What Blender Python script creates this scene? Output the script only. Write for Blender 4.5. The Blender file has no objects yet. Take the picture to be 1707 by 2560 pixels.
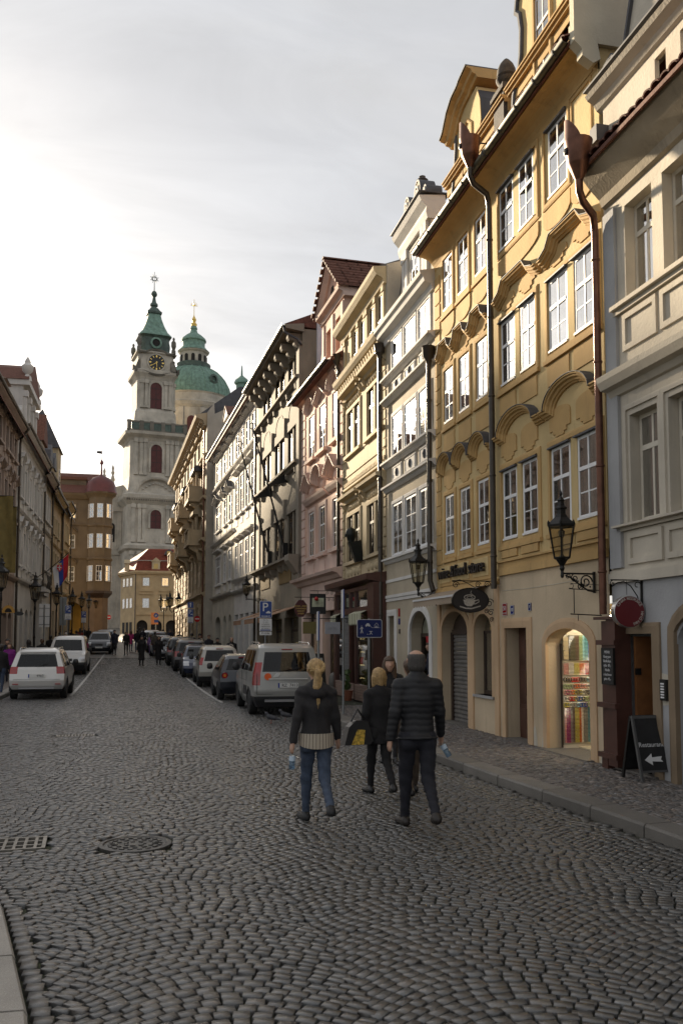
import bpy, bmesh, math, random
import numpy as np
from mathutils import Vector, Matrix
R = math.radians
random.seed(7); RNG = np.random.default_rng(7)
S = bpy.context.scene
COL = S.collection
# ---------------------------------------------------------------- camera, sky, sun, exposure
cam = bpy.data.cameras.new('camera'); cam_o = bpy.data.objects.new('camera', cam); COL.objects.link(cam_o)
cam_o.location = (0, 0, 1.93); cam_o.rotation_euler = (R(94.2), 0, R(-12.734))
cam.sensor_width = 36; cam.sensor_height = 36; cam.lens = 30.94; cam.shift_y = .0619
cam.clip_start = .05; cam.clip_end = 3000
S.camera = cam_o
SUN_AZ, SUN_EL = R(-17.56), R(14.9)            # azimuth from +Y (negative = left), elevation
W = bpy.data.worlds.new('World'); S.world = W; W.use_nodes = True
def build_world():
    nt = W.node_tree; N = nt.nodes; L = nt.links
    for n in list(N): N.remove(n)
    out = N.new('ShaderNodeOutputWorld'); bg = N.new('ShaderNodeBackground')
    sky = N.new('ShaderNodeTexSky'); sky.sky_type = 'NISHITA'; sky.sun_disc = False
    sky.sun_elevation = SUN_EL; sky.sun_rotation = SUN_AZ; sky.altitude = 250
    sky.air_density = 1.0; sky.dust_density = 2.2; sky.ozone_density = 1.0
    tc = N.new('ShaderNodeTexCoord'); sep = N.new('ShaderNodeSeparateXYZ'); L.new(tc.outputs['Generated'], sep.inputs[0])
    def math_(op, a, b):
        m = N.new('ShaderNodeMath'); m.operation = op
        for i, q in enumerate((a, b)):
            if q is None: continue
            if hasattr(q, 'links'): L.new(q, m.inputs[i])
            else: m.inputs[i].default_value = q
        return m.outputs[0]
    den = math_('ADD', math_('MAXIMUM', sep.outputs[2], 0.0), .22)
    cx = math_('DIVIDE', sep.outputs[0], den); cy = math_('DIVIDE', sep.outputs[1], den)
    com = N.new('ShaderNodeCombineXYZ'); L.new(cx, com.inputs[0]); L.new(cy, com.inputs[1])
    mp = N.new('ShaderNodeMapping'); mp.inputs['Rotation'].default_value = (0, 0, R(35)); mp.inputs['Scale'].default_value = (.9, 2.3, 1)
    L.new(com.outputs[0], mp.inputs[0])
    nz = N.new('ShaderNodeTexNoise'); nz.inputs['Scale'].default_value = 1.5; nz.inputs['Detail'].default_value = 9; nz.inputs['Roughness'].default_value = .55
    nz.inputs['Distortion'].default_value = .35
    L.new(mp.outputs[0], nz.inputs['Vector'])
    rmp = N.new('ShaderNodeMapRange'); rmp.inputs[1].default_value = .3; rmp.inputs[2].default_value = .72; rmp.inputs[3].default_value = .80; rmp.inputs[4].default_value = 1.0
    L.new(nz.outputs[0], rmp.inputs[0])
    bw = N.new('ShaderNodeRGBToBW'); L.new(sky.outputs[0], bw.inputs[0])
    # thin high cloud: scatters the sky's own brightness, whitened
    n2 = N.new('ShaderNodeTexNoise'); n2.inputs['Scale'].default_value = 2.6; n2.inputs['Detail'].default_value = 7; n2.inputs['Roughness'].default_value = .6; n2.inputs['Distortion'].default_value = .6; L.new(mp.outputs[0], n2.inputs['Vector'])
    r2 = N.new('ShaderNodeMapRange'); r2.inputs[1].default_value = .32; r2.inputs[2].default_value = .68; r2.inputs[3].default_value = .90; r2.inputs[4].default_value = 1.06; L.new(n2.outputs[0], r2.inputs[0])
    lum = math_('MULTIPLY', math_('ADD', math_('ADD', math_('MULTIPLY', bw.outputs[0], .065), 2.95), math_('MULTIPLY', math_('POWER', bw.outputs[0], 2.), .0035)), r2.outputs[0])
    cl = N.new('ShaderNodeCombineColor'); 
    L.new(math_('MULTIPLY', lum, .985), cl.inputs[0]); L.new(math_('MULTIPLY', lum, .985), cl.inputs[1]); L.new(math_('MULTIPLY', lum, .995), cl.inputs[2])
    mx = N.new('ShaderNodeMix'); mx.data_type = 'RGBA'; L.new(rmp.outputs[0], mx.inputs[0]); L.new(sky.outputs[0], mx.inputs[6]); L.new(cl.outputs[0], mx.inputs[7])
    bg.inputs[1].default_value = .062
    L.new(mx.outputs[2], bg.inputs[0]); L.new(bg.outputs[0], out.inputs[0])
build_world()
sl = bpy.data.lights.new('sun', 'SUN'); sun_o = bpy.data.objects.new('sun', sl); COL.objects.link(sun_o)
sl.energy = 4.2; sl.angle = R(2.2); sl.color = (1.0, .83, .60)
sd = Vector((math.sin(SUN_AZ)*math.cos(SUN_EL), math.cos(SUN_AZ)*math.cos(SUN_EL), math.sin(SUN_EL)))
sun_o.rotation_euler = sd.to_track_quat('Z', 'Y').to_euler(); sun_o.location = (-40, 60, 80)
S.view_settings.view_transform = 'Standard'; S.view_settings.look = 'None'; S.view_settings.gamma = 1; S.view_settings.use_curve_mapping = False
S.view_settings.exposure = 1.85
S.render.engine = 'CYCLES'
S.cycles.max_bounces = 8; S.cycles.diffuse_bounces = 5; S.cycles.glossy_bounces = 3; S.cycles.transparent_max_bounces = 10; S.cycles.transmission_bounces = 3
S.cycles.caustics_reflective = False; S.cycles.caustics_refractive = False; S.cycles.use_denoising = True
S.cycles.sample_clamp_indirect = 6

# ---------------------------------------------------------------- helpers
def gz(y):                                    # the street starts to climb beyond 36 m
    t = (y-30)
    if t <= 0: return 0.
    return .0285*t*t/(t+9)
def lin(h):
    h = h.lstrip('#'); r = [int(h[i:i+2], 16)/255 for i in (0, 2, 4)]
    return tuple(c/12.92 if c < .04045 else ((c+.055)/1.055)**2.4 for c in r)
class MB:
    def __init__(s): s.v = []; s.f = []
    def face(s, pts):
        b = len(s.v); s.v += [tuple(p) for p in pts]; s.f.append(tuple(range(b, b+len(pts)))); return s
    def box(s, x0, x1, y0, y1, z0, z1):
        b = len(s.v)
        s.v += [(x0,y0,z0),(x1,y0,z0),(x1,y1,z0),(x0,y1,z0),(x0,y0,z1),(x1,y0,z1),(x1,y1,z1),(x0,y1,z1)]
        s.f += [tuple(b+i for i in q) for q in ((0,3,2,1),(4,5,6,7),(0,1,5,4),(1,2,6,5),(2,3,7,6),(3,0,4,7))]
        return s
    def prism(s, poly, a, b, ax='x'):
        n = len(poly); k = len(s.v)
        for t in (a, b):
            for p, q in poly:
                s.v.append((t,p,q) if ax == 'x' else (p,t,q) if ax == 'y' else (p,q,t))
        s.f.append(tuple(range(k, k+n))); s.f.append(tuple(range(k+2*n-1, k+n-1, -1)))
        for i in range(n):
            j = (i+1) % n; s.f.append((k+i, k+j, k+n+j, k+n+i))
        return s
    def lathe(s, prof, n=16, cx=0, cy=0, z=0, sx=1, sy=1, a0=0):
        k = len(s.v); m = len(prof)
        for r, h in prof:
            for i in range(n):
                a = a0+2*math.pi*i/n; s.v.append((cx+sx*r*math.cos(a), cy+sy*r*math.sin(a), z+h))
        for j in range(m-1):
            for i in range(n):
                i2 = (i+1) % n
                s.f.append((k+j*n+i, k+j*n+i2, k+(j+1)*n+i2, k+(j+1)*n+i))
        s.f.append(tuple(range(k+n-1, k-1, -1))); s.f.append(tuple(range(k+(m-1)*n, k+m*n)))
        return s
    def tube(s, pts, r, n=6, cap=True):
        pts = [Vector(p) for p in pts]; m = len(pts); k = len(s.v)
        rs = r if isinstance(r, (list, tuple)) else [r]*m
        t0 = (pts[1]-pts[0]).normalized(); u = t0.orthogonal().normalized()
        for i, p in enumerate(pts):
            t = (pts[min(i+1, m-1)]-pts[max(i-1, 0)]).normalized()
            u = (u-t*u.dot(t)); u = u.normalized() if u.length > 1e-6 else t.orthogonal().normalized(); w = t.cross(u)
            for a in range(n):
                an = 2*math.pi*a/n; q = p+(u*math.cos(an)+w*math.sin(an))*rs[i]; s.v.append(tuple(q))
        for i in range(m-1):
            for a in range(n):
                b = (a+1) % n; s.f.append((k+i*n+a, k+i*n+b, k+(i+1)*n+b, k+(i+1)*n+a))
        if cap: s.f.append(tuple(range(k+n-1, k-1, -1))); s.f.append(tuple(range(k+(m-1)*n, k+m*n)))
        return s
    def sweep(s, path, prof, closed=False):
        # path: (x,z) in the facade plane; prof: closed polygon of (offset along the path normal, y out)
        m = len(path); n = len(prof); k = len(s.v); P = [Vector((a, b)) for a, b in path]
        for i, p in enumerate(P):
            d1 = (P[i]-P[i-1]) if (i > 0 or closed) else (P[1]-P[0])
            d2 = (P[(i+1) % m]-P[i]) if (i < m-1 or closed) else (P[-1]-P[-2])
            d1 = d1.normalized(); d2 = d2.normalized(); n1 = Vector((-d1.y, d1.x)); n2 = Vector((-d2.y, d2.x))
            nn = (n1+n2); nn = nn.normalized() if nn.length > 1e-5 else n1
            nn = nn/max(.35, nn.dot(n1))
            for o, y in prof: s.v.append((p.x+nn.x*o, y, p.y+nn.y*o))
        for i in range(m if closed else m-1):
            i2 = (i+1) % m
            for a in range(n):
                b = (a+1) % n; s.f.append((k+i*n+a, k+i*n+b, k+i2*n+b, k+i2*n+a))
        if not closed: s.f.append(tuple(range(k, k+n))); s.f.append(tuple(range(k+m*n-1, k+(m-1)*n-1, -1)))
        return s
    def grid(s, P, cu=False):
        P = np.asarray(P); n, m = P.shape[:2]; k = len(s.v); s.v += [tuple(map(float, q)) for q in P.reshape(-1, 3)]
        for i in range(n-1):
            for j in range(m if cu else m-1):
                j2 = (j+1) % m; s.f.append((k+i*m+j, k+i*m+j2, k+(i+1)*m+j2, k+(i+1)*m+j))
        return s
    def add(s, o, M=None):
        k = len(s.v)
        s.v += [tuple(M @ Vector(q)) for q in o.v] if M is not None else list(o.v)
        s.f += [tuple(k+i for i in q) for q in o.f]; return s
def mesh(mb, name='mesh', smooth=False, fix=True, ang=None):
    me = bpy.data.meshes.new(name); me.from_pydata(mb.v, [], mb.f)
    if fix and len(mb.f) > 1:
        bm = bmesh.new(); bm.from_mesh(me); bmesh.ops.recalc_face_normals(bm, faces=bm.faces); bm.to_mesh(me); bm.free()
    if smooth:
        me.polygons.foreach_set('use_smooth', [True]*len(me.polygons))
        if ang: me.set_sharp_from_angle(angle=R(ang))
    return me
def put(name, me, mat=None, par=None, loc=(0,0,0), rot=(0,0,0), sc=None, smooth=False, ang=None, fix=True):
    if isinstance(me, MB): me = mesh(me, name, smooth, fix, ang)
    o = bpy.data.objects.new(name, me); COL.objects.link(o)
    o.location = loc; o.rotation_euler = rot
    if sc is not None: o.scale = (sc, sc, sc) if isinstance(sc, (int, float)) else sc
    if par: o.parent = par
    if mat:
        if not me.materials: me.materials.append(mat)
        elif me.materials[0] != mat:
            o.material_slots[0].link = 'OBJECT'; o.material_slots[0].material = mat
    return o
def tag(o, label=None, cat=None, group=None, kind=None):
    if label: o['label'] = label
    if cat: o['category'] = cat
    if group: o['group'] = group
    if kind: o['kind'] = kind
    return o
def root(name, loc, rz=0, label=None, cat=None, group=None, kind=None):
    o = bpy.data.objects.new(name, None); COL.objects.link(o); o.location = loc; o.rotation_euler = (0, 0, rz); o.empty_display_size = .2
    return tag(o, label, cat, group, kind)
def copy_tree(o, par=None):
    c = o.copy(); COL.objects.link(c); c.parent = par
    for ch in o.children: copy_tree(ch, c)
    return c
TSC = bpy.data.scenes.new('lettering_bench')
def text_mesh(txt, size=1., ext=.005, align='CENTER'):
    cu = bpy.data.curves.new('t', 'FONT'); cu.body = txt; cu.size = size; cu.extrude = ext; cu.align_x = align; cu.align_y = 'CENTER'; cu.resolution_u = 3
    o = bpy.data.objects.new('t', cu); TSC.collection.objects.link(o)
    vl = TSC.view_layers[0]; vl.update(); dg = vl.depsgraph; me = bpy.data.meshes.new_from_object(o.evaluated_get(dg))
    bpy.data.objects.remove(o); bpy.data.curves.remove(cu); me.materials.clear(); me.name = 'lettering'; return me
def xform(me, M): me.transform(M); return me
# ---------------------------------------------------------------- materials
MATS = {}
def pm(name, col, rough=.7, metal=0., var=.12, scale=1.2, bump=0., bs=40., spec=.5, streak=0., speck=0., attr=None, emit=0., coat=0., alt=None):
    if name in MATS: return MATS[name]
    if isinstance(col, str): col = lin(col)
    m = bpy.data.materials.new(name); m.use_nodes = True; nt = m.node_tree; N = nt.nodes; L = nt.links
    b = N['Principled BSDF']; b.inputs['Roughness'].default_value = rough; b.inputs['Metallic'].default_value = metal
    b.inputs['Specular IOR Level'].default_value = spec
    if coat: b.inputs['Coat Weight'].default_value = coat; b.inputs['Coat Roughness'].default_value = .08 if rough < .35 or coat > .65 else .33
    b.inputs['Base Color'].default_value = (*col, 1)
    geo = N.new('ShaderNodeNewGeometry')
    cur = None
    def noise(sc, det=4., vec=None, rg=.55):
        n = N.new('ShaderNodeTexNoise'); n.inputs['Scale'].default_value = sc; n.inputs['Detail'].default_value = det; n.inputs['Roughness'].default_value = rg
        L.new(vec or geo.outputs['Position'], n.inputs['Vector']); return n.outputs[0]
    def mixc(fac, A, B):
        x = N.new('ShaderNodeMix'); x.data_type = 'RGBA'
        L.new(fac, x.inputs[0])
        for i, q in ((6, A), (7, B)):
            if hasattr(q, 'links'): L.new(q, x.inputs[i])
            else: x.inputs[i].default_value = (*q, 1)
        return x.outputs[2]
    def ramp(s_, a, b2, c=0., d=1.):
        r = N.new('ShaderNodeMapRange'); L.new(s_, r.inputs[0])
        for i, q in enumerate((a, b2, c, d)): r.inputs[i+1].default_value = q
        return r.outputs[0]
    if var:
        lo = tuple(c*(1-var) for c in col); hi = tuple(min(1, c*(1+var)) for c in (alt and (lin(alt) if isinstance(alt, str) else alt) or col))
        cur = mixc(ramp(noise(scale, 6), .3, .7), lo, hi)
    if attr:
        a = N.new('ShaderNodeAttribute'); a.attribute_name = attr
        x = N.new('ShaderNodeMix'); x.data_type = 'RGBA'; x.blend_type = 'MULTIPLY'; x.inputs[0].default_value = 1
        L.new(cur, x.inputs[6]); L.new(a.outputs['Color'], x.inputs[7]); cur = x.outputs[2]
    if streak:
        mp = N.new('ShaderNodeMapping'); mp.inputs['Scale'].default_value = (1, 1, .12); L.new(geo.outputs['Position'], mp.inputs[0])
        f = ramp(noise(3.2, 5, mp.outputs[0], .65), .56, .78, 0, streak)
        cur = mixc(f, cur or col, tuple(c*.55 for c in col))
        f2 = ramp(noise(.9, 7, None, .7), .6, .7, 0, streak*.7)
        cur = mixc(f2, cur, tuple(min(1, c*1.25+.02) for c in col))
    if speck:
        f = ramp(noise(260, 2), .42, .62, 0, speck)
        cur = mixc(f, cur or col, tuple(c*.45 for c in col))
        f = ramp(noise(190, 2), .6, .7, 0, speck)
        cur = mixc(f, cur, tuple(min(1, c*1.9+.03) for c in col))
    if cur is not None: L.new(cur, b.inputs['Base Color'])
    if bump:
        bp = N.new('ShaderNodeBump'); bp.inputs['Strength'].default_value = bump; bp.inputs['Distance'].default_value = .02
        L.new(noise(bs, 5), bp.inputs['Height']); L.new(bp.outputs[0], b.inputs['Normal'])
    if emit:
        b.inputs['Emission Strength'].default_value = emit
        if cur is not None: L.new(cur, b.inputs['Emission Color'])
        else: b.inputs['Emission Color'].default_value = (*col, 1)
    MATS[name] = m; return m
def glass_mat(name, ior=1.9, tint=(.75, .8, .82), rough=.015, wave=.0):
    m = bpy.data.materials.new(name); m.use_nodes = True; nt = m.node_tree; N = nt.nodes; L = nt.links
    for n in list(N): N.remove(n)
    out = N.new('ShaderNodeOutputMaterial'); mx = N.new('ShaderNodeMixShader'); g0 = N.new('ShaderNodeNewGeometry'); f0 = ((ior-1)/(ior+1))**2
    vm = N.new('ShaderNodeVectorMath'); vm.operation = 'DOT_PRODUCT'; L.new(g0.outputs['Normal'], vm.inputs[0]); L.new(g0.outputs['Incoming'], vm.inputs[1])
    def mt(op, a, b):
        m_ = N.new('ShaderNodeMath'); m_.operation = op
        for i, q in enumerate((a, b)):
            if hasattr(q, 'links'): L.new(q, m_.inputs[i])
            else: m_.inputs[i].default_value = q
        return m_.outputs[0]
    fr = mt('ADD', mt('MULTIPLY', mt('POWER', mt('SUBTRACT', 1., mt('ABSOLUTE', vm.outputs['Value'], 0.)), 5.), 1-f0), f0)      # Schlick, same from both sides
    tr = N.new('ShaderNodeBsdfTransparent'); tr.inputs[0].default_value = (*tint, 1); gl = N.new('ShaderNodeBsdfGlossy'); gl.inputs['Roughness'].default_value = rough
    if wave:
        geo = N.new('ShaderNodeNewGeometry'); n = N.new('ShaderNodeTexNoise'); n.inputs['Scale'].default_value = 1.7; n.inputs['Detail'].default_value = 2
        L.new(geo.outputs['Position'], n.inputs['Vector']); bp = N.new('ShaderNodeBump'); bp.inputs['Strength'].default_value = wave; bp.inputs['Distance'].default_value = .05
        L.new(n.outputs[0], bp.inputs['Height']); L.new(bp.outputs[0], gl.inputs['Normal'])
    L.new(fr, mx.inputs[0]); L.new(tr.outputs[0], mx.inputs[1]); L.new(gl.outputs[0], mx.inputs[2]); L.new(mx.outputs[0], out.inputs[0])
    MATS[name] = m; return m
GLASS = glass_mat('window glass', 5.6, (.95, .96, .96), wave=.012); DGLASS = glass_mat('dark window glass', 1.4, (.5, .5, .5))
CLEAR = glass_mat('clear glass', 1.45, (.93, .95, .95))
def plas(name, col, **k):
    d = dict(rough=.88, var=.15, scale=.9, bump=.3, bs=28, streak=.5, spec=.25); d.update(k); return pm(name, col, **d)
YEL = plas('yellow ochre plaster', (.56, .42, .21), streak=.75); YOR = plas('orange ochre plaster', (.51, .335, .145), streak=.75)
BEI = plas('beige ground floor plaster', (.53, .425, .295), streak=.7); TAN = plas('tan painted stone surround', (.54, .375, .23))
GRY = plas('grey lime plaster', (.52, .47, .39), streak=.55); GRB = plas('bluish grey plaster', (.37, .37, .375), streak=.5)
TAU = plas('taupe plaster', (.43, .37, .28)); OWT = plas('off white moulding', (.62, .60, .57), streak=.25)
CRM = plas('cream stone plaster', (.47, .385, .25), streak=.4); PNK = plas('pink plaster', (.55, .36, .28)); PNL = plas('pale pink plaster', (.60, .45, .385))
DGR = plas('dark brown grey render', (.23, .20, .155), streak=.4); DGS = plas('dark grey stone trim', (.235, .205, .165))
WHT = plas('white plaster', (.52, .49, .44)); CWH = plas('cream white plaster', (.50, .465, .39)); SND = plas('sandstone plaster', (.42, .33, .215))
WSIDE = plas('pale party wall plaster', (.55, .54, .57)); BSIDE = plas('beige party wall plaster', (.40, .36, .30), streak=.25)
BRN = plas('brown sandstone render', (.15, .118, .083), streak=.45); CHS = plas('church limestone', (.45, .41, .345), streak=.9, scale=.35, var=.3)
SIDW = pm('white painted wood', (.74, .74, .74), .5, var=.05, scale=9); CRW = pm('cream painted wood', (.60, .55, .46), .55, var=.06, scale=9)
DWD = pm('dark stained wood', (.045, .028, .02), .45, var=.3, scale=6); MWD = pm('mahogany painted wood', (.075, .030, .021), .4, var=.2, scale=4)
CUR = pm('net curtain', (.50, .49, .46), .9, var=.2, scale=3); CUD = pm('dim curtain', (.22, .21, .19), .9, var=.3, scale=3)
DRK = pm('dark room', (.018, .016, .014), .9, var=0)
COP = pm('brown copper', (.13, .062, .042), .4, metal=.8, var=.25, scale=7); DPI = pm('dark weathered pipe', (.055, .045, .035), .42, metal=.3, var=.25, scale=5)
ZNC = pm('dark zinc sheet', (.075, .075, .082), .65, metal=.15, var=.25, scale=3); GUT = pm('olive patina gutter', (.11, .10, .07), .5, metal=.4, var=.25, scale=4)
TIL = pm('red clay tile', (.135, .062, .044), .8, var=.35, scale=9, bump=.3, bs=30, spec=.25); TLD = pm('dark clay tile', (.13, .055, .04), .8, var=.35, scale=9, spec=.25)
IRN = pm('black wrought iron', (.014, .013, .012), .45, metal=.4, var=.2, scale=20)
GRN = pm('granite kerb', (.15, .138, .122), .62, var=.15, scale=2, speck=.6, bump=.3, bs=120)
# ---------------------------------------------------------------- facade toolkit (local x along the wall, y out to the street, z up)
def arc(hw, rise, n=14, cx=0., z=0.):
    return [(cx+hw*math.cos(math.pi*(1-i/n)), z+rise*math.sin(math.pi*(1-i/n))) for i in range(n+1)]
def wall_mb(s0, s1, z0, z1, ops=(), rev=.22, o=0., depth=8., back=True):
    """ops: (a, b, z_bottom, z_top, arch_rise[, reveal])"""
    m = MB(); xs = sorted({s0, s1, *[q for p in ops for q in p[:2]]}); zs = sorted({z0, z1, *[q for p in ops for q in p[2:4]]})
    for i in range(len(xs)-1):
        for j in range(len(zs)-1):
            cx, cz = (xs[i]+xs[i+1])/2, (zs[j]+zs[j+1])/2
            if any(p[0] < cx < p[1] and p[2] < cz < p[3] for p in ops): continue
            m.face([(xs[i],o,zs[j]),(xs[i+1],o,zs[j]),(xs[i+1],o,zs[j+1]),(xs[i],o,zs[j+1])])
    for p in ops:
        a, b, c, d = p[:4]; rise = p[4] if len(p) > 4 else 0; rv = p[5] if len(p) > 5 else rev; i = o-rv
        zt = d-rise
        m.face([(a,o,c),(a,i,c),(a,i,zt),(a,o,zt)]); m.face([(b,o,c),(b,o,zt),(b,i,zt),(b,i,c)]); m.face([(a,o,c),(b,o,c),(b,i,c),(a,i,c)])
        if rise:
            A = arc((b-a)/2, rise, 14, (a+b)/2, zt)
            for k in range(14):
                (x1, h1), (x2, h2) = A[k], A[k+1]
                m.face([(x1,o,h1),(x1,i,h1),(x2,i,h2),(x2,o,h2)]); m.face([(x1,o,h1),(x2,o,h2),(x2,o,d),(x1,o,d)])
        else: m.face([(a,o,d),(a,i,d),(b,i,d),(b,o,d)])
    if back:
        y = o-depth
        m.face([(s0,o,z0),(s0,o,z1),(s0,y,z1),(s0,y,z0)]); m.face([(s1,o,z0),(s1,y,z0),(s1,y,z1),(s1,o,z1)]); m.face([(s0,y,z0),(s0,y,z1),(s1,y,z1),(s1,y,z0)])
        m.face([(s0,o,z1),(s1,o,z1),(s1,y,z1),(s0,y,z1)])
    return m
class H:
    def __init__(s, name, label, x, y, rz, z=0., cat='house', group=None):
        s.r = root(name, (x, y, z), rz, label, cat, group)
    def part(s, name, mb, mat, loc=(0,0,0), par=None, **k): return put(name, mb, mat, par or s.r, loc, **k)
    def wall(s, a, b, z0, z1, ops, mat, name='wall', **k): return put(name, wall_mb(a, b, z0, z1, ops, **k), mat, s.r, fix=False)
    def cornice(s, a, b, prof, mat, name='cornice', par=None):   # prof: polygon of (y out, z), extruded along the wall
        return put(name, MB().prism(prof, a, b, 'x'), mat, par or s.r)
    def step(s, a, b, z, layers, mat, name='cornice', o=0.):      # stacked fillets: (height, projection)
        m = MB(); h = z
        for i, (dh, pr) in enumerate(layers): m.box(a-pr*.0+.002*i, b-.002*i, o-.05, o+pr, h, h+dh); h += dh
        return put(name, m, mat, s.r)
    def band(s, path, w, d, mat, name='moulding', o=0., closed=False, par=None):   # moulding that follows a path on the wall
        return put(name, MB().sweep(path, [(-w/2, o-.02), (w/2, o-.02), (w/2, o+d*.6), (w*.15, o+d), (-w/2, o+d)], closed), mat, par or s.r)
    def panel(s, poly, d, mat, name='panel', o=0., par=None): return put(name, MB().prism(poly, o-.03, o+d, 'y'), mat, par or s.r)
WINC = {}
def win_mesh(w, h, cols, t, rl, ru, fw, bar):
    key = (round(w, 3), round(h, 3), cols, t, rl, ru, fw, bar)
    if key in WINC: return WINC[key]
    m = MB(); hw = w/2; P = []
    m.box(-hw, -hw+fw, -.07, 0, 0, h).box(hw-fw, hw, -.07, 0, 0, h).box(-hw+fw, hw-fw, -.07, -.001, 0, fw).box(-hw+fw, hw-fw, -.07, -.001, h-fw, h)
    m.box(-hw-.0, hw+.0, 0, .03, -.02, .018)
    secs = [(fw, h-fw, rl)]
    if t:
        zt = h*t; m.box(-hw+fw, hw-fw, -.06, .010, zt-fw*.6, zt+fw*.6); secs = [(fw, zt-fw*.6, rl), (zt+fw*.6, h-fw, ru)]
    xi = [-hw+fw+(2*hw-2*fw)*i/cols for i in range(cols+1)]
    for a, b, rows in secs:
        for i in range(1, cols):
            bw = fw*.75 if (cols == 2 or i == cols//2) else bar
            m.box(xi[i]-bw/2, xi[i]+bw/2, -.055, .003, a, b)
        for j in range(1, rows):
            z = a+(b-a)*j/rows
            for i in range(cols): m.box(xi[i]+bar, xi[i+1]-bar, -.045, .0, z-bar/2, z+bar/2)
        for j in range(rows):
            for i in range(cols): P.append(((xi[i]+xi[i+1])/2, (a+(b-a)*(j+.5)/rows), xi[i+1]-xi[i], (b-a)/rows))
    me = mesh(m, 'window', fix=True)
    pm_ = {}
    for p in P:
        k = (round(p[2], 4), round(p[3], 4))
        if k not in pm_: pm_[k] = mesh(MB().box(-p[2]/2, p[2]/2, -.004, 0, -p[3]/2, p[3]/2), 'pane')
    n = 13; X = np.linspace(-hw+.01, hw-.01, n*3); cu = MB().grid([[(x, -.02*math.cos(x*46), z) for x in X] for z in (.01, h-.01)])
    cme = mesh(cu, 'curtain', smooth=True, fix=False)
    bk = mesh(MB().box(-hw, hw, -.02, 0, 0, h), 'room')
    WINC[key] = (me, [(p[0], p[1], pm_[(round(p[2], 4), round(p[3], 4))]) for p in P], cme, bk); return WINC[key]
def window(h, s, z, w, ht, mat=None, cols=2, t=.63, rl=2, ru=1, rec=.10, cur=None, fw=.05, bar=.022, o=0., glass=None, name='window'):
    me, panes, cme, bk = win_mesh(w, ht, cols, t, rl, ru, fw, bar)
    f = put(name, me, mat or SIDW, h.r, (s, o-rec, z))
    for x, zz, pme in panes: put('pane', pme, glass or GLASS, f, (x, -.006, zz))
    if cur is not DRK: put('curtain', cme, cur or CUR, f, (0, -.12, 0))
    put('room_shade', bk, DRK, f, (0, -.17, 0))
    return f
def ring(a, b, c, d): return [(a, c), (a, d), (b, d), (b, c)]
def drainpipe(h, s, z0, z1, o=.12, r=.055, mat=None, hop=True, out=.0, top=None, foot=None):
    mat = mat or DPI
    pts = [(s, o, z0), (s, o, z1)]
    if foot: pts = foot+pts
    if top: pts += top
    p = put('drainpipe', MB().tube(pts, r, 10), mat, h.r, smooth=True, ang=50)
    m = MB()
    z = z0+.4
    while z < z1: m.lathe([(r+.006, 0), (r+.012, .02), (r+.012, .05), (r+.006, .07)], 10, s, o, z); z += 1.9
    put('pipe_joint', m, mat, p, smooth=True, ang=50)
    if hop:
        e = pts[-1]
        put('hopper', MB().lathe([(r*1.0, 0), (r*1.3, .1), (r*2.3, .16), (r*2.6, .40), (r*2.9, .42)], 10, e[0], e[1], e[2]), mat, p, smooth=True, ang=40)
    return p
def gable_roof(h, a, b, z, depth=8., rise=3., over=.35, mat=None, name='roof', o=0., hip=0.):
    m = MB(); th = .08
    e0, e1, rg = o+over, o-depth, o-depth/2
    for zz in (0, -th):
        pass
    P = [(e0, z-over*rise/(depth/2)), (rg, z+rise), (e1, z), (e1, z-th), (rg, z+rise-th*1.5), (e0, z-over*rise/(depth/2)-th)]
    m.prism(P, a, b, 'x'); return put(name, m, mat or TLD, h.r)
def eave_tiles(h, a, b, z, o0, o1, dz, mat, w=.19, par=None):       # one course of barrel tiles at the eave, each tile its own part
    n = int((b-a)/w); w = (b-a)/n; key = ('tile', round(w, 3), o0, o1, dz)
    if key not in WINC:
        P = []
        for t in (0, 1):
            y = o1+(o0-o1)*t; zz = dz*t
            P.append([(-w*.5*math.cos(q), y, zz+.055*math.sin(q)) for q in np.linspace(0, math.pi, 7)]+[(w*.42*math.cos(q), y, zz+.035*math.sin(q)) for q in np.linspace(0, math.pi, 7)])
        m = MB().grid(P, cu=True); m.f += [tuple(range(13, -1, -1)), tuple(range(14, 28))]
        WINC[key] = mesh(m, 'tile', True, ang=50)
    for i in range(n): put('tile', WINC[key], mat, par or h.r, (a+w*(i+.5), random.uniform(-.015, .015), z+random.uniform(-.008, .008)), (0, 0, random.uniform(-.03, .03)))
# ================================================================ houses on the right-hand side of the street
XA = 6.62
PROF_COVE = lambda z, d, h: [(-.03, z)]+[(d*(1-math.cos(q)), z+h*math.sin(q)) for q in np.linspace(0, math.pi/2, 8)]+[(d, z+h+.06), (-.03, z+h+.06)]
def hood_path(a, b, z, rise, sh=.22, kind='arc'):
    p = [(a, z), (a+sh, z)]
    if kind == 'arc': p += [(x, zz) for x, zz in arc((b-a)/2-sh, rise, 12, (a+b)/2, z)][1:-1]
    elif kind == 'tri': p += [((a+b)/2, z+rise)]
    else: p += [(a+sh+(b-a)*.14, z+rise*.35), (a+sh+(b-a)*.22, z+rise), (b-sh-(b-a)*.22, z+rise), (b-sh-(b-a)*.14, z+rise*.35)]
    return p+[(b-sh, z), (b, z)]
HOODP = lambda d: [(-.09, -.02), (-.09, d*.2), (-.065, d*.3), (-.06, d*.45), (-.03, d*.55), (-.015, d*.8), (.015, d*.84), (.02, d), (.045, d), (.045, -.02)]
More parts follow.
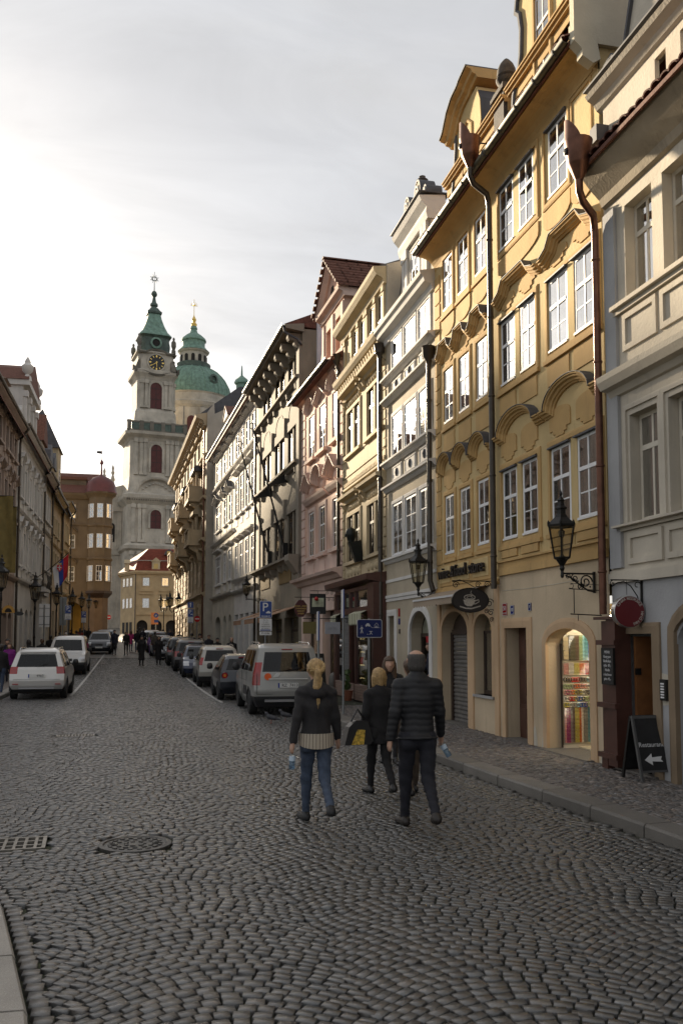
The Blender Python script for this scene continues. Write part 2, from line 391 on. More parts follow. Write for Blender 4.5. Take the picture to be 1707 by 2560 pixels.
def hood(h, a, b, z, rise, mat, sh=.22, kind='arc', d=.17, cap=ZNC):
    path = hood_path(a, b, z, rise, sh, kind)
    o = put('window_hood', MB().sweep(path, HOODP(d)), mat, h.r)
    put('sheet_cap', MB().sweep([path[i] for i in range(1, len(path)-1)], [(.047, -.02), (.047, d+.015), (.058, d+.015), (.058, -.02)]), cap, o)
    return o
def yellow_common(h, a, b, mid):
    pass
def shaped(h, a, b, c, d, mat, dep=.02, kind=0):
    w = b-a
    if kind == 0: poly = [(a, c), (a, d), (b, d), (b, c)]
    elif kind == 1: poly = [(a, c+.12), (a, d-.08)]+[(x, z) for x, z in arc(w/2, .12, 8, (a+b)/2, d-.08)][1:-1]+[(b, d-.08), (b, c+.12), (b-w*.18, c+.12), (b-w*.18, c+.05), (b-w*.3, c+.05), (b-w*.3, c), (a+w*.3, c), (a+w*.3, c+.05), (a+w*.18, c+.05), (a+w*.18, c+.12)]
    else: poly = [(a, d), (b, d), (b, c+(d-c)*.55)]+[((a+b)/2+w/2*math.cos(q), c+(d-c)*.45-(d-c)*.45*math.sin(q)) for q in np.linspace(.25, math.pi-.25, 8)]+[(a, c+(d-c)*.55)]
    return h.panel(poly, dep, mat)
def house_yellow_right():
    h = H('townhouse', 'broad yellow ochre house with paired windows above the bead shop', XA, 0, R(90))
    a, b = 11.62, 15.66
    h.wall(a, b, 0, 3.14, [(14.43, 15.39, .06, 2.15, 0, .28), (12.2, 13.68, .1, 2.12, .3, .24)], BEI, back=False)
    cols = [(11.81, 12.5), (12.72, 13.4), (13.9, 14.54), (14.77, 15.42)]
    ops = [(s0, s1, z0, z1) for z0, z1 in ((3.81, 5.1), (6.76, 7.97)) for s0, s1 in cols]+[(s0, s1, 9.4, 10.58) for s0, s1 in ((12.63, 13.33), *cols[2:])]
    h.wall(a, b, 3.14, 11.0, ops, YEL, rev=.2)
    for i, (s0, s1, z0, z1) in enumerate(ops):
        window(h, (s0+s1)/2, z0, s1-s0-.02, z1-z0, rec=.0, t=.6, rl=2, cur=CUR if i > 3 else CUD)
        h.part('drip_strip', MB().box(s0-.03, s1+.03, -.02, .07, z1, z1+.025), ZNC)
    # painted door and window surrounds
    h.band([(14.34, .12), (14.34, 2.24), (15.48, 2.24), (15.48, .12)], .18, .035, TAN, 'surround')
    h.band([(12.12, .12), (12.12, 1.86)]+arc(.82, .34, 14, 12.94, 1.86)[::-1][0:0]+[(12.94-.82*math.cos(math.pi*k/14), 1.86+.34*math.sin(math.pi*k/14)) for k in range(1, 14)]+[(13.76, 1.86), (13.76, .12)], .17, .035, TAN, 'surround')
    h.step(a, b, 3.14, [(.13, .05), (.11, .03), (.03, .07)], YOR, 'string_course')
    for s0, s1 in ((11.66, 13.52), (13.78, 15.55)):
        for z0, z1 in ((3.70, 5.2), (6.65, 8.06)):
            h.band(ring(s0+.05, s1-.05, z0, z1), .1, .03, YOR, 'surround', closed=True)
            h.part('pier', MB().box((s0+s1)/2-.1, (s0+s1)/2+.1, -.02, .012, z0+.05, z1-.05), YEL)
            h.part('sill', MB().box(s0-.02, s1+.02, -.02, .06, z0-.09, z0-.02), YOR)
        for k in (0, 1):
            c0 = s0+.1+k*(s1-s0)/2
            shaped(h, c0, c0+(s1-s0)/2-.2, 3.46, 3.6, YOR, .045)
            h.band(ring(c0-.05, c0+(s1-s0)/2-.15, 3.43, 3.63), .03, .02, YEL, 'panel_frame', closed=True)
            shaped(h, c0, c0+(s1-s0)/2-.2, 5.27, 5.72, YOR, .02, 1)
            shaped(h, c0, c0+(s1-s0)/2-.2, 8.15, 8.42, YOR, .02, 1)
            shaped(h, c0, c0+(s1-s0)/2-.16, 6.18, 6.52, YOR, .02)
            shaped(h, c0, c0+(s1-s0)/2-.16, 10.66, 10.78, YOR, .02)
    for s0, s1 in ((12.53, 13.5), (13.7, 15.5)):
        h.band(ring(s0+.02, s1-.02, 9.3, 10.66), .09, .03, YOR, 'surround', closed=True)
        shaped(h, s0, s1, 8.82, 9.2, YOR, .025, 2)
    h.band(ring(11.83, 12.47, 9.4, 10.6), .05, .02, YOR, 'panel_frame', closed=True)
    shaped(h, 11.75, 12.5, 8.8, 9.2, YOR, .025, 2)
    hood(h, 13.6, 15.55, 5.72, .36, YOR, .24); hood(h, 11.62, 13.56, 5.72, .36, YOR, .24)
    hood(h, 13.62, 15.5, 8.35, .26, YOR, .1, 'flat'); hood(h, 11.64, 13.5, 8.32, .26, YOR, .1, 'flat')
    BPM = plas('bare lime mortar', (.5, .46, .38))
    for s, z, w, hh in ((14.22, .12, .12, .34), (13.86, .12, .09, .2), (15.58, .5, .05, 1.1), (11.9, .12, .1, .16)):      # peeled plaster
        h.part('bare_patch', MB().prism([(s-w, z), (s-w*.8, z+hh*.5), (s-w*.3, z+hh), (s+w*.5, z+hh*.8), (s+w*.7, z+hh*.3), (s+w, z)], -.01, .004, 'y'), BPM)
    h.part('plaster_seam', MB().tube([(15.55, .002, 2.86), (14.4, .002, 2.84), (13.2, .002, 2.85), (12.4, .002, 2.87)], .006, 4), BPM)
    # brown carved door
    d = h.part('door', MB().box(14.43, 15.39, -.32, -.26, .06, 2.15), MWD)
    for z0, z1 in ((.25, .75), (.85, 1.45), (1.55, 2.0)):
        for k in (0, 1): h.part('door_panel', MB().box(14.5+k*.46, 14.88+k*.46, -.26, -.235, z0, z1).box(14.56+k*.46, 14.82+k*.46, -.235, -.22, z0+.07, z1-.07), MWD, par=d)
    h.part('door_handle', MB().tube([(14.52, -.25, 1.12), (14.52, -.19, 1.12), (14.62, -.19, 1.12)], .012), COP, par=d)
    h.part('threshold', MB().box(14.4, 15.42, -.5, .06, .02, .135), GRN); h.part('threshold', MB().box(12.1, 13.78, -.6, .16, .02, .14), GRN)
    # eave
    h.cornice(a, b, PROF_COVE(10.60, .40, .34), YOR, 'eave_cove')
    return h
def house_yellow_left():
    h = H('townhouse', 'narrow yellow ochre house with three window bays above the wine and food store', XA, 0, R(90))
    a, b = 15.66, 19.28
    h.wall(a, b, 0, 3.0, [(17.33, 18.95, .1, 2.55, .45, .25), (16.03, 16.95, .84, 2.45, .35, .22)], BEI, back=False)
    cols = [(16.08, 16.68), (17.08, 17.69), (18.06, 18.66)]
    ops = [(s0, s1, z0, z1) for z0, z1 in ((3.85, 5.14), (6.82, 8.0), (9.43, 10.6)) for s0, s1 in cols]
    h.wall(a, b, 3.0, 11.0, ops, YEL, rev=.2)
    for i, (s0, s1, z0, z1) in enumerate(ops):
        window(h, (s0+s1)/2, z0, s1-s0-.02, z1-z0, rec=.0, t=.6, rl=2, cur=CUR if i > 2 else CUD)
        h.band(ring(s0-.06, s1+.06, z0-.08, z1+.07), .1, .03, YOR, 'surround', closed=True)
        h.part('sill', MB().box(s0-.14, s1+.14, -.02, .055, z0-.2, z0-.13), YOR)
    for s0, s1 in cols:
        hood(h, s0-.22, s1+.22, 5.72, .32, YOR, .1); hood(h, s0-.2, s1+.2, 8.32, .26, YOR, .08, 'flat')
        shaped(h, s0-.05, s1+.05, 5.27, 5.68, YOR, .02, 1); shaped(h, s0-.05, s1+.05, 6.15, 6.55, YOR, .02)
        shaped(h, s0-.02, s1+.02, 8.12, 8.36, YOR, .02, 1); shaped(h, s0-.1, s1+.1, 8.8, 9.2, YOR, .025, 2); shaped(h, s0-.05, s1+.05, 10.7, 10.8, YOR, .02)
    z = 3.3
    while z < 10.4:      # quoins at the far corner
        h.part('quoin', MB().box(18.92, 19.25, -.02, .022, z, z+.30), YOR); z += .34
    h.step(a, b, 3.0, [(.05, .06), (.05, .03)], YOR, 'string_course')
    h.part('sign_board', MB().box(15.95, 19.05, -.02, .03, 3.13, 3.6), YOR)
    for s0, s1 in ((18.3, 18.98), (17.15, 18.15), (16.1, 16.95)): h.panel(ring(s0, s1, 3.2, 3.57), .045, YEL)
    lm = pm('black letter', (.018, .014, .012), .5, var=0)
    for tx, s, sz in (('wine', 18.55, .36), ('&', 17.98, .36), ('food', 17.5, .36), ('store', 16.6, .38)):
        me = xform(text_mesh(tx, sz, .03), Matrix.Rotation(R(180), 4, 'Z') @ Matrix.Rotation(R(90), 4, 'X'))
        put('lettering', me, lm, h.r, (s, .10, 3.4))
    h.cornice(a, b, PROF_COVE(10.60, .40, .34), YOR, 'eave_cove')
    for s0, s1, zz, rise in ((17.33, 18.95, 2.55, .45), (16.03, 16.95, 2.45, .35)):
        z0 = .12 if s0 > 17 else .84; c = (s0+s1)/2; hw = (s1-s0)/2+.07; zs = zz-rise
        h.band([(c-hw, z0), (c-hw, zs)]+[(c-hw*math.cos(math.pi*k/12), zs+(rise+.07)*math.sin(math.pi*k/12)) for k in range(1, 12)]+[(c+hw, zs), (c+hw, z0)], .13, .03, TAN, 'surround')
    for s in (15.78, 17.12, 19.12): h.part('pilaster', MB().box(s-.1, s+.1, -.02, .035, .1, 2.95), TAN)
    # roller shutter door
    sh = pm('grey roller shutter', (.17, .16, .15), .45, metal=.3, var=.25, scale=6)
    d = h.part('shutter_frame', MB().box(17.33, 17.43, -.29, -.19, .1, 2.1).box(18.85, 18.95, -.29, -.19, .1, 2.1).box(17.43, 18.85, -.29, -.19, 2.05, 2.16).prism([(17.33, 2.16)]+arc(.81, .4, 12, 18.14, 2.15)+[(18.95, 2.16)], -.29, -.25, 'y'), DWD)
    P = mesh(MB().prism([(-.25, 0), (-.235, .012), (-.225, .04), (-.235, .078), (-.25, .09)], 17.43, 18.85, 'x'), 'slat')
    for i in range(21): put('slat', P, sh, d, (0, 0, .12+i*.092))
    w = h.part('shop_window', MB().box(16.03, 16.95, -.22, -.18, .84, .92).box(16.03, 16.1, -.22, -.18, .92, 2.1).box(16.88, 16.95, -.22, -.18, .92, 2.1).box(16.03, 16.95, -.22, -.18, 2.06, 2.12).box(16.46, 16.52, -.22, -.18, .92, 2.06), DWD)
    h.part('pane', MB().box(16.1, 16.46, -.21, -.20, .92, 2.06), GLASS, par=w); h.part('pane', MB().box(16.52, 16.88, -.21, -.20, .92, 2.06), GLASS, par=w)
    h.part('pane', MB().prism([(16.03, 2.12)]+arc(.46, .33, 10, 16.49, 2.12)[1:-1]+[(16.95, 2.12)], -.21, -.20, 'y'), GLASS, par=w); h.part('room_shade', MB().box(15.98, 17.0, -.42, -.38, .8, 2.5), DRK, par=w)
    me = xform(text_mesh('wine', .13, .004), Matrix.Rotation(R(180), 4, 'Z') @ Matrix.Rotation(R(90), 4, 'X')); put('lettering', me, pm('gold letter', (.6, .42, .1), .4, var=0), w, (16.49, -.19, 2.17))
    h.part('sill', MB().box(15.98, 17.0, -.3, .05, .79, .84), pm('pale tin', (.5, .5, .5), .4, metal=.5)); h.part('threshold', MB().box(17.3, 18.98, -.5, .08, .02, .14), GRN)
    return h
def yellow_roof(h, a, b, main):
    # shallow eave roof with barrel tiles, gutter, low parapet strip and baroque gable
    g = h.part('gutter', MB().prism([(.50+.075*math.cos(q), 11.04+.075*math.sin(q)) for q in np.linspace(math.pi, 2*math.pi, 9)]+[(.50+.066*math.cos(q), 11.04+.066*math.sin(q)) for q in np.linspace(2*math.pi, math.pi, 9)], a, b, 'x'), GUT, smooth=True, ang=40)
    s = a+.3
    while s < b: h.part('gutter_clip', MB().prism([(.50+.085*math.cos(q), 11.04+.085*math.sin(q)) for q in np.linspace(math.pi, 2*math.pi, 9)]+[(.50+.074*math.cos(q), 11.04+.074*math.sin(q)) for q in np.linspace(2*math.pi, math.pi, 9)], s, s+.03, 'x'), ZNC, par=g); s += .72
    h.part('eave_board', MB().box(a, b, -.05, .45, 10.98, 11.02), YOR)
    r = h.part('roof', MB().prism([(.46, 11.0), (-.38, 11.32), (-.38, 11.22), (.46, 10.94)], a, b, 'x'), TLD)
    eave_tiles(h, a, b, 11.045, .50, -.36, .0, TLD, .2, r)
    for t in r.children: t.rotation_euler[0] = R(-20.5); t.location[2] = 11.25; t.location[1] += .05
def yellow_gables(hR, hL):
    o = -.36
    # right house gable (mostly above the picture)
    g = hR.r
    hR.part('attic_wall', MB().box(11.75, 15.6, o-.5, o, 11.2, 12.5), YEL); hR.step(11.9, 15.6, 12.5, [(.18, .02), (.06, .09), (.05, .14), (.03, .17)], YOR, 'attic_cornice', o)
    pts = [(15.45, 11.6), (15.46, 12.2), (15.4, 12.6), (15.2, 12.85), (15.06, 13.2), (15.02, 13.7), (15.1, 14.05), (15.25, 14.2), (15.2, 14.4), (14.6, 14.9), (13.6, 15.3), (12.8, 14.6), (12.3, 13.6), (12.2, 12.4), (12.0, 11.6)]
    hR.part('gable', MB().prism(pts, o-.4, o, 'y'), YEL)
    hR.band([p for p in pts[:10]], .10, .06, ZNC, 'sheet_edge', o)
    w = window(hR, 14.15, 12.35, .62, 1.5, cols=2, t=.6, rec=-.01, o=o, cur=DRK); hR.band([(13.8, 12.3), (13.8, 13.95), (14.5, 13.95), (14.5, 12.3)], .1, .05, YOR, 'surround', o)
    hR.part('roof_block', MB().prism([(o-.3, 11.2), (o-4, 14.8), (o-8, 11.2)], 11.64, 15.62, 'x'), TLD)
    hR.part('end_pier', MB().box(11.55, 11.68, -1.6, .42, 10.95, 12.0).prism([(.43, 10.94), (.43, 11.25), (.10, 11.26), (.0, 10.7), (.12, 10.62), (.3, 10.72), (.3, 10.82)], 11.535, 11.705, 'x'), plas('pale cream plaster', (.60, .54, .42)))
    # urn and pedestal between the gables
    hR.part('pedestal', MB().box(15.75, 16.25, o-.3, o+.1, 11.5, 12.95).box(15.68, 16.32, o-.35, o+.15, 12.95, 13.03).box(15.73, 16.27, o-.3, o+.12, 13.03, 13.1), pm('dark weathered stone', (.075, .062, .052), .85, var=.4, scale=5, bump=.4))
    hR.part('stone_finial', MB().lathe([(.10, 0), (.07, .05), (.13, .1), (.2, .16), (.22, .22), (.17, .25), (.2, .29), (.19, .42), (.14, .54), (.06, .64), (.01, .68)], 14, 16.0, o-.08, 13.1), pm('dark weathered stone', (.075, .062, .052)), smooth=True, ang=35)
    hL.part('attic_wall', MB().box(15.72, 19.3, o-.5, o-.002, 11.2, 12.5), YEL); hL.step(15.72, 19.32, 12.5, [(.18, .02), (.06, .09), (.05, .14), (.03, .17)], YOR, 'attic_cornice', o)
    pts = [(18.95, 11.6), (19.0, 12.3), (18.8, 12.8), (18.7, 13.3), (18.68, 13.75), (18.3, 14.05), (17.45, 14.1), (17.25, 13.7), (17.2, 13.2), (17.35, 12.95), (17.1, 12.8), (17.05, 12.2), (17.15, 11.6)]
    hL.part('gable', MB().prism(pts, o-.5, o, 'y'), YEL)
    hL.band([(19.0, 12.3), (18.8, 12.8), (18.7, 13.3), (18.68, 13.7)], .08, .05, ZNC, 'sheet_edge', o)
    hL.part('sheet_cladding', MB().prism([(17.02, 12.2), (17.08, 12.82), (17.3, 12.96), (17.18, 13.2), (17.22, 13.72), (17.40, 14.0), (17.38, 12.2)], o-.52, o-.02, 'y'), ZNC)
    top = [(19.05, 13.7), (18.85, 13.78), (18.55, 14.1), (18.25, 14.25), (17.85, 14.3), (17.75, 14.35), (17.3, 14.42)]
    top = top[::-1]; hL.part('gable_cornice', MB().sweep(top, [(-.22, o-.55), (-.22, o+.05), (-.15, o+.08), (-.12, o+.16), (-.04, o+.18), (0, o+.28), (.03, o+.28), (.03, o-.6)]), YOR)
    hL.part('sheet_cap', MB().sweep(top, [(.031, o-.62), (.031, o+.31), (.06, o+.31), (.06, o-.62)]), ZNC)
    window(hL, 18.0, 12.3, .5, 1.2, cols=2, t=.62, rec=.02, o=o, cur=DRK); hL.band([(17.7, 12.3), (17.7, 13.4), (18.0, 13.66), (18.3, 13.4), (18.3, 12.3)], .07, .03, YOR, 'surround', o)
    hL.part('roof_block', MB().prism([(o-.3, 11.2), (o-4, 14.0), (o-8, 11.2)], 15.68, 19.26, 'x'), TLD)
def copper_downpipe(h, s, zt, out, hop_s, hop_o, z0=2.3, mat=COP):
    # large funnel hopper hung out from the eave with a swan-neck pipe
    p = put('drainpipe', MB().tube([(s, .13, z0), (s, .13, zt-1.15), (s-.02, .15, zt-1.02), (s+(hop_s-s)*.35, .22, zt-.9), (hop_s-(hop_s-s)*.15, hop_o-.08, zt-.8), (hop_s, hop_o, zt-.68), (hop_s, hop_o, zt-.5)], .056, 12), mat, h.r, smooth=True, ang=60)
    m = MB(); z = z0+.6
    while z < zt-1.3: m.lathe([(.058, 0), (.068, .01), (.068, .03), (.058, .04)], 12, s, .13, z); z += 1.55
    put('pipe_joint', m, mat, p, smooth=True, ang=40)
    m = MB().lathe([(.056, -.52), (.075, -.48), (.155, -.30), (.165, -.28), (.20, .02), (.205, .06)], 18, hop_s, hop_o, zt)
    n = 18; P = [[], []]
    for i in range(n+1):                       # raised back lip of the funnel
        an = math.pi*i/n-.3; P[0].append((hop_s+.2*math.cos(an), hop_o+.2*math.sin(an), zt+.05)); P[1].append((hop_s+.195*math.cos(an), hop_o+.195*math.sin(an), zt+.05+.33*max(0, math.sin(math.pi*i/n))**.8))
    m.grid(P)
    hp = put('hopper', m, COP, p, smooth=True, ang=35)
    put('rosette', MB().lathe([(.05, 0), (.06, .015), (.035, .03), (.01, .035)], 8, 0, 0, 0), IRN, hp, (hop_s+.03, hop_o+.18, zt-.1), (R(-90), 0, 0))
    put('bracket', MB().tube([(hop_s, hop_o-.15, zt-.25), (hop_s-.02, 0, zt-.25)], .018).tube([(hop_s, hop_o-.15, zt+.0), (hop_s-.02, -.0, zt+.0)], .014), IRN, p)
    return p
def house_grey_right():
    h = H('townhouse', 'grey plastered house beside the round restaurant sign with deep-set windows', XA, 0, R(90))
    a, b = 3.0, 11.55
    h.wall(a, b, 0, 2.78, [(10.49, 11.3, .1, 2.02, 0, .5), (8.5, 10.0, .1, 2.3, .45, .6)], GRB, back=False)
    cs = [(10.3, 10.98), (9.36, 10.05), (8.4, 9.1), (7.3, 8.0)]
    ops = [(s0, s1, z0, z1) for z0, z1 in ((3.57, 5.08), (6.72, 8.12)) for s0, s1 in cs]
    h.wall(a, b, 2.78, 9.0, ops, GRY, rev=.42)
    for s0, s1, z0, z1 in ops:
        window(h, (s0+s1)/2, z0, s1-s0-.02, z1-z0, CRW, rec=.15, t=.68, rl=1, ru=1, fw=.06, cur=CUD)
    for s0, s1 in cs[:2]:
        for z0, z1 in ((3.02, 3.38), (6.05, 6.5)):
            h.part('panel_frame', MB().sweep(ring(s0-.04, s1+.04, z0, z1), [(-.04, -.02), (.04, -.02), (.04, .035), (-.04, .035)], True), GRY)
        h.band(ring(s0-.1, s1+.1, 3.5, 5.2), .08, .03, GRY, 'surround', closed=True)
    h.step(a, 11.3, 3.46, [(.05, .05), (.03, .14)], GRY, 'sill_course'); h.step(a, 11.25, 6.58, [(.07, .06), (.06, .12)], GRY, 'sill_course')
    h.step(a, b, 2.74, [(.14, .06), (.04, .03)], GRY, 'string_course')
    h.cornice(a, 11.4, [(-.02, 5.40), (.05, 5.42), (.10, 5.50), (.2, 5.52), (.26, 5.62), (.27, 5.70), (.1, 5.78), (-.02, 5.85)], GRY)
    h.part('corner_strip', MB().box(11.2, 11.5, -.02, .05, 2.95, 8.2), GRB)
    # weathered cove and tiled pent eave
    h.cornice(a, 11.5, [(-.02, 8.3), (.06, 8.34), (.1, 8.45), (.25, 8.6), (.38, 8.76), (.40, 8.84), (-.02, 8.86)], plas('crumbling cornice plaster', (.33, .28, .21), streak=.9, var=.3))
    r = h.part('pent_roof', MB().prism([(.46, 8.84), (-.1, 9.1), (-.1, 9.0), (.46, 8.78)], a, 11.62, 'x'), TIL)
    eave_tiles(h, 8.2, 11.62, 9.02, .30, -.30, 0, TIL, .19, r)
    for t in r.children: t.rotation_euler[0] = R(-25); t.location[1] += .19; t.location[2] = 9.0
    # upper storey above the pent roof, with blind slots, cornice and volute gable
    o = 0.0
    h.wall(a, 11.5, 9.0, 10.0, [(9.88, 10.14, 9.22, 9.75, 0, .07), (9.3, 9.56, 9.22, 9.75, 0, .07)], GRY, 'upper_wall', o=o, back=False)
    h.cornice(a, 11.6, [(o-.02, 9.86), (o+.05, 9.9), (o+.1, 9.98), (o+.2, 10.04), (o+.24, 10.1), (o-.02, 10.16)], GRY)
    h.part('sheet_cap', MB().box(a, 11.62, -.1, o+.26, 10.16, 10.19), ZNC)
    h.part('gable', MB().prism([(11.45, 10.18), (11.4, 10.5), (11.2, 10.55), (11.05, 10.35), (10.85, 10.5), (10.6, 11.2), (10.45, 12.2), (10.3, 12.5), (9.9, 12.6), (8.5, 14.2), (4, 14.2), (4, 10.18)], o-.5, o-.02, 'y'), GRY)
    h.part('sheet_edge', MB().sweep([(11.45, 10.18), (11.4, 10.5), (11.2, 10.55), (11.05, 10.35), (10.85, 10.5), (10.6, 11.2), (10.45, 12.2), (10.3, 12.5), (9.9, 12.6)], [(-.01, -.55), (-.01, .03), (.04, .03), (.04, -.55)]), ZNC)
    h.part('roof', MB().prism([(-.6, 10.3), (-5, 14.5), (-8, 10.3)], 5, 11.5, 'x'), TLD)
    h.part('lamp_box', MB().box(11.35, 11.55, .0, .2, 9.3, 9.55), ZNC); h.part('mast_bracket', MB().tube([(11.2, 0, 8.95), (11.2, .0, 9.45)], .03).tube([(11.2, .0, 9.1), (11.35, .45, 8.98)], .02), IRN)
    # stone door and gate surrounds
    SS = plas('brown sandstone', (.24, .18, .12), streak=.6)
    h.band([(10.42, .12), (10.42, 2.09), (11.37, 2.09), (11.37, .12)], .15, .05, SS, 'surround')
    h.band([(8.4, .12), (8.4, 1.95)]+[(9.25-.85*math.cos(math.pi*k/12), 1.95+.45*math.sin(math.pi*k/12)) for k in range(1, 12)]+[(10.08, 1.9), (10.08, .12)], .17, .05, SS, 'surround')
    d = h.part('door', MB().box(10.49, 11.05, -.55, -.50, .1, 2.02), pm('dark red brown wood', (.03, .012, .009), .5, var=.2, scale=5))
    for z0, z1 in ((.3, 1.2), (1.35, 1.85)): h.part('door_panel', MB().box(10.58, 10.95, -.5, -.47, z0, z1), MATS['dark red brown wood'], par=d)
    d2 = h.part('open_door_leaf', MB().box(11.06, 11.11, -.5, -.06, .1, 1.98), pm('orange pine wood', (.22, .09, .03), .5, var=.2, scale=6))
    for z in (.55, 1.45): h.part('hinge', MB().box(11.03, 11.06, -.12, -.04, z, z+.09), IRN, par=d2)
    h.part('gate_leaf', MB().box(8.5, 10.0, -.62, -.55, .1, 2.3), MATS['dark red brown wood'])
    ib = h.part('intercom_box', MB().box(10.2, 10.33, -.0, .05, 1.15, 1.42), DRK)
    for i in range(6): h.part('button', MB().box(10.23, 10.30, .05, .058, 1.18+.035*i, 1.20+.035*i), SIDW, par=ib)
    h.part('bare_patch', MB().prism([(10.16, 1.1), (10.14, 1.3), (10.2, 1.48), (10.34, 1.5), (10.38, 1.25), (10.33, 1.08)], -.01, .004, 'y'), plas('bare lime mortar', (.5, .46, .38)))
    h.part('threshold', MB().box(10.4, 11.4, -.6, .1, .02, .15), GRN)
    # brown casing that boxes in the downpipe
    c = h.part('pipe_casing', MB().box(11.12, 11.36, -.02, .22, .18, 2.22).box(11.36, 11.58, -.02, .17, .22, 2.2).box(11.06, 11.62, -.02, .27, 2.22, 2.26), MWD)
    for z in (.28, .98, 1.86): h.part('strap', MB().box(11.1, 11.60, .17, .25, z, z+.07), MWD, par=c)
    h.part('hatch', MB().prism([(.0, .12), (.2, .12), (.2, .34), (.0, .34)], 11.42, 11.58, 'x'), MWD, par=c)
    return h
def house_taupe():
    h = H('townhouse', 'taupe house with white cornices, rosette panels and a scrolled gable', XA, 0, R(90))
    a, b = 19.28, 23.58
    h.wall(a, b, 0, 4.0, [(22.76, 23.78-.3, .1, 2.57, 0, .3), (19.82, 21.4, .1, 2.66, .55, .3)], TAU, back=False)
    cols = [(19.62, 20.5), (20.77, 21.72), (21.98, 22.9)]
    rows = ((4.2, 5.6), (6.9, 8.03), (9.27, 10.15))
    ops = [(s0, s1, z0, z1) for z0, z1 in rows for s0, s1 in cols]
    h.wall(a, b, 4.0, 10.6, ops, TAU, rev=.2)
    for i, (s0, s1, z0, z1) in enumerate(ops):
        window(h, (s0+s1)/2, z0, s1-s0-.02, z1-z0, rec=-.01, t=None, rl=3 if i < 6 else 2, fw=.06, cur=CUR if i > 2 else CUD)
        h.band([(s0-.06, z0), (s0-.06, z1+.06), (s1+.06, z1+.06), (s1+.06, z0)], .1, .035, OWT, 'surround')
    for z, d in ((4.0, .16), (6.0, .18), (6.68, .2), (8.45, .2), (9.05, .2)):
        h.cornice(a, b, [(-.02, z), (.04, z+.01), (d*.5, z+.06), (d*.6, z+.09), (d, z+.1), (d, z+.15), (-.02, z+.18)], OWT)
    h.step(a, b, 3.5, [(.08, .025)], OWT, 'string_course'); h.step(a, b, 2.98, [(.07, .03), (.02, .01), (.08, .045)], OWT, 'string_course')
    for z0, z1 in ((6.22, 6.64), (8.68, 9.0)):
        for s0, s1 in cols:
            p = h.panel(ring(s0+.02, s1-.02, z0, z1), .03, OWT)
            h.band(ring(s0+.06, s1-.06, z0+.04, z1-.04), .03, .045, OWT, 'panel_frame', closed=True, par=p)
            put('rosette', MB().lathe([(.10, 0), (.09, .03), (.05, .05), (.01, .06)], 10), ZNC, p, ((s0+s1)/2, .03, (z0+z1)/2), (R(-90), 0, 0), sc=(.8, 1.2, 1))
    h.cornice(a, b+.0, [(-.02, 10.2), (.06, 10.22), (.1, 10.34), (.26, 10.40), (.3, 10.52), (.36, 10.55), (.38, 10.64), (-.02, 10.72)], OWT, 'main_cornice')
    # gable with pilasters and scrolls
    o = -.30
    pts = [(23.5, 10.6), (23.35, 11.3), (23.0, 11.9), (22.86, 12.4), (22.84, 12.9), (20.5, 12.9), (20.45, 12.3), (20.3, 11.7), (20.0, 11.0), (19.6, 10.6)]
    h.part('gable', MB().prism(pts, o-.4, o, 'y'), TAU)
    h.part('sheet_edge', MB().sweep(pts[:4], [(-.01, o-.4), (-.01, o+.02), (.05, o+.02), (.05, o-.4)]), ZNC)
    for s in (22.68, 22.42, 20.72, 20.95): h.part('pilaster', MB().box(s-.1, s+.1, o-.02, o+.06, 10.6, 12.55).box(s-.13, s+.13, o-.02, o+.09, 12.3, 12.55), OWT)
    window(h, 21.68, 11.0, .62, 1.3, t=.6, rec=.0, o=o+.02); h.band([(21.25, 10.7), (21.25, 12.4), (22.1, 12.4), (22.1, 10.7)], .07, .04, OWT, 'surround', o)
    h.cornice(20.45, 22.95, [(o-.4, 12.55), (o+.08, 12.55), (o+.12, 12.72), (o+.1, 12.85), (o+.24, 13.0), (o+.3, 13.12), (o-.4, 13.2)], OWT)
    h.part('sheet_cap', MB().box(20.4, 23.0, o-.5, o+.33, 13.2, 13.23), ZNC)
    for s0, zc, r in ((22.3, 13.65, .34), (21.35, 13.62, .36), (20.72, 13.36, .18), (22.9, 13.3, .16)):
        sc_ = h.part('scroll', MB().lathe([(r, -.25), (r, .25)], 18), TAU, (s0, o-.15, zc)); sc_.rotation_euler = (R(90), 0, 0); sc_.scale = (.72, 1, .8)
        put('sheet_cap', MB().sweep([(r*1.02*math.cos(q), r*1.02*math.sin(q)) for q in np.linspace(-.3, 3.5, 18)], [(-.01, -.27), (-.01, .27), (.04, .27), (.04, -.27)]), ZNC, sc_, rot=(R(-90), 0, 0))
        put('volute', MB().sweep([(r*.62*(1-q/12)*math.cos(q), r*.62*(1-q/12)*math.sin(q)) for q in np.linspace(0, 9, 26)], [(-.03, .0), (-.03, .05), (.03, .05), (.03, .0)]), OWT, sc_, (0, 0, -.25), (R(-90), 0, 0))
    h.part('gable_block', MB().prism([(22.6, 13.2), (22.3, 13.5), (21.7, 13.75), (21.0, 13.5), (20.7, 13.2)], o-.3, o-.05, 'y'), TAU)
    h.part('vase', MB().lathe([(.06, 0), (.05, .05), (.14, .14), (.16, .22), (.08, .28), (.09, .32), (.02, .36)], 12, 21.55, o-.15, 13.9), pm('dark weathered stone', (.075, .062, .052)), smooth=True, ang=35)
    h.part('roof', MB().prism([(o-.4, 10.6), (o-4, 13.0), (o-8, 10.6)], 19.4, 23.5, 'x'), TLD)
    # openings
    h.band([(22.66, .12), (22.66, 2.67), (23.46, 2.67), (23.46, .12)], .17, .04, OWT, 'surround')
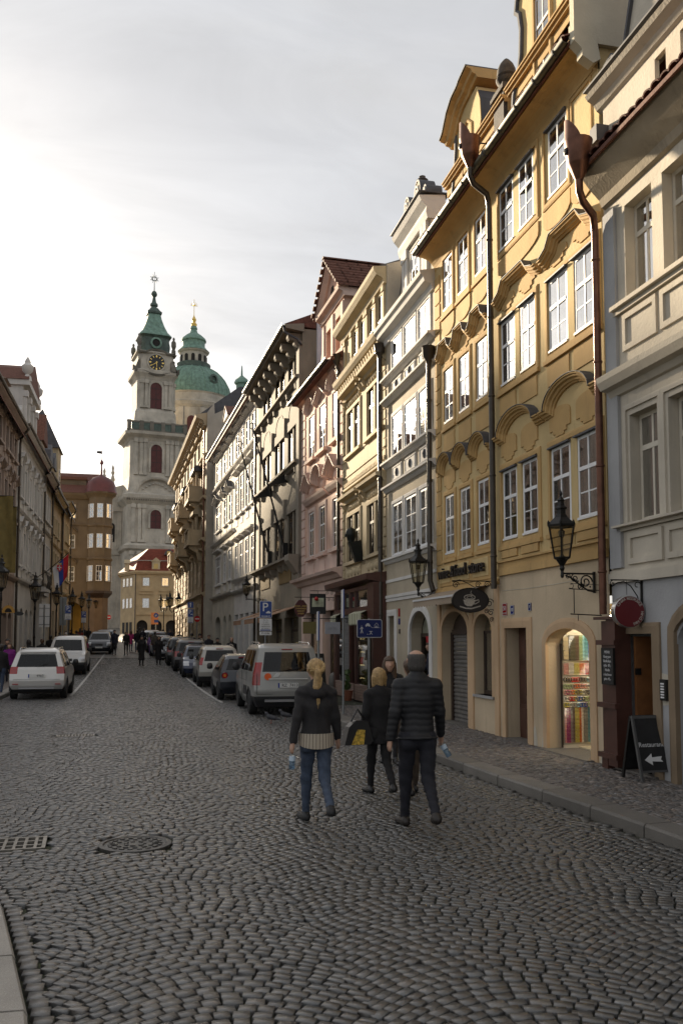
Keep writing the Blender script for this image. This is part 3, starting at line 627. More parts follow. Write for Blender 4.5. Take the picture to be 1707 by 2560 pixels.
    d = h.part('door', MB().box(22.76, 23.48, -.34, -.28, .1, 2.57), OWT); h.part('notice_board', MB().box(22.85, 23.35, -.28, -.25, .6, 1.5), pm('brown noticeboard', (.10, .07, .035), .7), par=d); h.part('letter_plate', MB().box(23.0, 23.2, -.28, -.26, 1.7, 1.8), ZNC, par=d)
    c, hw, zs = 20.61, .87, 2.05
    h.band([(c-hw, .12), (c-hw, zs)]+[(c-hw*math.cos(math.pi*k/14), zs+.68*math.sin(math.pi*k/14)) for k in range(1, 14)]+[(c+hw, zs), (c+hw, .12)], .17, .04, OWT, 'surround')
    d = h.part('shop_door_frame', MB().box(19.82, 19.9, -.34, -.28, .1, 2.1).box(21.32, 21.4, -.34, -.28, .1, 2.1).box(19.82, 21.4, -.34, -.28, 2.0, 2.1), DWD)
    h.part('pane', MB().prism([(19.85, 2.1)]+arc(.76, .5, 10, 20.61, 2.1)[1:-1]+[(21.38, 2.1)], -.32, -.31, 'y'), pm('painted fanlight', (.30, .31, .24), .3, var=.4, scale=6), par=d)
    h.part('room_shade', MB().box(19.8, 21.45, -1.6, -1.5, .1, 2.6), DRK, par=d)
    for s, z0, z1, m_ in ((22.36, 2.55, 2.76, 'red enamel'), (22.36, 2.34, 2.5, 'blue enamel'), (22.34, 2.1, 2.22, 'grey enamel')):
        h.part('number_plate', MB().box(s-.07, s+.07, 0, .015, z0, z1), pm(m_, {'red': (.28, .01, .012), 'blue': (.012, .02, .16), 'grey': (.1, .09, .08)}[m_.split()[0]], .25, var=.05))
    return h
def house_cream():
    h = H('townhouse', 'cream stone renaissance house with dark paired windows above the brown shopfront', XA, 0, R(90))
    a, b = 23.58, 29.0
    h.wall(a, b, 0, 3.8, [(23.75, 28.7, .1, 3.5, 0, .5)], CRM, back=False)
    pr = [(23.97, 24.65), (24.88, 25.57), (26.6, 27.3), (27.55, 28.25)]
    ops = [(s0, s1, z0, z1) for z0, z1 in ((4.48, 5.98), (8.05, 9.48)) for s0, s1 in pr]
    att = [(23.85, 24.4), (24.85, 25.4), (26.0, 26.5), (26.95, 27.45)]
    ops += [(s0, s1, 11.2, 11.94) for s0, s1 in att]
    h.wall(a, b, 3.8, 12.4, ops, CRM, rev=.25)
    for s0, s1, z0, z1 in ops:
        window(h, (s0+s1)/2, z0, s1-s0-.02, z1-z0, DWD, rec=.02, t=.64 if z0 < 10 else None, rl=1, ru=1, fw=.06, cur=DRK, glass=DGLASS)
    for z0, z1 in ((4.48, 5.98), (8.05, 9.48)):
        for s0, s1 in ((23.9, 25.65), (26.53, 28.32)):
            h.band([(s0-.05, z0), (s0-.05, z1+.07), (s1+.05, z1+.07), (s1+.05, z0)], .14, .05, CRM, 'surround')
            h.part('mullion', MB().box((s0+s1)/2-.09, (s0+s1)/2+.09, -.2, .03, z0, z1), CRM)
            h.part('sill', MB().box(s0-.18, s1+.18, -.02, .12, z0-.12, z0-.02), CRM)
            zc = z1+.42
            h.part('window_hood', MB().prism([(-.02, zc), (.08, zc+.02), (.12, zc+.12), (.3, zc+.16), (.32, zc+.24), (-.02, zc+.34)], s0-.3, s1+.3, 'x'), CRM)
            for k in range(7): h.part('carved_relief', MB().lathe([(.09, 0), (.07, .04), (.02, .06)], 8, 0, 0), CRM, (s0+.12+k*(s1-s0-.24)/6, .0, z1+.26)).rotation_euler = (R(-90), 0, 0)
            for s in (s0-.2, s1+.2): h.part('bracket', MB().prism([(-.02, zc-.2), (.1, zc-.15), (.22, zc+.08), (.22, zc+.02), (-.02, zc+.02)], s-.06, s+.06, 'x'), CRM)
    for k in range(2):
        s0, s1 = ((23.9, 25.65), (26.53, 28.32))[k]
        h.panel(ring(s0, s1, 3.92, 4.28), .03, CRM)
        for i in range(4): h.part('carved_relief', MB().lathe([(.13, 0), (.1, .04), (.07, .05), (.02, .07)], 8), CRM, (s0+.22+i*.44, .03, 4.1)).rotation_euler = (R(-90), 0, 0)
    h.step(a, b, 6.75, [(.06, .05), (.1, .02), (.06, .08)], CRM, 'string_course'); h.step(a, b, 7.35, [(.05, .03), (.5, .012), (.05, .04)], CRM, 'band')
    dm = mesh(MB().box(-.045, .045, -.01, .06, 0, .12), 'dentil')
    for i in range(34): put('dentil', dm, CRM, h.r, (a+.1+i*.158, 0, 7.02))
    z = 4.0
    while z < 10:
        for s in (a+.13, b-.13): h.part('quoin', MB().box(s-.13, s+.13, -.02, .03, z, z+.24), CRM)
        z += .28
    h.cornice(a, b, [(-.02, 10.1), (.05, 10.12), (.06, 10.38), (.28, 10.46), (.36, 10.55), (.4, 10.66), (-.02, 10.76)], CRM, 'main_cornice')
    cm = mesh(MB().prism([(.04, 0), (.2, .08), (.24, .26), (.04, .26)], -.06, .06, 'x'), 'corbel')
    for i in range(21): put('corbel', cm, CRM, h.r, (a+.15+i*.256, 0, 10.16))
    for s in (23.7, 24.62, 25.6, 25.8, 26.72, 27.65, 28.6): h.part('pilaster', MB().box(s-.09, s+.09, -.02, .06, 10.8, 12.05).box(s-.12, s+.12, -.02, .09, 11.9, 12.05), CRM)
    h.cornice(a-.1, b, [(-.02, 12.05), (.08, 12.08), (.12, 12.2), (.3, 12.3), (.38, 12.42), (.4, 12.52), (-.5, 12.62)], CRM, 'top_cornice')
    h.part('roof', MB().prism([(.2, 12.6), (-4, 14.2), (-8, 12.6)], a, b, 'x'), ZNC)
    h.part('party_wall', MB().prism([(.0, 10.2), (.0, 12.6), (-1.2, 13.0), (-4, 14.3), (-8, 12.6), (-8, 10.2)], 23.44, 23.58, 'x'), BSIDE)
    # brown timber shopfront standing proud of the wall
    q = .38
    sf = h.part('shopfront', MB().box(23.62, 24.3, -.3, q, .12, 3.55).box(28.5, 28.75, -.3, q, .12, 3.45).box(24.3, 28.5, q-.12, q, 3.4, 3.5).box(24.3, 28.5, q-.16, q, 2.72, 2.9).box(24.3, 28.5, q-.1, q-.03, .12, .62).prism([(-.1, 3.5), (q+.2, 3.62), (q+.22, 3.78), (-.1, 3.86)], 23.6, 29.3, 'x'), MWD)
    for s in (25.9, 26.6, 27.5): h.part('post', MB().box(s-.06, s+.06, q-.12, q-.02, .6, 3.4), MWD, par=sf)
    for s0, s1 in ((24.3, 25.84), (25.96, 26.54), (26.66, 27.44), (27.56, 28.5)):
        h.part('pane', MB().box(s0, s1, q-.08, q-.07, 2.9, 3.4), GLASS, par=sf)
    h.part('pane', MB().box(24.3, 25.84, q-.08, q-.07, .62, 2.72), GLASS, par=sf); h.part('pane', MB().box(27.56, 28.5, q-.08, q-.07, .62, 2.72), GLASS, par=sf)
    for s0, s1 in ((24.32, 25.84), (26.0, 28.5)):
        for k in range(6): h.part('riser_board', MB().box(s0, s1, q-.03, q, .16+k*.078, .225+k*.078), pm('pinkish panel wood', (.30, .21, .17), .6, var=.15), par=sf)
    h.part('room_shade', MB().box(23.7, 28.7, -1.5, -1.45, .1, 3.5), pm('dim shop interior', (.05, .04, .03), .8, var=.5, scale=3), par=sf)
    for k in range(3): h.part('display_shelf', MB().box(24.35, 25.8, -.2, .2, 1.0+k*.45, 1.02+k*.45), CRW, par=sf)
    for k in range(14): h.part('shop_item', MB().lathe([(.03, 0), (.06, .06), (.05, .16), (.02, .2)], 8, 24.45+.095*k, .05, 1.02+.45*(k % 3)), (pm('pale ware', (.5, .48, .42), .4), pm('brass ware', (.4, .28, .1), .3, metal=.7), ZNC)[k % 3], par=sf)
    gm = MB()
    for i in range(13): gm.tube([(26.66+i*.065, q-.05, .65), (26.66+i*.065, q-.05, 2.7)], .008, 4)
    for i in range(18): gm.tube([(26.62, q-.05, .7+i*.115), (27.5, q-.05, .7+i*.115)], .008, 4)
    h.part('security_grille', gm, pm('pale steel', (.4, .4, .4), .4, metal=.5), par=sf)
    aw = pm('striped canvas light', (.55, .53, .40), .8, var=.05); aw2 = pm('striped canvas dark', (.16, .17, .10), .8, var=.05)
    for s0, n in ((24.35, 15), (27.7, 8)):
        for k in range(n):
            x = s0+k*.105; z1 = 2.7; h.part('awning_stripe', MB().prism([(x, z1), (x+.105, z1), (x+.105, 2.42), (x+.052, 2.36), (x, 2.42)], q+.16, q+.17, 'y').face([(x, q, 2.78), (x+.105, q, 2.78), (x+.105, q+.165, 2.7), (x, q+.165, 2.7)]), aw if k % 2 else aw2, par=sf)
    # dark sculpted portrait head on a lettered console
    BZ = pm('dark bronze', (.02, .022, .02), .4, metal=.6, var=.2)
    hd = h.part('portrait_console', MB().prism([(.05, 4.35), (.28, 4.3), (.5, 4.9), (.12, 5.0)], 26.0, 26.24, 'x'), BZ)
    h.part('bust', MB().lathe([(.09, 0), (.08, .06), (.11, .14), (.15, .24), (.155, .33), (.12, .43), (.05, .48), (.01, .49)], 14, 26.1, .42, 4.88, sy=1.15), BZ, par=hd, smooth=True)
    h.part('nose', MB().lathe([(.02, 0), (.03, .05), (.012, .1)], 6, 26.1, .60, 5.08), BZ, par=hd)
    return h
# ---------------------------------------------------------------- right-hand side, second stretch (the row turns slightly left at 29 m)
RB = R(90)+math.atan(.045)
def house_pink():
    h = H('townhouse', 'pink house with small window pediments and a tiled pediment dormer', XA, 29.0, RB)
    a, b = 0.02, 6.4
    h.wall(a, b, 0, 4.1, [(.4, 2.9, .1, 3.0, 0, .5), (3.3, 6.0, .1, 3.0, 0, .5)], PNL, back=False)
    cols = [(.5, 1.36), (2.44, 3.3), (4.16, 5.02)]
    ops = [(s0, s1, z0, z1) for z0, z1 in ((5.18, 6.9), (9.05, 10.72)) for s0, s1 in cols]
    h.wall(a, b, 4.1, 5.0, [], PNL, 'base_wall', back=False); h.wall(a, b, 5.0, 11.6, ops, PNK, rev=.22)
    for i, (s0, s1, z0, z1) in enumerate(ops):
        window(h, (s0+s1)/2, z0, s1-s0-.02, z1-z0, rec=.0, t=.6, rl=2, cur=CUR if i > 2 else CUD)
        h.band([(s0-.1, z0), (s0-.1, z1+.1), (s1+.1, z1+.1), (s1+.1, z0)], .16, .04, PNL, 'surround')
        h.part('sill', MB().box(s0-.25, s1+.25, -.02, .16, z0-.16, z0-.03), PNL)
        h.panel(ring(s0+.02, s1-.02, z0-.8, z0-.3), .03, PNL)
    for i, (s0, s1) in enumerate(cols):
        h.part('lintel_cornice', MB().prism([(-.02, 7.2), (.1, 7.24), (.2, 7.36), (.24, 7.44), (-.02, 7.5)], s0-.45, s1+.4, 'x'), PNL)
        hood(h, s0-.45, s1+.4, 7.85, .55, PNL, .12, 'arc' if i == 1 else 'tri', .32, pm('pink sheet cap', (.42, .30, .25), .6))
        h.part('carved_relief', MB().lathe([(.18, 0), (.14, .06), (.05, .1)], 8), PNL, ((s0+s1)/2, 0, 7.72)).rotation_euler = (R(-90), 0, 0)
        hood(h, s0-.35, s1+.35, 10.98, .42, PNL, .05, 'tri' if i == 1 else 'arc', .2, pm('pink sheet cap', (.42, .30, .25)))
    z = 4.6
    while z < 11: h.part('quoin', MB().box(5.75, 6.35, -.02, .035, z, z+.32), PNL); h.part('quoin', MB().box(.02, .28, -.02, .035, z, z+.32), PNL); z += .37
    h.cornice(a, 6.9, [(-.02, 4.05), (.1, 4.08), (.2, 4.2), (.38, 4.26), (.42, 4.36), (-.02, 4.46)], PNL)
    h.cornice(a, b, PROF_COVE(11.2, .42, .4), PNK, 'eave_cove')
    g = h.part('gutter', MB().prism([(.5+.08*math.cos(q), 11.72+.08*math.sin(q)) for q in np.linspace(math.pi, 2*math.pi, 9)]+[(.5+.07*math.cos(q), 11.72+.07*math.sin(q)) for q in np.linspace(2*math.pi, math.pi, 9)], a+.3, b+.4, 'x'), DPI)
    r = h.part('roof', MB().prism([(.45, 11.66), (-4, 14.4), (-8, 11.66), (-8, 11.5), (.45, 11.56)], a, b, 'x'), TLD)
    # dormer with triangular tiled pediment
    o = -.12
    h.wall(.35, 3.35, 11.7, 14.0, [(.85, 1.5, 12.3, 13.5, 0, .25), (2.2, 2.85, 12.3, 13.5, 0, .25)], PNK, 'dormer_wall', o=o, depth=5)
    for s in (.5, 1.85, 3.2): h.part('pilaster', MB().box(s-.13, s+.13, o-.02, o+.05, 12.0, 13.85), PNL)
    for s0, s1 in ((.85, 1.5), (2.2, 2.85)): h.part('blind', MB().box(s0, s1, o-.26, o-.22, 12.3, 13.5), PNK)
    h.cornice(.15, 3.55, [(o-5, 13.95), (o+.05, 13.95), (o+.1, 14.08), (o+.25, 14.16), (o+.28, 14.26), (o-5, 14.26)], PNL, 'dormer_cornice')
    h.part('pediment', MB().prism([(.25, 14.26), (3.45, 14.26), (1.85, 15.6)], o-.3, o+.02, 'y'), PNK)
    h.part('pediment_moulding', MB().sweep([(.12, 14.3), (1.85, 15.72), (3.58, 14.3)], [(-.16, o-.1), (-.16, o+.1), (-.08, o+.2), (-.02, o+.28), (-.02, o-.1)]), PNL)
    dr = h.part('dormer_roof', MB().prism([(.0, 14.24), (1.85, 15.78), (3.7, 14.24), (3.7, 14.32), (1.85, 15.9), (.0, 14.32)], o-5, o+.32, 'y'), TIL)
    tm = mesh(MB().prism([(-.11, 0), (-.08, .06), (0, .09), (.08, .06), (.11, 0)], -.24, .24, 'y'), 'tile')
    for side in (-1, 1):
        for i in range(8):
            t = i/8+.06; x = 1.85+side*1.85*t; z = 15.86-1.57*t
            for j in range(9): put('tile', tm, TIL, dr, (x, o+.16-j*.42, z+.0), (0, side*R(40), 0))
    for i in range(9): put('ridge_tile', tm, TIL, dr, (1.85, o+.16-i*.42, 15.92), sc=(1.25, 1, 1))
    h.part('roundel', MB().lathe([(.2, 0), (.16, .03), (.12, .0)], 14), DRK, (1.85, o+.02, 14.75)).rotation_euler = (R(-90), 0, 0)
    h.part('scroll', MB().prism([(3.5, 11.7), (4.5, 11.7), (4.35, 12.3), (3.9, 12.7), (3.5, 13.6)], o-.3, o-.05, 'y'), PNK); h.part('scroll', MB().prism([(.2, 11.9), (-.0, 12.3), (.0, 13.0), (.2, 13.4)], o-.5, o, 'y'), ZNC)
    # shop openings
    for s0, s1 in ((.4, 2.9), (3.3, 6.0)):
        f = h.part('shop_window', MB().box(s0, s0+.12, -.4, -.3, .1, 3.0).box(s1-.12, s1, -.4, -.3, .1, 3.0).box(s0, s1, -.4, -.3, 2.4, 2.55).box(s0, s1, -.4, -.3, .1, .4).box((s0+s1)/2-.06, (s0+s1)/2+.06, -.4, -.3, .1, 3.0), DWD)
        for k in (0, 1):
            c = s0+.12+k*((s1-s0)/2-.06); w = (s1-s0)/2-.18
            h.part('pane', MB().box(c, c+w, -.36, -.35, .4, 2.4), GLASS, par=f); h.part('pane', MB().box(c, c+w, -.36, -.35, 2.55, 3.0), GLASS, par=f)
        h.part('room_shade', MB().box(s0, s1, -1.4, -1.35, .1, 3.0), MATS['dim shop interior'], par=f)
        for k in range(4): h.part('display_shelf', MB().box(s0+.15, s1-.15, -.9, -.6, .6+.45*k, .63+.45*k), pm('self-glowing shelf', (.8, .55, .25), .6, var=.5, scale=9, emit=.55), par=f)  # shelves glow by themselves, standing in for the shop lighting
    drainpipe(h, .12, 4.55, 11.2, .14, .06, DPI, True, top=[(.12, .2, 11.35)], foot=[(.3, .1, 4.4)])
    h.part('sheet_trim', MB().box(.1, .16, .02, .1, 4.4, 4.5), DPI)
    return h
def house_dark():
    h = H('townhouse', 'dark grey brown house with grouped dark windows and huge eave corbels', XA, 29.0, RB)
    a, b = 6.4, 16.9
    h.wall(a, b, 0, 4.1, [(7.0, 9.8, .1, 2.9, 0, .5), (10.4, 13.2, .1, 2.9, 0, .5), (13.8, 16.6, .1, 2.9, 0, .5)], DGR, back=False)
    cs = (8.15, 11.15, 14.35); hw = 1.12
    ops = []
    for z0, z1 in ((5.55, 7.42), (9.55, 11.1), (13.2, 14.25)):
        for c in cs: ops += [(c-hw, c-.08, z0, z1), (c+.08, c+hw, z0, z1)]
    h.wall(a, b, 4.1, 14.9, ops, DGR, rev=.4)
    for s0, s1, z0, z1 in ops: window(h, (s0+s1)/2, z0, s1-s0-.02, z1-z0, DWD, rec=.06, t=None, rl=1, cols=2, fw=.05, cur=DRK, glass=DGLASS)
    for z, d in ((5.3, .45), (9.3, .28), (12.9, .26)):
        h.cornice(a+.3, b, [(-.02, z-.12), (d*.4, z-.08), (d*.6, z), (d, z+.04), (d, z+.14), (-.02, z+.2)], DGS, 'sill_cornice')
        for c in cs:
            for q in (-.9, .9): h.part('bracket', MB().prism([(-.02, z-.4), (d*.5, z-.3), (d*.6, z-.1), (-.02, z-.1)], c+q-.1, c+q+.1, 'x'), DGS)
    for z1 in (7.42, 11.1):
        for c in cs:
            n = 9
            for k in range(n): h.part('voussoir', MB().box(c-hw-.15+k*(2*hw+.3)/n+.006, c-hw-.15+(k+1)*(2*hw+.3)/n-.006, -.02, .05, z1+.02, z1+.42), DGS)
            h.part('keystone', MB().prism([(c+1.42-.08, z1-.1), (c+1.42+.08, z1-.1), (c+1.42+.13, z1+.75), (c+1.42-.13, z1+.75)], -.02, .14, 'y'), DGS)
            if z1 > 8: h.band([(c-.9, z1+.5)]+[(c-.9*math.cos(q), z1+.75+.5*math.sin(q)) for q in np.linspace(0, math.pi, 10)]+[(c+.9, z1+.5)], .06, .02, DGS, 'lunette_line')
    h.part('corner_pier', MB().box(a+.02, a+.55, -.02, .14, 4.2, 14.4), DGS)
    h.part('corner_bracket', MB().prism([(.0, 4.6), (.2, 4.7), (.55, 5.2), (.55, 5.45), (0, 5.45)], a+.02, a+.9, 'x'), DGS)
    for s0, s1 in ((8.4, 11.0), (13.4, 15.8)): h.panel(ring(s0, s1, 4.45, 5.0), .04, plas('ochre name panel', (.22, .155, .075)))
    # deep eave on corbels
    ev = h.part('eave', MB().prism([(-.05, 14.75), (.72, 14.85), (.77, 15.0), (-.05, 15.1)], a-.1, b, 'x'), DGS)
    cm = mesh(MB().prism([(-.02, 0), (.18, .02), (.3, .18), (.32, .3), (.52, .32), (.58, .42), (.58, .62), (-.02, .62)], -.16, .16, 'x'), 'corbel')
    for i in range(8): put('corbel', cm, DGS, h.r, (a+.35+i*1.38, 0, 14.13))
    h.part('gutter', MB().prism([(.81+.09*math.cos(q), 15.02+.09*math.sin(q)) for q in np.linspace(math.pi, 2*math.pi, 8)]+[(.81+.08*math.cos(q), 15.02+.08*math.sin(q)) for q in np.linspace(2*math.pi, math.pi, 8)], a-.1, b, 'x'), GUT)
    h.part('roof', MB().prism([(.76, 15.05), (-3.6, 17.0), (-8, 15.0), (-8, 14.8), (.7, 15.0)], a, b, 'x'), TLD)
    h.part('party_wall', MB().prism([(-.6, 11.0), (-.6, 15.3), (-3.6, 17.3), (-8, 15.0), (-8, 11)], a-.16, a-.0, 'x'), WSIDE)
    h.part('swan_neck', MB().tube([(a+.05, .8, 14.95), (a+.02, .75, 14.7), (a+.02, .2, 14.45), (a+.0, .05, 14.2)], .05, 8), ZNC, smooth=True)
    drainpipe(h, b-.05, 1.0, 13.0, .16, .065, DPI, False)
    for s0, s1 in ((7.0, 9.8), (10.4, 13.2), (13.8, 16.6)):
        f = h.part('shop_window', MB().box(s0, s0+.1, -.4, -.3, .1, 2.9).box(s1-.1, s1, -.4, -.3, .1, 2.9).box(s0, s1, -.4, -.3, 2.3, 2.42).box(s0, s1, -.4, -.3, .1, .5), DWD)
        h.part('pane', MB().box(s0+.1, s1-.1, -.36, -.35, .5, 2.3), GLASS, par=f); h.part('pane', MB().box(s0+.1, s1-.1, -.36, -.35, 2.42, 2.9), GLASS, par=f)
        h.part('room_shade', MB().box(s0, s1, -1.4, -1.35, .1, 2.9), MATS['dim shop interior'], par=f)
        for k in range(4): h.part('display_shelf', MB().box(s0+.15, s1-.15, -.9, -.6, .6+.4*k, .62+.4*k), MATS['self-glowing shelf'] if k % 2 else pm('self-glowing pale goods', (.75, .68, .6), .6, var=.7, scale=14, emit=.35), par=f)  # shelves and goods emit a glow in place of shop lamps
    return h
def flagpoles():
    for i, (s, dz) in enumerate(((9.3, 0), (13.0, 0))):
        r_ = root('flagpole', (XA-.045*s*1-.0, 29+s, 0), RB, 'empty slanted flagpole with iron bracket on the dark house, %s one' % ('nearer' if i == 0 else 'farther'), 'flagpole', 'slanted flagpoles')
        put('pole', MB().tube([(0, .12, 5.9), (0, 1.55, 11.2)], [.05, .03], 8), IRN, r_)
        put('bracket', MB().prism([(0, 8.9), (.06, 8.9), (.9, 8.7), (.9, 8.78), (.3, 9.2), (0, 9.35)], -.05, .05, 'x'), IRN, r_)
        put('foot', MB().box(-.12, .12, 0, .22, 5.5, 6.2).box(-.16, .16, 0, .28, 5.4, 5.5), IRN, r_)
        put('ring_finial', MB().tube([(0, 1.58+.14*math.sin(q), 11.36-.14*math.cos(q)) for q in np.linspace(0, 6.0, 14)], .02, 5), IRN, r_)
def white_house(lbl, a, b, cols, mat, trim, rows, double=None, eave=14.9, mid=12.4, tile=TLD, dorm=None):
    h = H('townhouse', lbl, XA-.045*a, 29.0+a, RB, gz(29+a)*.5)
    L = b-a
    h.wall(0, L, -1, 4.6, [(s0-.1, s1+.1, -.5, 3.3, .5 if double else 0, .35) for s0, s1 in cols], trim if not double else mat, back=False)
    ops = [(s0, s1, z0, z1) for z0, z1 in rows for s0, s1 in cols]
    h.wall(0, L, 4.6, eave, ops, mat, rev=.18)
    for s0, s1, z0, z1 in ops:
        w = s1-s0
        if w > 1.6:
            window(h, s0+w/4, z0, w/2-.06, z1-z0, rec=.0, t=.66, rl=1, ru=1, fw=.07, cur=CUD); window(h, s1-w/4, z0, w/2-.06, z1-z0, rec=.0, t=.66, rl=1, ru=1, fw=.07, cur=CUD)
        else: window(h, (s0+s1)/2, z0, w-.02, z1-z0, rec=.0, t=.66, rl=2, ru=1, fw=.07, cur=CUD)
        h.band([(s0-.07, z0), (s0-.07, z1+.07), (s1+.07, z1+.07), (s1+.07, z0)], .15, .05, trim, 'surround')
        h.part('sill', MB().box(s0-.18, s1+.18, -.02, .16, z0-.14, z0-.02), trim)
        zc = z1+.3
        if double and z0 < 10 and z0 > 8: hood(h, s0-.25, s1+.25, zc, .5, trim, .05, 'tri', .34)
        else: h.part('window_hood', MB().prism([(-.02, zc), (.1, zc+.04), (.28, zc+.12), (.3, zc+.2), (-.02, zc+.26)], s0-.25, s1+.25, 'x'), trim)
        h.panel(ring(s0+.05, s1-.05, z0-.65, z0-.22), .03, trim)
    for z in (4.5, 8.35 if double else 5.2, mid):
        h.cornice(0, L, [(-.02, z), (.08, z+.03), (.22, z+.12), (.26, z+.2), (-.02, z+.28)], trim)
    h.cornice(0, L, [(-.02, eave-.35), (.1, eave-.3), (.18, eave-.12), (.5, eave-.02), (.55, eave+.14), (-.02, eave+.2)], trim, 'main_cornice')
    h.part('eave_edge', MB().box(0, L, .5, .62, eave+.14, eave+.2), ZNC)
    gable_roof(h, 0, L, eave+.2, 9, 2.2, .55, tile)
    for i in range(len(cols)):
        s0, s1 = cols[i]
        f = h.part('shop_window', MB().box(s0-.1, s1+.1, -.32, -.26, -.4, .3).box((s0+s1)/2-.05, (s0+s1)/2+.05, -.32, -.26, .3, 3.2), DWD); h.part('pane', MB().box(s0-.1, s1+.1, -.33, -.32, .3, 3.3), GLASS, par=f); h.part('room_shade', MB().box(s0-.2, s1+.2, -.8, -.75, -.4, 3.4), DRK, par=f)
    if dorm:
        c = dorm
        h.wall(c-.9, c+.9, eave, eave+1.9, [(c-.35, c+.35, eave+.4, eave+1.5, 0, .15)], trim, 'dormer_wall', o=-.3, depth=3)
        h.part('pediment', MB().prism([(c-1.1, eave+1.9), (c+1.1, eave+1.9), (c, eave+2.6)], -3.3, -.1, 'y'), trim); h.part('dormer_roof', MB().prism([(c-1.2, eave+1.95), (c, eave+2.72), (c+1.2, eave+1.95), (c+1.2, eave+2.02), (c, eave+2.82), (c-1.2, eave+2.02)], -3.3, -.05, 'y'), TIL)
        window(h, c, eave+.42, .66, 1.05, rec=.08, o=-.3, t=None, rl=2, cur=DRK)
    return h
def balcony_house():
    h = H('balcony_house', 'tall sandstone house with stacked stone balconies and a blank party wall', 4.53, 66.0, R(90)+math.atan(.04), gz(66)*.9)
    L = 30.; z0 = gz(66)*.9
    rows = ((5.3, 7.7), (9.0, 11.2), (12.4, 14.3), (15.4, 17.0))
    cols = [2.2+i*3.2 for i in range(9)]
    ops = [(c-.6, c+.6, a, b) for a, b in rows for c in cols]+[(c-.9, c+.9, -.4, 3.8, .8, .4) for c in cols]
    h.wall(0, L, -1, 18.0, ops, SND, rev=.3, depth=9)
    for c in cols:
        for a, b in rows:
            window(h, c, a, 1.18, b-a, DWD, rec=.06, t=.68, rl=1, ru=1, fw=.06, cur=DRK, glass=DGLASS)
            h.band([(c-.68, a), (c-.68, b+.07), (c+.68, b+.07), (c+.68, a)], .16, .06, SND, 'surround')
            h.part('window_hood', MB().prism([(-.02, b+.2), (.3, b+.3), (.34, b+.42), (-.02, b+.5)], c-.95, c+.95, 'x'), SND)
        h.part('arch_pane', MB().prism([(c-.9, -.4), (c-.9, 3.0)]+arc(.9, .8, 8, c, 3.0)[1:-1]+[(c+.9, 3.0), (c+.9, -.4)], -.36, -.3, 'y'), GLASS); h.part('room_shade', MB().box(c-.95, c+.95, -1, -.95, -.4, 3.9), DRK)
    z = .3
    k = 0
    while z < 8.4:          # rusticated lower storeys
        s = (k % 2)*.3; cm = WINC.setdefault('block', mesh(MB().box(.02, .68, -.02, .07, 0, .38), 'block'))
        while s < L-.8:
            if not any(o_[0]-.15 < s+.35 < o_[1]+.15 and o_[2]-.2 < z+.2 < o_[3]+.2 for o_ in ops): put('stone_block', cm, SND, h.r, (s, 0, z))
            s += .7
        z += .42; k += 1
    for z, d in ((4.4, .3), (8.5, .35), (11.7, .25), (14.9, .25)): h.cornice(0, L, [(-.02, z), (d*.4, z+.05), (d*.6, z+.15), (d, z+.2), (d, z+.32), (-.02, z+.4)], SND)
    h.cornice(-.1, L, [(-.02, 17.3), (.2, 17.35), (.3, 17.7), (.8, 17.9), (.9, 18.1), (-.02, 18.3)], SND, 'main_cornice')
    for i in range(36): h.part('modillion', MB().prism([(-.02, 17.3), (.5, 17.6), (.55, 17.85), (-.02, 17.85)], i*.83+.1, i*.83+.4, 'x'), SND)
    # balconies on consoles, in two tiers, with pilasters between
    for bi, (s, zb) in enumerate([(s, zb) for zb in (8.7, 12.1) for s in (3.8, 13.4, 23.0)]):
        b = h.part('balcony', MB().box(s-1.7, s+1.7, 0, 1.15, zb-.25, zb), SND)
        h.part('parapet', MB().box(s-1.7, s-1.15, .85, 1.1, zb, zb+.95).box(s+1.15, s+1.7, .85, 1.1, zb, zb+.95).box(s-1.7, s-1.45, .05, .85, zb, zb+.95).box(s+1.45, s+1.7, .05, .85, zb, zb+.95).box(s-1.75, s+1.75, .8, 1.15, zb+.95, zb+1.05), SND, par=b)
        for k in range(6): h.part('baluster', MB().lathe([(.06, 0), (.1, .25), (.05, .5), (.07, .9)], 6, s-1.0+k*.4, .97, zb), SND, par=b)
        for q in (-1.2, 1.2): h.part('console', MB().prism([(-.02, zb-1.5), (.3, zb-1.35), (.45, zb-.8), (.95, zb-.5), (1.05, zb-.25), (-.02, zb-.25)], s+q-.22, s+q+.22, 'x'), SND, par=b)
        for q in (-1.0, 1.0): h.part('column', MB().lathe([(.16, 0), (.14, .2), (.13, 1.9), (.18, 2.1)], 10, s+q, .4, zb+.05), SND, par=b)
        h.part('balcony_canopy', MB().prism([(.0, zb+2.2), (.75, zb+2.2), (.75, zb+2.45), (.6, zb+2.62), (0, zb+2.7)], s-1.4, s+1.4, 'x'), ZNC if zb > 10 else SND, par=b)
    h.part('party_wall', MB().prism([(.0, -1), (.0, 18.3), (-.5, 19.0), (-.55, 18.2), (-1.9, 18.9), (-9, 18.9), (-9, -1)], -.25, -.003, 'x'), BSIDE)
    h.part('roof', MB().prism([(.6, 18.2), (-2.5, 20.6), (-7, 20.6), (-9, 18.2)], .3, L, 'x'), ZNC)
    # corner cupola with copper lantern
    GC = pm('green copper', (.15, .25, .195), .6, var=.35, scale=1.5, streak=.4)
    cu = h.part('cupola', MB().lathe([(2.6, 0), (2.5, .6), (2.0, 1.3), (1.2, 1.8), (.75, 2.0)], 12, 4.0, -3.2, 18.8), GC, smooth=True, ang=35)
    h.part('lantern', MB().lathe([(.75, 0), (.7, .15), (.45, .2), (.45, 1.1), (.6, 1.15), (.62, 1.25), (.5, 1.5), (.25, 1.7), (.08, 1.85), (.04, 2.6), (.0, 2.7)], 8, 4.0, -3.2, 20.75), GC, par=cu)
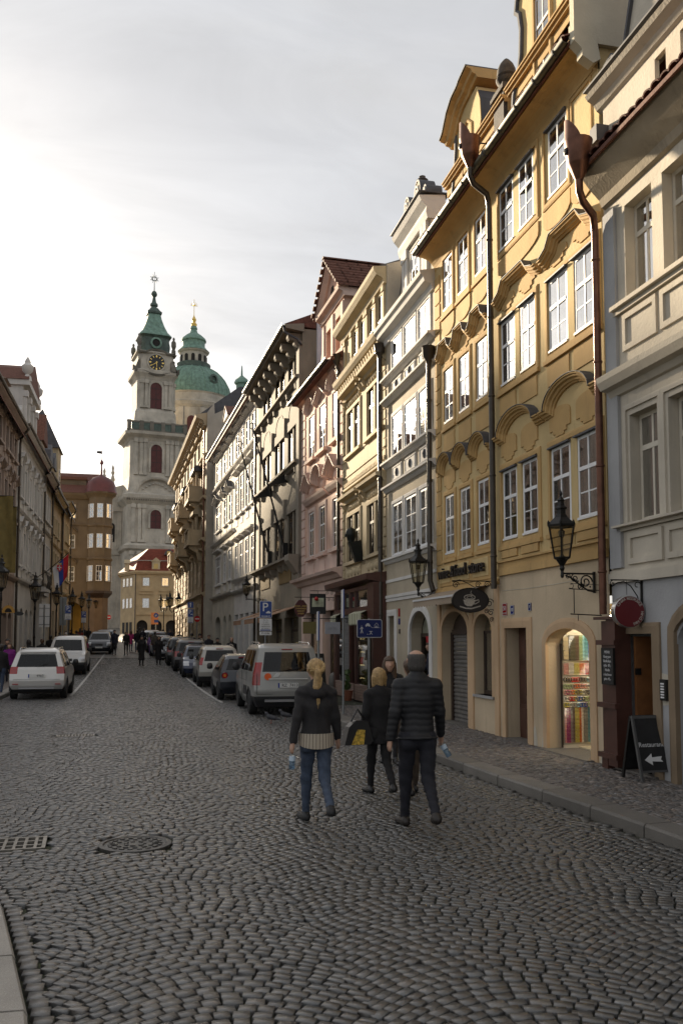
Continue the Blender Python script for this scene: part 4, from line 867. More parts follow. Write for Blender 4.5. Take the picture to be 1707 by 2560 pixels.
    drainpipe(h, .25, .5, 17, .16, .07, COP, False)
    h.part('sidewalk_recess', MB().box(.0, .2, -.01, .1, -.5, 4.4), BSIDE)
    return h
# ---------------------------------------------------------------- left-hand side
XL = -7.2
def left_house(lbl, y0, y1, eave, rows, cols, mat, trim, wmat=None, roof=TLD, rise=3.0, ornate=False, plinth=4.6, cur=CUD, o=0., winw=1.0, pipe=True, cat='house'):
    base = gz((y0+y1)/2)
    h = H('townhouse', lbl, XL+o, y1, R(-90), 0)
    L = y1-y0
    def S(y): return y1-y
    xs = [(S(c)-winw/2, S(c)+winw/2) for c in cols]
    ops = [(a, b, z0, z1) for z0, z1 in rows for a, b in xs]+[(a-.2, b+.2, base, base+3.2, .4 if ornate else 0, .4) for a, b in xs]
    h.wall(0, L, -.5, eave, ops, mat, rev=.2, depth=9)
    for a, b, z0, z1 in ops[:len(rows)*len(xs)]:
        window(h, (a+b)/2, z0, b-a-.02, z1-z0, wmat, rec=.02, t=.66, rl=2, ru=1, fw=.07, cur=cur)
        h.band([(a-.08, z0), (a-.08, z1+.08), (b+.08, z1+.08), (b+.08, z0)], .17, .07, trim, 'surround')
        h.part('sill', MB().box(a-.22, b+.22, -.02, .2, z0-.16, z0-.02), trim)
        if ornate:
            hood(h, a-.3, b+.3, z1+.35, .38, trim, .1, random.choice(('arc', 'tri')), .3, trim)
            h.part('carved_relief', MB().lathe([(.3, 0), (.22, .1), (.05, .16)], 7), trim, ((a+b)/2, 0, z1+.3)).rotation_euler = (R(-90), 0, 0)
            h.part('pilaster', MB().box(b+.25, b+.5, -.02, .12, z0-.3, z1+.5).box(b+.2, b+.55, -.02, .18, z1+.3, z1+.5), trim)
        h.panel(ring(a+.05, b-.05, z0-.75, z0-.25), .05, trim)
    for a, b, z0, z1, *_ in ops[len(rows)*len(xs):]:
        f = h.part('shop_window', MB().box(a, b, -.38, -.3, z0, z0+.5).box((a+b)/2-.05, (a+b)/2+.05, -.38, -.3, z0+.5, z1-.2), DWD); h.part('pane', MB().box(a, b, -.40, -.39, z0+.4, z1), GLASS, par=f); h.part('room_shade', MB().box(a-.1, b+.1, -.9, -.85, z0, z1), DRK, par=f)
    h.cornice(0, L, [(-.02, plinth), (.1, plinth+.04), (.24, plinth+.14), (.28, plinth+.26), (-.02, plinth+.34)], trim)
    for z0, z1 in rows[1:]: h.cornice(0, L, [(-.02, z0-1.0), (.1, z0-.96), (.2, z0-.86), (-.02, z0-.8)], trim)
    h.cornice(0, L, [(-.02, eave-.7), (.1, eave-.66), (.14, eave-.4), (.4, eave-.2), (.5, eave-.12), (.52, eave), (-.02, eave+.05)], trim, 'main_cornice')
    h.part('gutter', MB().prism([(.56+.1*math.cos(q), eave+.04+.1*math.sin(q)) for q in np.linspace(math.pi, 2*math.pi, 8)]+[(.56+.085*math.cos(q), eave+.04+.085*math.sin(q)) for q in np.linspace(2*math.pi, math.pi, 8)], 0, L, 'x'), DPI)
    gable_roof(h, 0, L, eave+.05, 5.5, rise+.6, .5, roof)
    if pipe: drainpipe(h, .2, base+.5, eave-.9, .16, .07, DPI, True, top=[(.2, .2, eave-.6), (.2, .5, eave-.25)])
    return h
def left_row():
    PB = plas('dusky beige plaster', (.34, .27, .225), streak=.5); PS = plas('pale grey stucco', (.50, .48, .45), streak=.6)
    h = left_house('dusky beige house beyond the olive banners, at the picture edge', 38, 53.4, 14.2, ((8.6, 10.4), (12.05, 13.3)), (41, 44, 46.6, 48.9, 50.2, 52), PB, PB, DWD, TIL, 3.2, True, 5.2)
    h.part('dormer', MB().box(1.0, 2.6, -2.2, -.5, 14.3, 16.4).prism([(-.3, 16.4), (-2.6, 17.3), (-2.6, 16.4)], .9, 2.7, 'x'), PB)
    h = left_house('ornate white stucco house with a broken scroll gable', 53.4, 67.0, 14.6, ((6.4, 8.45), (10.45, 12.3)), (54.6, 56.8, 59.2, 61.6, 63.6, 65.4), PS, plas('stucco ornament', (.52, .50, .47), streak=.5), SIDW, TIL, 2.6, True, 5.3)
    G = MATS['stucco ornament']
    h.wall(2.0, 8.2, 14.6, 18.3, [(4.6, 5.6, 15.6, 17.3, .4, .2)], PS, 'gable_wall', o=-.5, depth=4)
    h.part('pane', MB().box(4.6, 5.6, -.7, -.68, 15.6, 17.3), GLASS)
    for s in (2.3, 4.1, 6.1, 7.9): h.part('pilaster', MB().box(s-.2, s+.2, -.52, -.3, 14.6, 18.0).box(s-.28, s+.28, -.52, -.2, 17.6, 18.0), G)
    h.part('gable_cornice', MB().box(1.8, 8.4, -4.5, -.1, 18.3, 18.65), G); h.part('gable_roof', MB().prism([(1.7, 18.65), (8.5, 18.65), (7.0, 19.8), (5.1, 20.5), (3.2, 19.8)], -4.5, -.15, 'y'), TIL)
    for s in (2.3, 7.9): h.part('vase', MB().lathe([(.3, 0), (.25, .3), (.12, .45), (.34, .7), (.38, 1.0), (.18, 1.2), (.2, 1.3), (.05, 1.6)], 10, s, -.3, 18.65), G, smooth=True, ang=40)
    h.part('scroll', MB().prism([(.6, 14.7), (2.0, 14.7), (2.0, 17.0), (1.6, 16.6), (1.5, 15.6), (1.0, 15.1)], -.9, -.5, 'y'), G); h.part('scroll', MB().prism([(8.2, 14.7), (9.6, 14.7), (9.2, 15.2), (8.7, 15.7), (8.6, 16.6), (8.2, 17.0)], -.9, -.5, 'y'), G)
    h.part('stone_bay', MB().prism([(0.5, 5.0), (3.6, 5.0), (3.6, 5.6), (0.5, 5.6)], 0, .6, 'y').box(.6, 3.5, 0, .45, 1.2, 5.0), PS)
    b_ = h.part('balcony', MB().box(3.5, 5.6, 0, 1.0, 5.15, 5.35), G)
    for k in range(9): h.part('baluster', MB().tube([(3.55+k*.25, .95, 5.35), (3.55+k*.25, 1.05, 5.8), (3.55+k*.25, .95, 6.3)], .025, 5), IRN, par=b_)
    h.part('railing', MB().box(3.5, 5.6, .92, .98, 6.3, 6.36), IRN, par=b_)
    h = left_house('narrow cream house between the white stucco house and the plain beige house', 67.0, 72.8, 14.3, ((7.2, 9.0), (10.9, 12.8)), (68.3, 69.9, 71.5), plas('cream stucco', (.5, .46, .39), streak=.5), PS, SIDW, TIL, 4.2, False, 5.9)
    c = 2.9
    h.part('dormer', MB().box(c-1.2, c+1.2, -3, -.4, 14.4, 17.0), MATS['cream stucco']); h.part('dormer_roof', MB().prism([(c-1.5, 16.9), (c, 19.2), (c+1.5, 16.9)], -4, -.2, 'y'), TIL); window(h, c, 15.1, .9, 1.4, rec=-.02, o=-.4, cur=DRK)
    h = left_house('plain beige house with small paned windows and zinc dormers', 72.8, 82.0, 13.9, ((7.6, 9.1), (10.6, 12.0)), (74.4, 76.6, 79.0), plas('plain beige plaster', (.43, .35, .25), streak=.3), CRM, DWD, ZNC, 3.6, False, 5.6)
    for c in (2.6, 6.0):
        h.part('dormer', MB().box(c-.9, c+.9, -3.2, -.5, 14.0, 16.8), CRM); h.part('dormer_roof', MB().prism([(c-1.1, 16.7), (c-.9, 17.6), (c, 18.2), (c+.9, 17.6), (c+1.1, 16.7)], -4, -.35, 'y'), ZNC); window(h, c, 14.8, .9, 1.4, rec=-.02, o=-.5, cur=DRK)
    h = left_house('ochre house at the end of the row with a projecting eave', 82.0, 88.0, 14.4, ((7.4, 9.2), (10.9, 12.5)), (83.5, 85.0, 86.6), SND, CRM, CRW, ZNC, 5.6, False, 5.9, o=.25)
    h.part('stair_tower', MB().box(1.5, 4.5, -5, -.8, 14.5, 19.5), CRM); h.part('steep_roof', MB().prism([(-.6, 19.5), (-2.2, 23.0), (-5.2, 19.5)], 1.2, 4.8, 'x'), ZNC); window(h, 3.0, 16.2, 1.0, 1.6, rec=-.02, o=-.8, cur=DRK)
def brown_house():
    Y = 98.; z0 = gz(98)
    h = H('corner_house', 'brown arcaded corner house with a round oriel and domed red roof', -3.2, Y, R(180), 0)
    # local x = -(X+3.2); wall from x=.6 (X=-3.8) to 7 (X=-10.2)
    a, b = 1.4, 8.5
    rows = ((8.2, 9.85), (11.75, 13.25), (15.0, 16.5))
    ops = [(s, s+.95, q, w) for q, w in rows for s in (3.95, 6.1)]+[(3.0, 5.4, z0, 6.0, 1.2, 1.5), (5.9, 8.2, z0, 6.0, 1.1, 1.5)]
    h.wall(a, b, 0, 17.6, ops, BRN, rev=.25, depth=9)
    for s0, s1, q, w in ops[:6]:
        window(h, (s0+s1)/2, q, s1-s0-.02, w-q, SIDW, rec=.1, t=.6, rl=2, fw=.07, cur=CUD); h.band(ring(s0-.1, s1+.1, q-.1, w+.1), .2, .06, BRN, 'surround', closed=True)
    hood(h, 3.7, 5.1, 10.2, .5, BRN, .1, 'arc', .3, BRN); hood(h, 3.7, 5.1, 13.6, .6, BRN, .1, 'tri', .3, BRN); hood(h, 5.9, 7.2, 10.2, .5, BRN, .1, 'arc', .3, BRN)
    for z in (6.6, 10.6, 14.2): h.step(a, b, z, [(.1, .06), (.12, .14)], BRN, 'string_course')
    h.cornice(a, b, [(-.02, 17.0), (.2, 17.1), (.5, 17.5), (.55, 17.7), (-.02, 17.8)], BRN, 'main_cornice')
    h.part('roof', MB().prism([(.6, 17.7), (-4, 20.6), (-9, 17.6)], 1.6, 8.6, 'x'), TLD); h.part('attic', MB().box(3.0, 5.6, -3, -1.2, 17.8, 19.4), BRN); h.part('attic_roof', MB().box(2.9, 5.7, -3.1, -1.0, 19.4, 19.7), TIL)
    h.part('arcade_back', MB().box(2.8, 8.4, -3.2, -3.0, z0-.5, 6.2), plas('yellow arcade plaster', (.42, .28, .08)))
    # round oriel on a corbel at the corner
    cx, cy, r_ = 1.35, .2, 1.28
    ring_ = lambda rr: [(cx+rr*math.cos(q), cy+rr*math.sin(q)) for q in np.linspace(0, 2*math.pi, 9)[:-1]+math.pi/8]
    orl = h.part('oriel', MB().prism(ring_(r_), 7.1, 17.4, 'z'), BRN)
    h.part('corbel', MB().lathe([(.3, 5.3), (.6, 6.0), (1.1, 6.5), (1.5, 6.9), (1.5, 7.15)], 8, cx, cy, 0, a0=math.pi/8), DWD, par=orl)
    h.part('cornice', MB().lathe([(1.3, 17.2), (1.45, 17.4), (1.7, 17.6), (1.7, 17.75)], 8, cx, cy, 0, a0=math.pi/8), BRN, par=orl)
    for z in (10.4, 14.0): h.part('string_course', MB().lathe([(1.3, z), (1.42, z+.1), (1.42, z+.25), (1.3, z+.3)], 8, cx, cy, 0, a0=math.pi/8), BRN, par=orl)
    h.part('dome', MB().lathe([(1.72, 17.75), (1.6, 18.1), (1.55, 18.5), (1.35, 19.0), (.9, 19.4), (.35, 19.65), (.12, 19.8), (.08, 20.9), (.2, 21.05), (.2, 21.2), (.04, 21.45), (.03, 22.6)], 12, cx, cy, 0), pm('dark red sheet roof', (.12, .03, .028), .5, var=.3), par=orl, smooth=True, ang=35)
    h.part('weather_vane', MB().prism([(cx-.02, 22.1), (cx+.55, 22.15), (cx+.5, 22.4), (cx-.02, 22.4)], cy, cy+.02, 'y'), IRN, par=orl)
    for k in range(8):
        q = k*math.pi/4
        if math.sin(q) < -.3: continue
        for z_, w_ in rows:
            w = window(h, 0, 0, .62, w_-z_, SIDW, rec=0, t=.62, rl=2, fw=.06, cur=DRK); rr = r_*math.cos(math.pi/8)+.1
            w.location = (cx+rr*math.cos(q), cy+rr*math.sin(q), z_); w.rotation_euler = (0, 0, q-math.pi/2)
    h.part('pier', MB().prism(ring_(1.0), z0-.3, 7.0, 'z'), plas('orange brown plaster', (.16, .115, .08)))
    for s in (2.6, 5.65): h.part('pier', MB().box(s-.35, s+.35, -.5, .12, z0, 6.2), BRN)
    return h
def mansard_house():
    Y = 135.; z0 = gz(135)
    h = H('mansard_house', 'small yellow house with a red mansard roof and gabled dormers below the church', 5.2, Y, R(180), 0)
    YW = plas('warm yellow plaster', (.44, .335, .20), streak=.2); L = 6.3      # local x = 5.2 - X
    rows = ((6.75, 8.2), (10.05, 11.3)); cs = (1.9, 4.7)
    ops = [(c-.5, c+.5, a, b) for a, b in rows for c in cs]+[(c-.8, c+.8, z0, 4.9, .8, .4) for c in (.9, 3.1, 5.2)]
    h.wall(0, L, 1, 12.2, ops, YW, rev=.2, depth=9)
    for s0, s1, a, b in ops[:4]: window(h, (s0+s1)/2, a, .98, b-a, SIDW, rec=.08, t=None, rl=3, fw=.08, cur=CUR); h.band(ring(s0-.1, s1+.1, a-.1, b+.1), .14, .05, YW, 'surround', closed=True)
    for c in cs:
        for z in (9.2, 8.75): h.part('lintel_band', MB().box(c-.95, c+.95, -.02, .15, z, z+.2 if z < 9 else z+.4), YW)
    for c in (.9, 3.1, 5.2): h.part('arch_shade', MB().prism([(c-.8, z0), (c-.8, 4.1)]+arc(.8, .8, 8, c, 4.1)[1:-1]+[(c+.8, 4.1), (c+.8, z0)], -.6, -.5, 'y'), DRK)
    h.step(0, L, 5.6, [(.1, .08), (.12, .16)], YW, 'string_course')
    # angled left return wing
    sw = H.__new__(H); sw.r = put('side_wing', MB().prism([(L, 0), (L+2.2, -5.5), (L+2.2, -9), (L, -9)], 1, 12.2, 'z'), YW, h.r)
    ang = math.atan2(-5.5, 2.2)
    for z_, w_ in rows:
        for t in (.25, .5, .75):
            w = window(h, 0, 0, .75, w_-z_, SIDW, rec=0, t=None, rl=3, fw=.07, cur=CUR); w.location = (L+2.2*t+.07, -5.5*t+.03, z_); w.rotation_euler = (0, 0, ang)
    for t in (.25, .5, .75): put('arch_shade', MB().box(-.45, .45, -.02, .03, z0, 4.6), DRK, h.r, (L+2.2*t+.02, -5.5*t, 0), (0, 0, ang))
    h.part('main_cornice', MB().prism([(-.2, .45), (L+.15, .45), (L+2.7, -5.4), (L+2.7, -9), (-.2, -9)], 12.0, 12.3, 'z').prism([(-.2, .3), (L+.1, .3), (L+2.5, -5.4), (L+2.5, -9), (-.2, -9)], 11.8, 12.0, 'z'), YW)
    def hip(z0_, z1_, e0, e1, e2, e3):
        m = MB(); A = [(-.2, e0), (L+e0*.3, e0), (L+2.3+e0, -5.4), (L+2.3+e0, -9), (-.2, -9)]; B = [(-.2, e1), (L+e2, e1), (L+e3, -5.6), (L+e3, -9), (-.2, -9)]
        k = 0; m.v = [(x, y, z0_) for x, y in A]+[(x, y, z1_) for x, y in B]
        m.f = [(0, 1, 6, 5), (1, 2, 7, 6), (2, 3, 8, 7), (5, 6, 7, 8, 9), (4, 0, 5, 9)]; return m
    TM = pm('red mansard tile', (.21, .05, .028), .75, var=.25, scale=3)
    lo = h.part('roof', hip(12.3, 13.9, .35, -1.0, -.3, .9), TM)
    up = h.part('upper_roof', hip(13.98, 16.0, -.8, -3.5, -1.9, -1.5), TM)
    for z, rr in ((12.3, .35), (13.95, -.8)):
        for k in range(6): pass
    # tile courses as real ridges
    for k in range(9):
        t = k/9; h.part('tile_course', MB().box(-.1, L+(.1-.4*t), .36-1.35*t-.06, .36-1.35*t+.05, 12.32+1.6*t, 12.36+1.6*t), TM, par=lo)
        h.part('tile_course', MB().box(-.1, L-.2-1.7*t, -.78-2.7*t-.06, -.78-2.7*t+.05, 14.0+2.0*t, 14.05+2.0*t), TM, par=up)
    d = h.part('dormer', MB().box(2.7, 3.9, -2, .2, 12.35, 13.7).prism([(2.55, 13.7), (4.05, 13.7), (3.3, 14.35)], -2.2, .3, 'y'), CRM); h.part('dormer_pane', MB().box(3.0, 3.6, .2, .23, 12.6, 13.4), pm('golden pane', (.5, .36, .12), .2), par=d)
    d = h.part('dormer', MB().prism([(.6, 14.9), (.8, 15.4), (1.35, 15.8), (1.9, 15.4), (2.1, 14.9)], -3, -1.2, 'y'), ZNC); h.part('dormer_pane', MB().box(1.05, 1.65, -1.2, -1.17, 14.9, 15.45), pm('golden pane', (.5, .36, .12)), par=d)
    h.part('dormer', MB().box(L+.9, L+1.6, -2.4, -1.6, 12.35, 13.5).prism([(-1.4, 13.5), (-2.6, 13.5), (-2.0, 14.1)], L+.8, L+1.7, 'x'), CRM)
    drainpipe(h, L-.05, z0, 11.8, .16, .07, DPI, False)
    return h

# ================================================================ baroque church on the square
def church():
    GC = pm('green copper', (.15, .25, .195), .6, var=.35, scale=1.5, streak=.4); GD = pm('dark green copper', (.065, .095, .078), .6, var=.4, scale=1.2, streak=.5)
    GOLD = pm('gilding', (.8, .55, .16), .3, metal=.9, var=.1); RED = pm('oxblood shutter', (.085, .022, .02), .7, var=.2)
    DST = plas('dark weathered limestone', (.17, .155, .13), streak=.5, scale=.4, var=.3)
    h = H('church', 'baroque church with clock tower, green copper dome and lantern behind the houses', 1.45, 193.8, R(180+10), 0, 'church')
    def ring8(hw, z, ch=.16):
        c = hw*ch; return [(x, y, z) for x, y in ((-hw+c, hw), (hw-c, hw), (hw, hw-c), (hw, -hw+c), (hw-c, -hw), (-hw+c, -hw), (-hw, -hw+c), (-hw, hw-c))]
    def loft(name, pr, mat, ch=.16, par=None):
        m = MB().grid([ring8(hw, z, ch) for hw, z in pr], True); n = len(pr)
        m.f += [tuple(range(7, -1, -1)), tuple(range(8*n-8, 8*n))]; return h.part(name, m, mat, par=par)
    t = loft('tower', [(6.0, 0), (6.0, 20.5), (6.5, 20.9), (6.6, 21.6), (5.75, 22.2), (5.7, 30.3), (6.1, 30.8), (6.7, 31.6), (6.8, 32.3), (5.9, 32.8), (5.6, 34), (5.4, 36.5), (5.35, 44), (5.7, 44.6), (6.5, 45.2), (6.6, 45.8), (5.2, 46), (4.5, 48.4), (4.3, 50.6), (3.95, 51.3), (3.95, 57.6), (4.2, 58.2), (4.7, 58.9), (4.8, 59.5), (3.85, 60), (3.8, 63.3), (4.2, 63.6), (4.2, 63.9), (3.4, 64.1)], CHS)
    def on(face, x, z, o):            # face 0 = front, 1 = the one turned to the left
        a = (0, R(90))[face]; c, s_ = math.cos(a), math.sin(a)
        return Matrix.Rotation(a, 4, 'Z') @ Matrix.Translation((x, o, z))
    def fp(name, mb, mat, face, x, z, o, par=t, **k):
        m = MB().add(mb, on(face, x, z, o)); return put(name, m, mat, par, **k)
    def archwin(face, hw_, z, h_, w, x=0., leaf=RED):
        fp('arched_window', MB().prism([(-w/2, 0), (-w/2, h_-w/2)]+arc(w/2, w/2, 10, 0, h_-w/2)[1:-1]+[(w/2, h_-w/2), (w/2, 0)], -.05, .05, 'y'), leaf, face, x, z, hw_+.02)
        fp('window_bar', MB().box(-.05, .05, .05, .1, 0, h_).box(-w/2, w/2, .05, .1, h_*.35, h_*.35+.1).box(-w/2, w/2, .05, .1, h_-w/2-.1, h_-w/2), MATS['dark red brown wood'], face, x, z, hw_+.02)
        fp('surround', MB().sweep([(-w/2-.2, 0), (-w/2-.2, h_-w/2)]+[(-(w/2+.2)*math.cos(q), h_-w/2+(w/2+.2)*math.sin(q)) for q in np.linspace(.2, math.pi-.2, 10)]+[(w/2+.2, h_-w/2), (w/2+.2, 0)], [(-.22, -.1), (.22, -.1), (.22, .3), (-.22, .22)]), CHS, face, x, z, hw_)
    for f in (0, 1):
        archwin(f, 3.95, 51.4, 5.7, 2.5); archwin(f, 5.38, 37.3, 6.0, 2.4); archwin(f, 5.72, 25.3, 4.0, 2.3)
        archwin(f, 6.0, 8, 7, 2.4)
        for hw_, z0, z1, xs in ((3.95, 51.4, 57.6, (-3.0, -2.1, 2.1, 3.0)), (5.38, 36.6, 44.4, (-4.3, -3.2, -2.4, 2.4, 3.2, 4.3)), (5.72, 22.3, 30.4, (-4.7, -3.4, -2.5, 2.5, 3.4, 4.7)), (6.0, 3, 20.5, (-5, -3.5, 3.5, 5))):
            for x in xs:
                fp('pilaster', MB().box(-.35, .35, -.1, .3, z0, z1).box(-.5, .5, -.1, .45, z1-.9, z1-.15).box(-.45, .45, -.1, .42, z0, z0+.5), CHS, f, x, 0, hw_)
        # clock face with gilded numerals
        ck = fp('clock_face', MB().lathe([(1.9, 0), (1.9, .25), (1.75, .3)], 32), CHS, f, 0, 61.5, 3.8); ck.data.transform(Matrix.Identity(4))
        bpy.data.objects.remove(ck)
        def disc(name, prof, mat, n=32, par=t):
            m = MB().add(MB().lathe(prof, n), on(f, 0, 61.5, 3.82) @ Matrix.Rotation(R(-90), 4, 'X')); return put(name, m, mat, par)
        ck = disc('clock_face', [(1.98, 0), (1.98, .3), (1.72, .34), (1.72, .2)], CHS); dial = disc('dial', [(1.70, .05), (1.70, .22)], pm('black dial', (.01, .01, .012), .4), par=ck)
        if f == 1: dial.data.materials[0] = pm('dial painted sunlit', (.5, .42, .25), .35)  # left-hand dial: sunlight on it is put into its colour
        nm = MB()
        for k in range(12):
            a = k*math.pi/6
            nm.add(MB().box(-.07 if k % 3 else -.14, .07 if k % 3 else .14, .225, .26, 1.15, 1.6), on(f, 0, 61.5, 3.82) @ Matrix.Rotation(a, 4, 'Y'))
        put('numerals', nm, GOLD, ck)
        for a, l_, w in ((R(124), 1.35, .07), (R(184), 1.0, .09)): put('clock_hand', MB().add(MB().prism([(-w, -.25), (w, -.25), (w*.4, l_), (-w*.4, l_)], .27, .31, 'y'), on(f, 0, 61.5, 3.82) @ Matrix.Rotation(a, 4, 'Y')), GOLD, ck)
        fp('clock_hood', MB().sweep([(-3.9, 63.5), (-2.5, 63.5)]+[(-2.3*math.cos(q), 63.3+.9*math.sin(q)) for q in np.linspace(.2, math.pi-.2, 10)]+[(2.5, 63.5), (3.9, 63.5)], [(-.15, -.2), (.2, -.2), (.2, .6), (-.15, .4)]), DST, f, 0, 0, 3.85)
        fp('curved_cornice', MB().sweep([(-4.6, 59.2), (-3.0, 59.2), (-2.0, 58.9)]+[(-1.6*math.cos(q), 58.9-.3*math.sin(q)) for q in np.linspace(.3, math.pi-.3, 6)]+[(2.0, 58.9), (3.0, 59.2), (4.6, 59.2)], [(-.2, -.2), (.25, -.2), (.25, .5), (-.2, .25)]), DST, f, 0, 0, 4.3)
        fp('segmental_pediment', MB().sweep([(-4.2, 32.4)]+[(-4.0*math.cos(q), 32.6+3.3*math.sin(q)) for q in np.linspace(.15, math.pi-.15, 16)]+[(4.2, 32.4)], [(-.3, -.3), (.3, -.3), (.3, .9), (-.05, .8), (-.3, .4)]), CHS, f, 0, 0, 5.5)
        for k in range(9): fp('carved_relief', MB().lathe([(.3, 0), (.2, .15), (.05, .2)], 6), CHS, f, -2.8+k*.7, 33.2+1.6*math.sin(math.pi*(k+.5)/9), 5.9)
        for k in range(26): fp('modillion', MB().box(-.12, .12, 0, .6, 0, .35), DST, f, -6.0+k*.48, 31.1, 5.9) if f == 0 else None
        # balustrade on the gallery
        bl = fp('balustrade', MB().box(-6.4, 6.4, -.35, 0, 47.6, 47.9).box(-6.4, 6.4, -.35, 0, 45.8, 46.1), DST, f, 0, 0, 6.35)
        for x in (-5.9, -3.3, -1.2, 1.2, 3.3, 5.9): fp('balustrade_pier', MB().box(-.4, .4, -.4, .05, 45.8, 48.0), DST, f, x, 0, 6.35, par=bl)
        for x in (-4.6, -2.25, 0, 2.25, 4.6): fp('balustrade_panel', MB().box(-.8, .8, -.25, -.1, 46.1, 47.6), GD, f, x, 0, 6.35, par=bl)
        # volutes beside the clock stage
        for x in (-4.2, 4.2): fp('volute', MB().prism([(-.5, 59.5), (.9 if x > 0 else -.9, 59.6), (.9 if x > 0 else -.9, 60.6), (.3 if x > 0 else -.3, 60.3), (-.4 if x > 0 else .4, 62.3)], -1.0, 0, 'y'), DST, f, x*.98, 0, 4.0)
    for sx in (-1, 1):
        for sy in (-1, 1): h.part('stone_figure', MB().lathe([(.5, 0), (.45, .8), (.3, 1.0), (.55, 1.7), (.5, 2.6), (.2, 3.0), (.28, 3.4), (.1, 3.7)], 8, sx*3.7, sy*3.7, 63.9), DST, par=t)
    # copper helm: drum with round openings, flared roof, neck, lantern, ball and star
    hl = loft('helm', [(3.35, 64.0), (3.1, 64.6), (3.0, 67.4), (3.25, 67.7), (3.5, 67.9), (3.4, 68.15), (2.7, 69.0), (2.0, 70.6), (1.5, 72.2), (1.3, 73.2), (1.55, 73.4), (1.6, 73.8), (1.2, 74.2), (.8, 74.8)], GD, .25)
    loft('roof_skirt', [(3.52, 67.9), (3.42, 68.17), (2.72, 69.02), (2.02, 70.62), (1.52, 72.22), (1.32, 73.2)], GC, .25, par=hl)
    for f in (0, 1):
        fp('round_opening', MB().add(MB().lathe([(1.2, 0), (1.25, .35), (.85, .5), (.8, .1)], 16), Matrix.Rotation(R(-90), 4, 'X')), GC, f, 0, 66.1, 3.0, par=hl); fp('opening_shade', MB().add(MB().lathe([(.8, 0), (.8, .25)], 12), Matrix.Rotation(R(-90), 4, 'X')), DRK, f, 0, 66.1, 3.1, par=hl)
        fp('cartouche', MB().add(MB().lathe([(.5, 0), (.55, .15), (.35, .2)], 12), Matrix.Rotation(R(-90), 4, 'X')), GC, f, 0, 70.6, 2.0, par=hl)
    h.part('spire', MB().lathe([(.8, 74.6), (.6, 75.2), (.85, 75.4), (.85, 75.8), (.5, 76.2), (.35, 77.0), (.3, 77.4), (.62, 77.8), (.66, 78.2), (.4, 78.7), (.1, 78.9), (.07, 80.8)], 10), GD, par=hl, smooth=True, ang=40)
    st = MB().tube([(0, 0, 80.3), (0, 0, 83.2)], .05, 5)
    for k in range(16):
        a = k*math.pi/8; r_ = 1.0 if k % 2 else .75; st.tube([(.35*math.cos(a), 0, 81.6+.35*math.sin(a)), (r_*math.cos(a), 0, 81.6+r_*math.sin(a))], .07, 4)
    st.tube([(.45*math.cos(q), 0, 81.6+.45*math.sin(q)) for q in np.linspace(0, 2*math.pi, 13)], .1, 5); h.part('sun_finial', st, GD, par=hl)
    # dome (built in the tower's local frame)
    inv = Matrix.Rotation(-R(190), 4, 'Z')
    d = inv @ Vector((11.3-1.45, 215-193.8, 0)); cx, cy = d.x, d.y
    dr = h.part('dome_drum', MB().lathe([(9.6, 0), (9.6, 44), (10.2, 44.6), (10.3, 45.4), (9.2, 46), (9.2, 56.5), (9.7, 57.2), (9.9, 58), (9.2, 58.4), (9.0, 60.2), (9.3, 60.6)], 24, cx, cy), CHS)
    for k in range(12):
        a = k*math.pi/6; m = Matrix.Translation((cx, cy, 0)) @ Matrix.Rotation(a, 4, 'Z')
        put('pilaster', MB().add(MB().box(-.6, .6, 9.0, 9.6, 46, 56.5), m), CHS, dr); put('drum_window', MB().add(MB().prism([(-1, 47.5), (-1, 53.5)]+arc(1, 1, 8, 0, 53.5)[1:-1]+[(1, 53.5), (1, 47.5)], 8.9, 9.25, 'y'), m @ Matrix.Rotation(R(15), 4, 'Z')), RED, dr)
    prof = [(9.2, 60.6), (9.15, 61.8), (8.7, 63.6), (7.7, 65.5), (6.3, 66.9), (4.9, 67.8), (4.0, 68.1)]
    dm = h.part('dome', MB().lathe(prof, 48, cx, cy), GC, smooth=True, ang=60)
    for k in range(16):
        a = k*math.pi/8+.1; put('rib', MB().tube([(cx+(r_+.02)*math.cos(a), cy+(r_+.02)*math.sin(a), z) for r_, z in prof], .16, 5), GC, dm)
        for q in (.13, .26): put('seam', MB().tube([(cx+(r_+.01)*math.cos(a+q), cy+(r_+.01)*math.sin(a+q), z) for r_, z in prof], .05, 4), GC, dm)
    for k in range(4):
        a = k*math.pi/2+R(200); put('dormer_opening', MB().add(MB().lathe([(1.0, 0), (1.2, .5), (.7, .7), (.6, .2)], 12), Matrix.Translation((cx+8.4*math.cos(a), cy+8.4*math.sin(a), 64.0)) @ Matrix.Rotation(a-math.pi/2, 4, 'Z') @ Matrix.Rotation(R(-90), 4, 'X')), GD, dm)
    put('gallery_rail', MB().lathe([(4.1, 68.1), (4.2, 69.3), (4.05, 69.4)], 24, cx, cy), GD, dm)
    ln = h.part('dome_lantern', MB().lathe([(3.3, 68.1), (3.3, 72.0), (3.7, 72.3), (3.8, 72.7)], 12, cx, cy), CHS)
    for k in range(12):
        a = k*math.pi/6+.26; M_ = Matrix.Translation((cx, cy, 0)) @ Matrix.Rotation(a, 4, 'Z')
        put('lantern_window', MB().add(MB().prism([(-.42, 69), (-.42, 71)]+arc(.42, .42, 6, 0, 71)[1:-1]+[(.42, 71), (.42, 69)], 3.1, 3.32, 'y'), M_), DRK, ln)
    put('lantern_roof', MB().lathe([(3.9, 72.6), (3.2, 73.3), (2.75, 73.9), (2.8, 75.0), (3.1, 75.3), (2.9, 75.9), (2.0, 76.7), (1.0, 77.4), (.7, 78.2), (.9, 78.5), (.6, 79.2)], 16, cx, cy), GC, ln, smooth=True, ang=40)
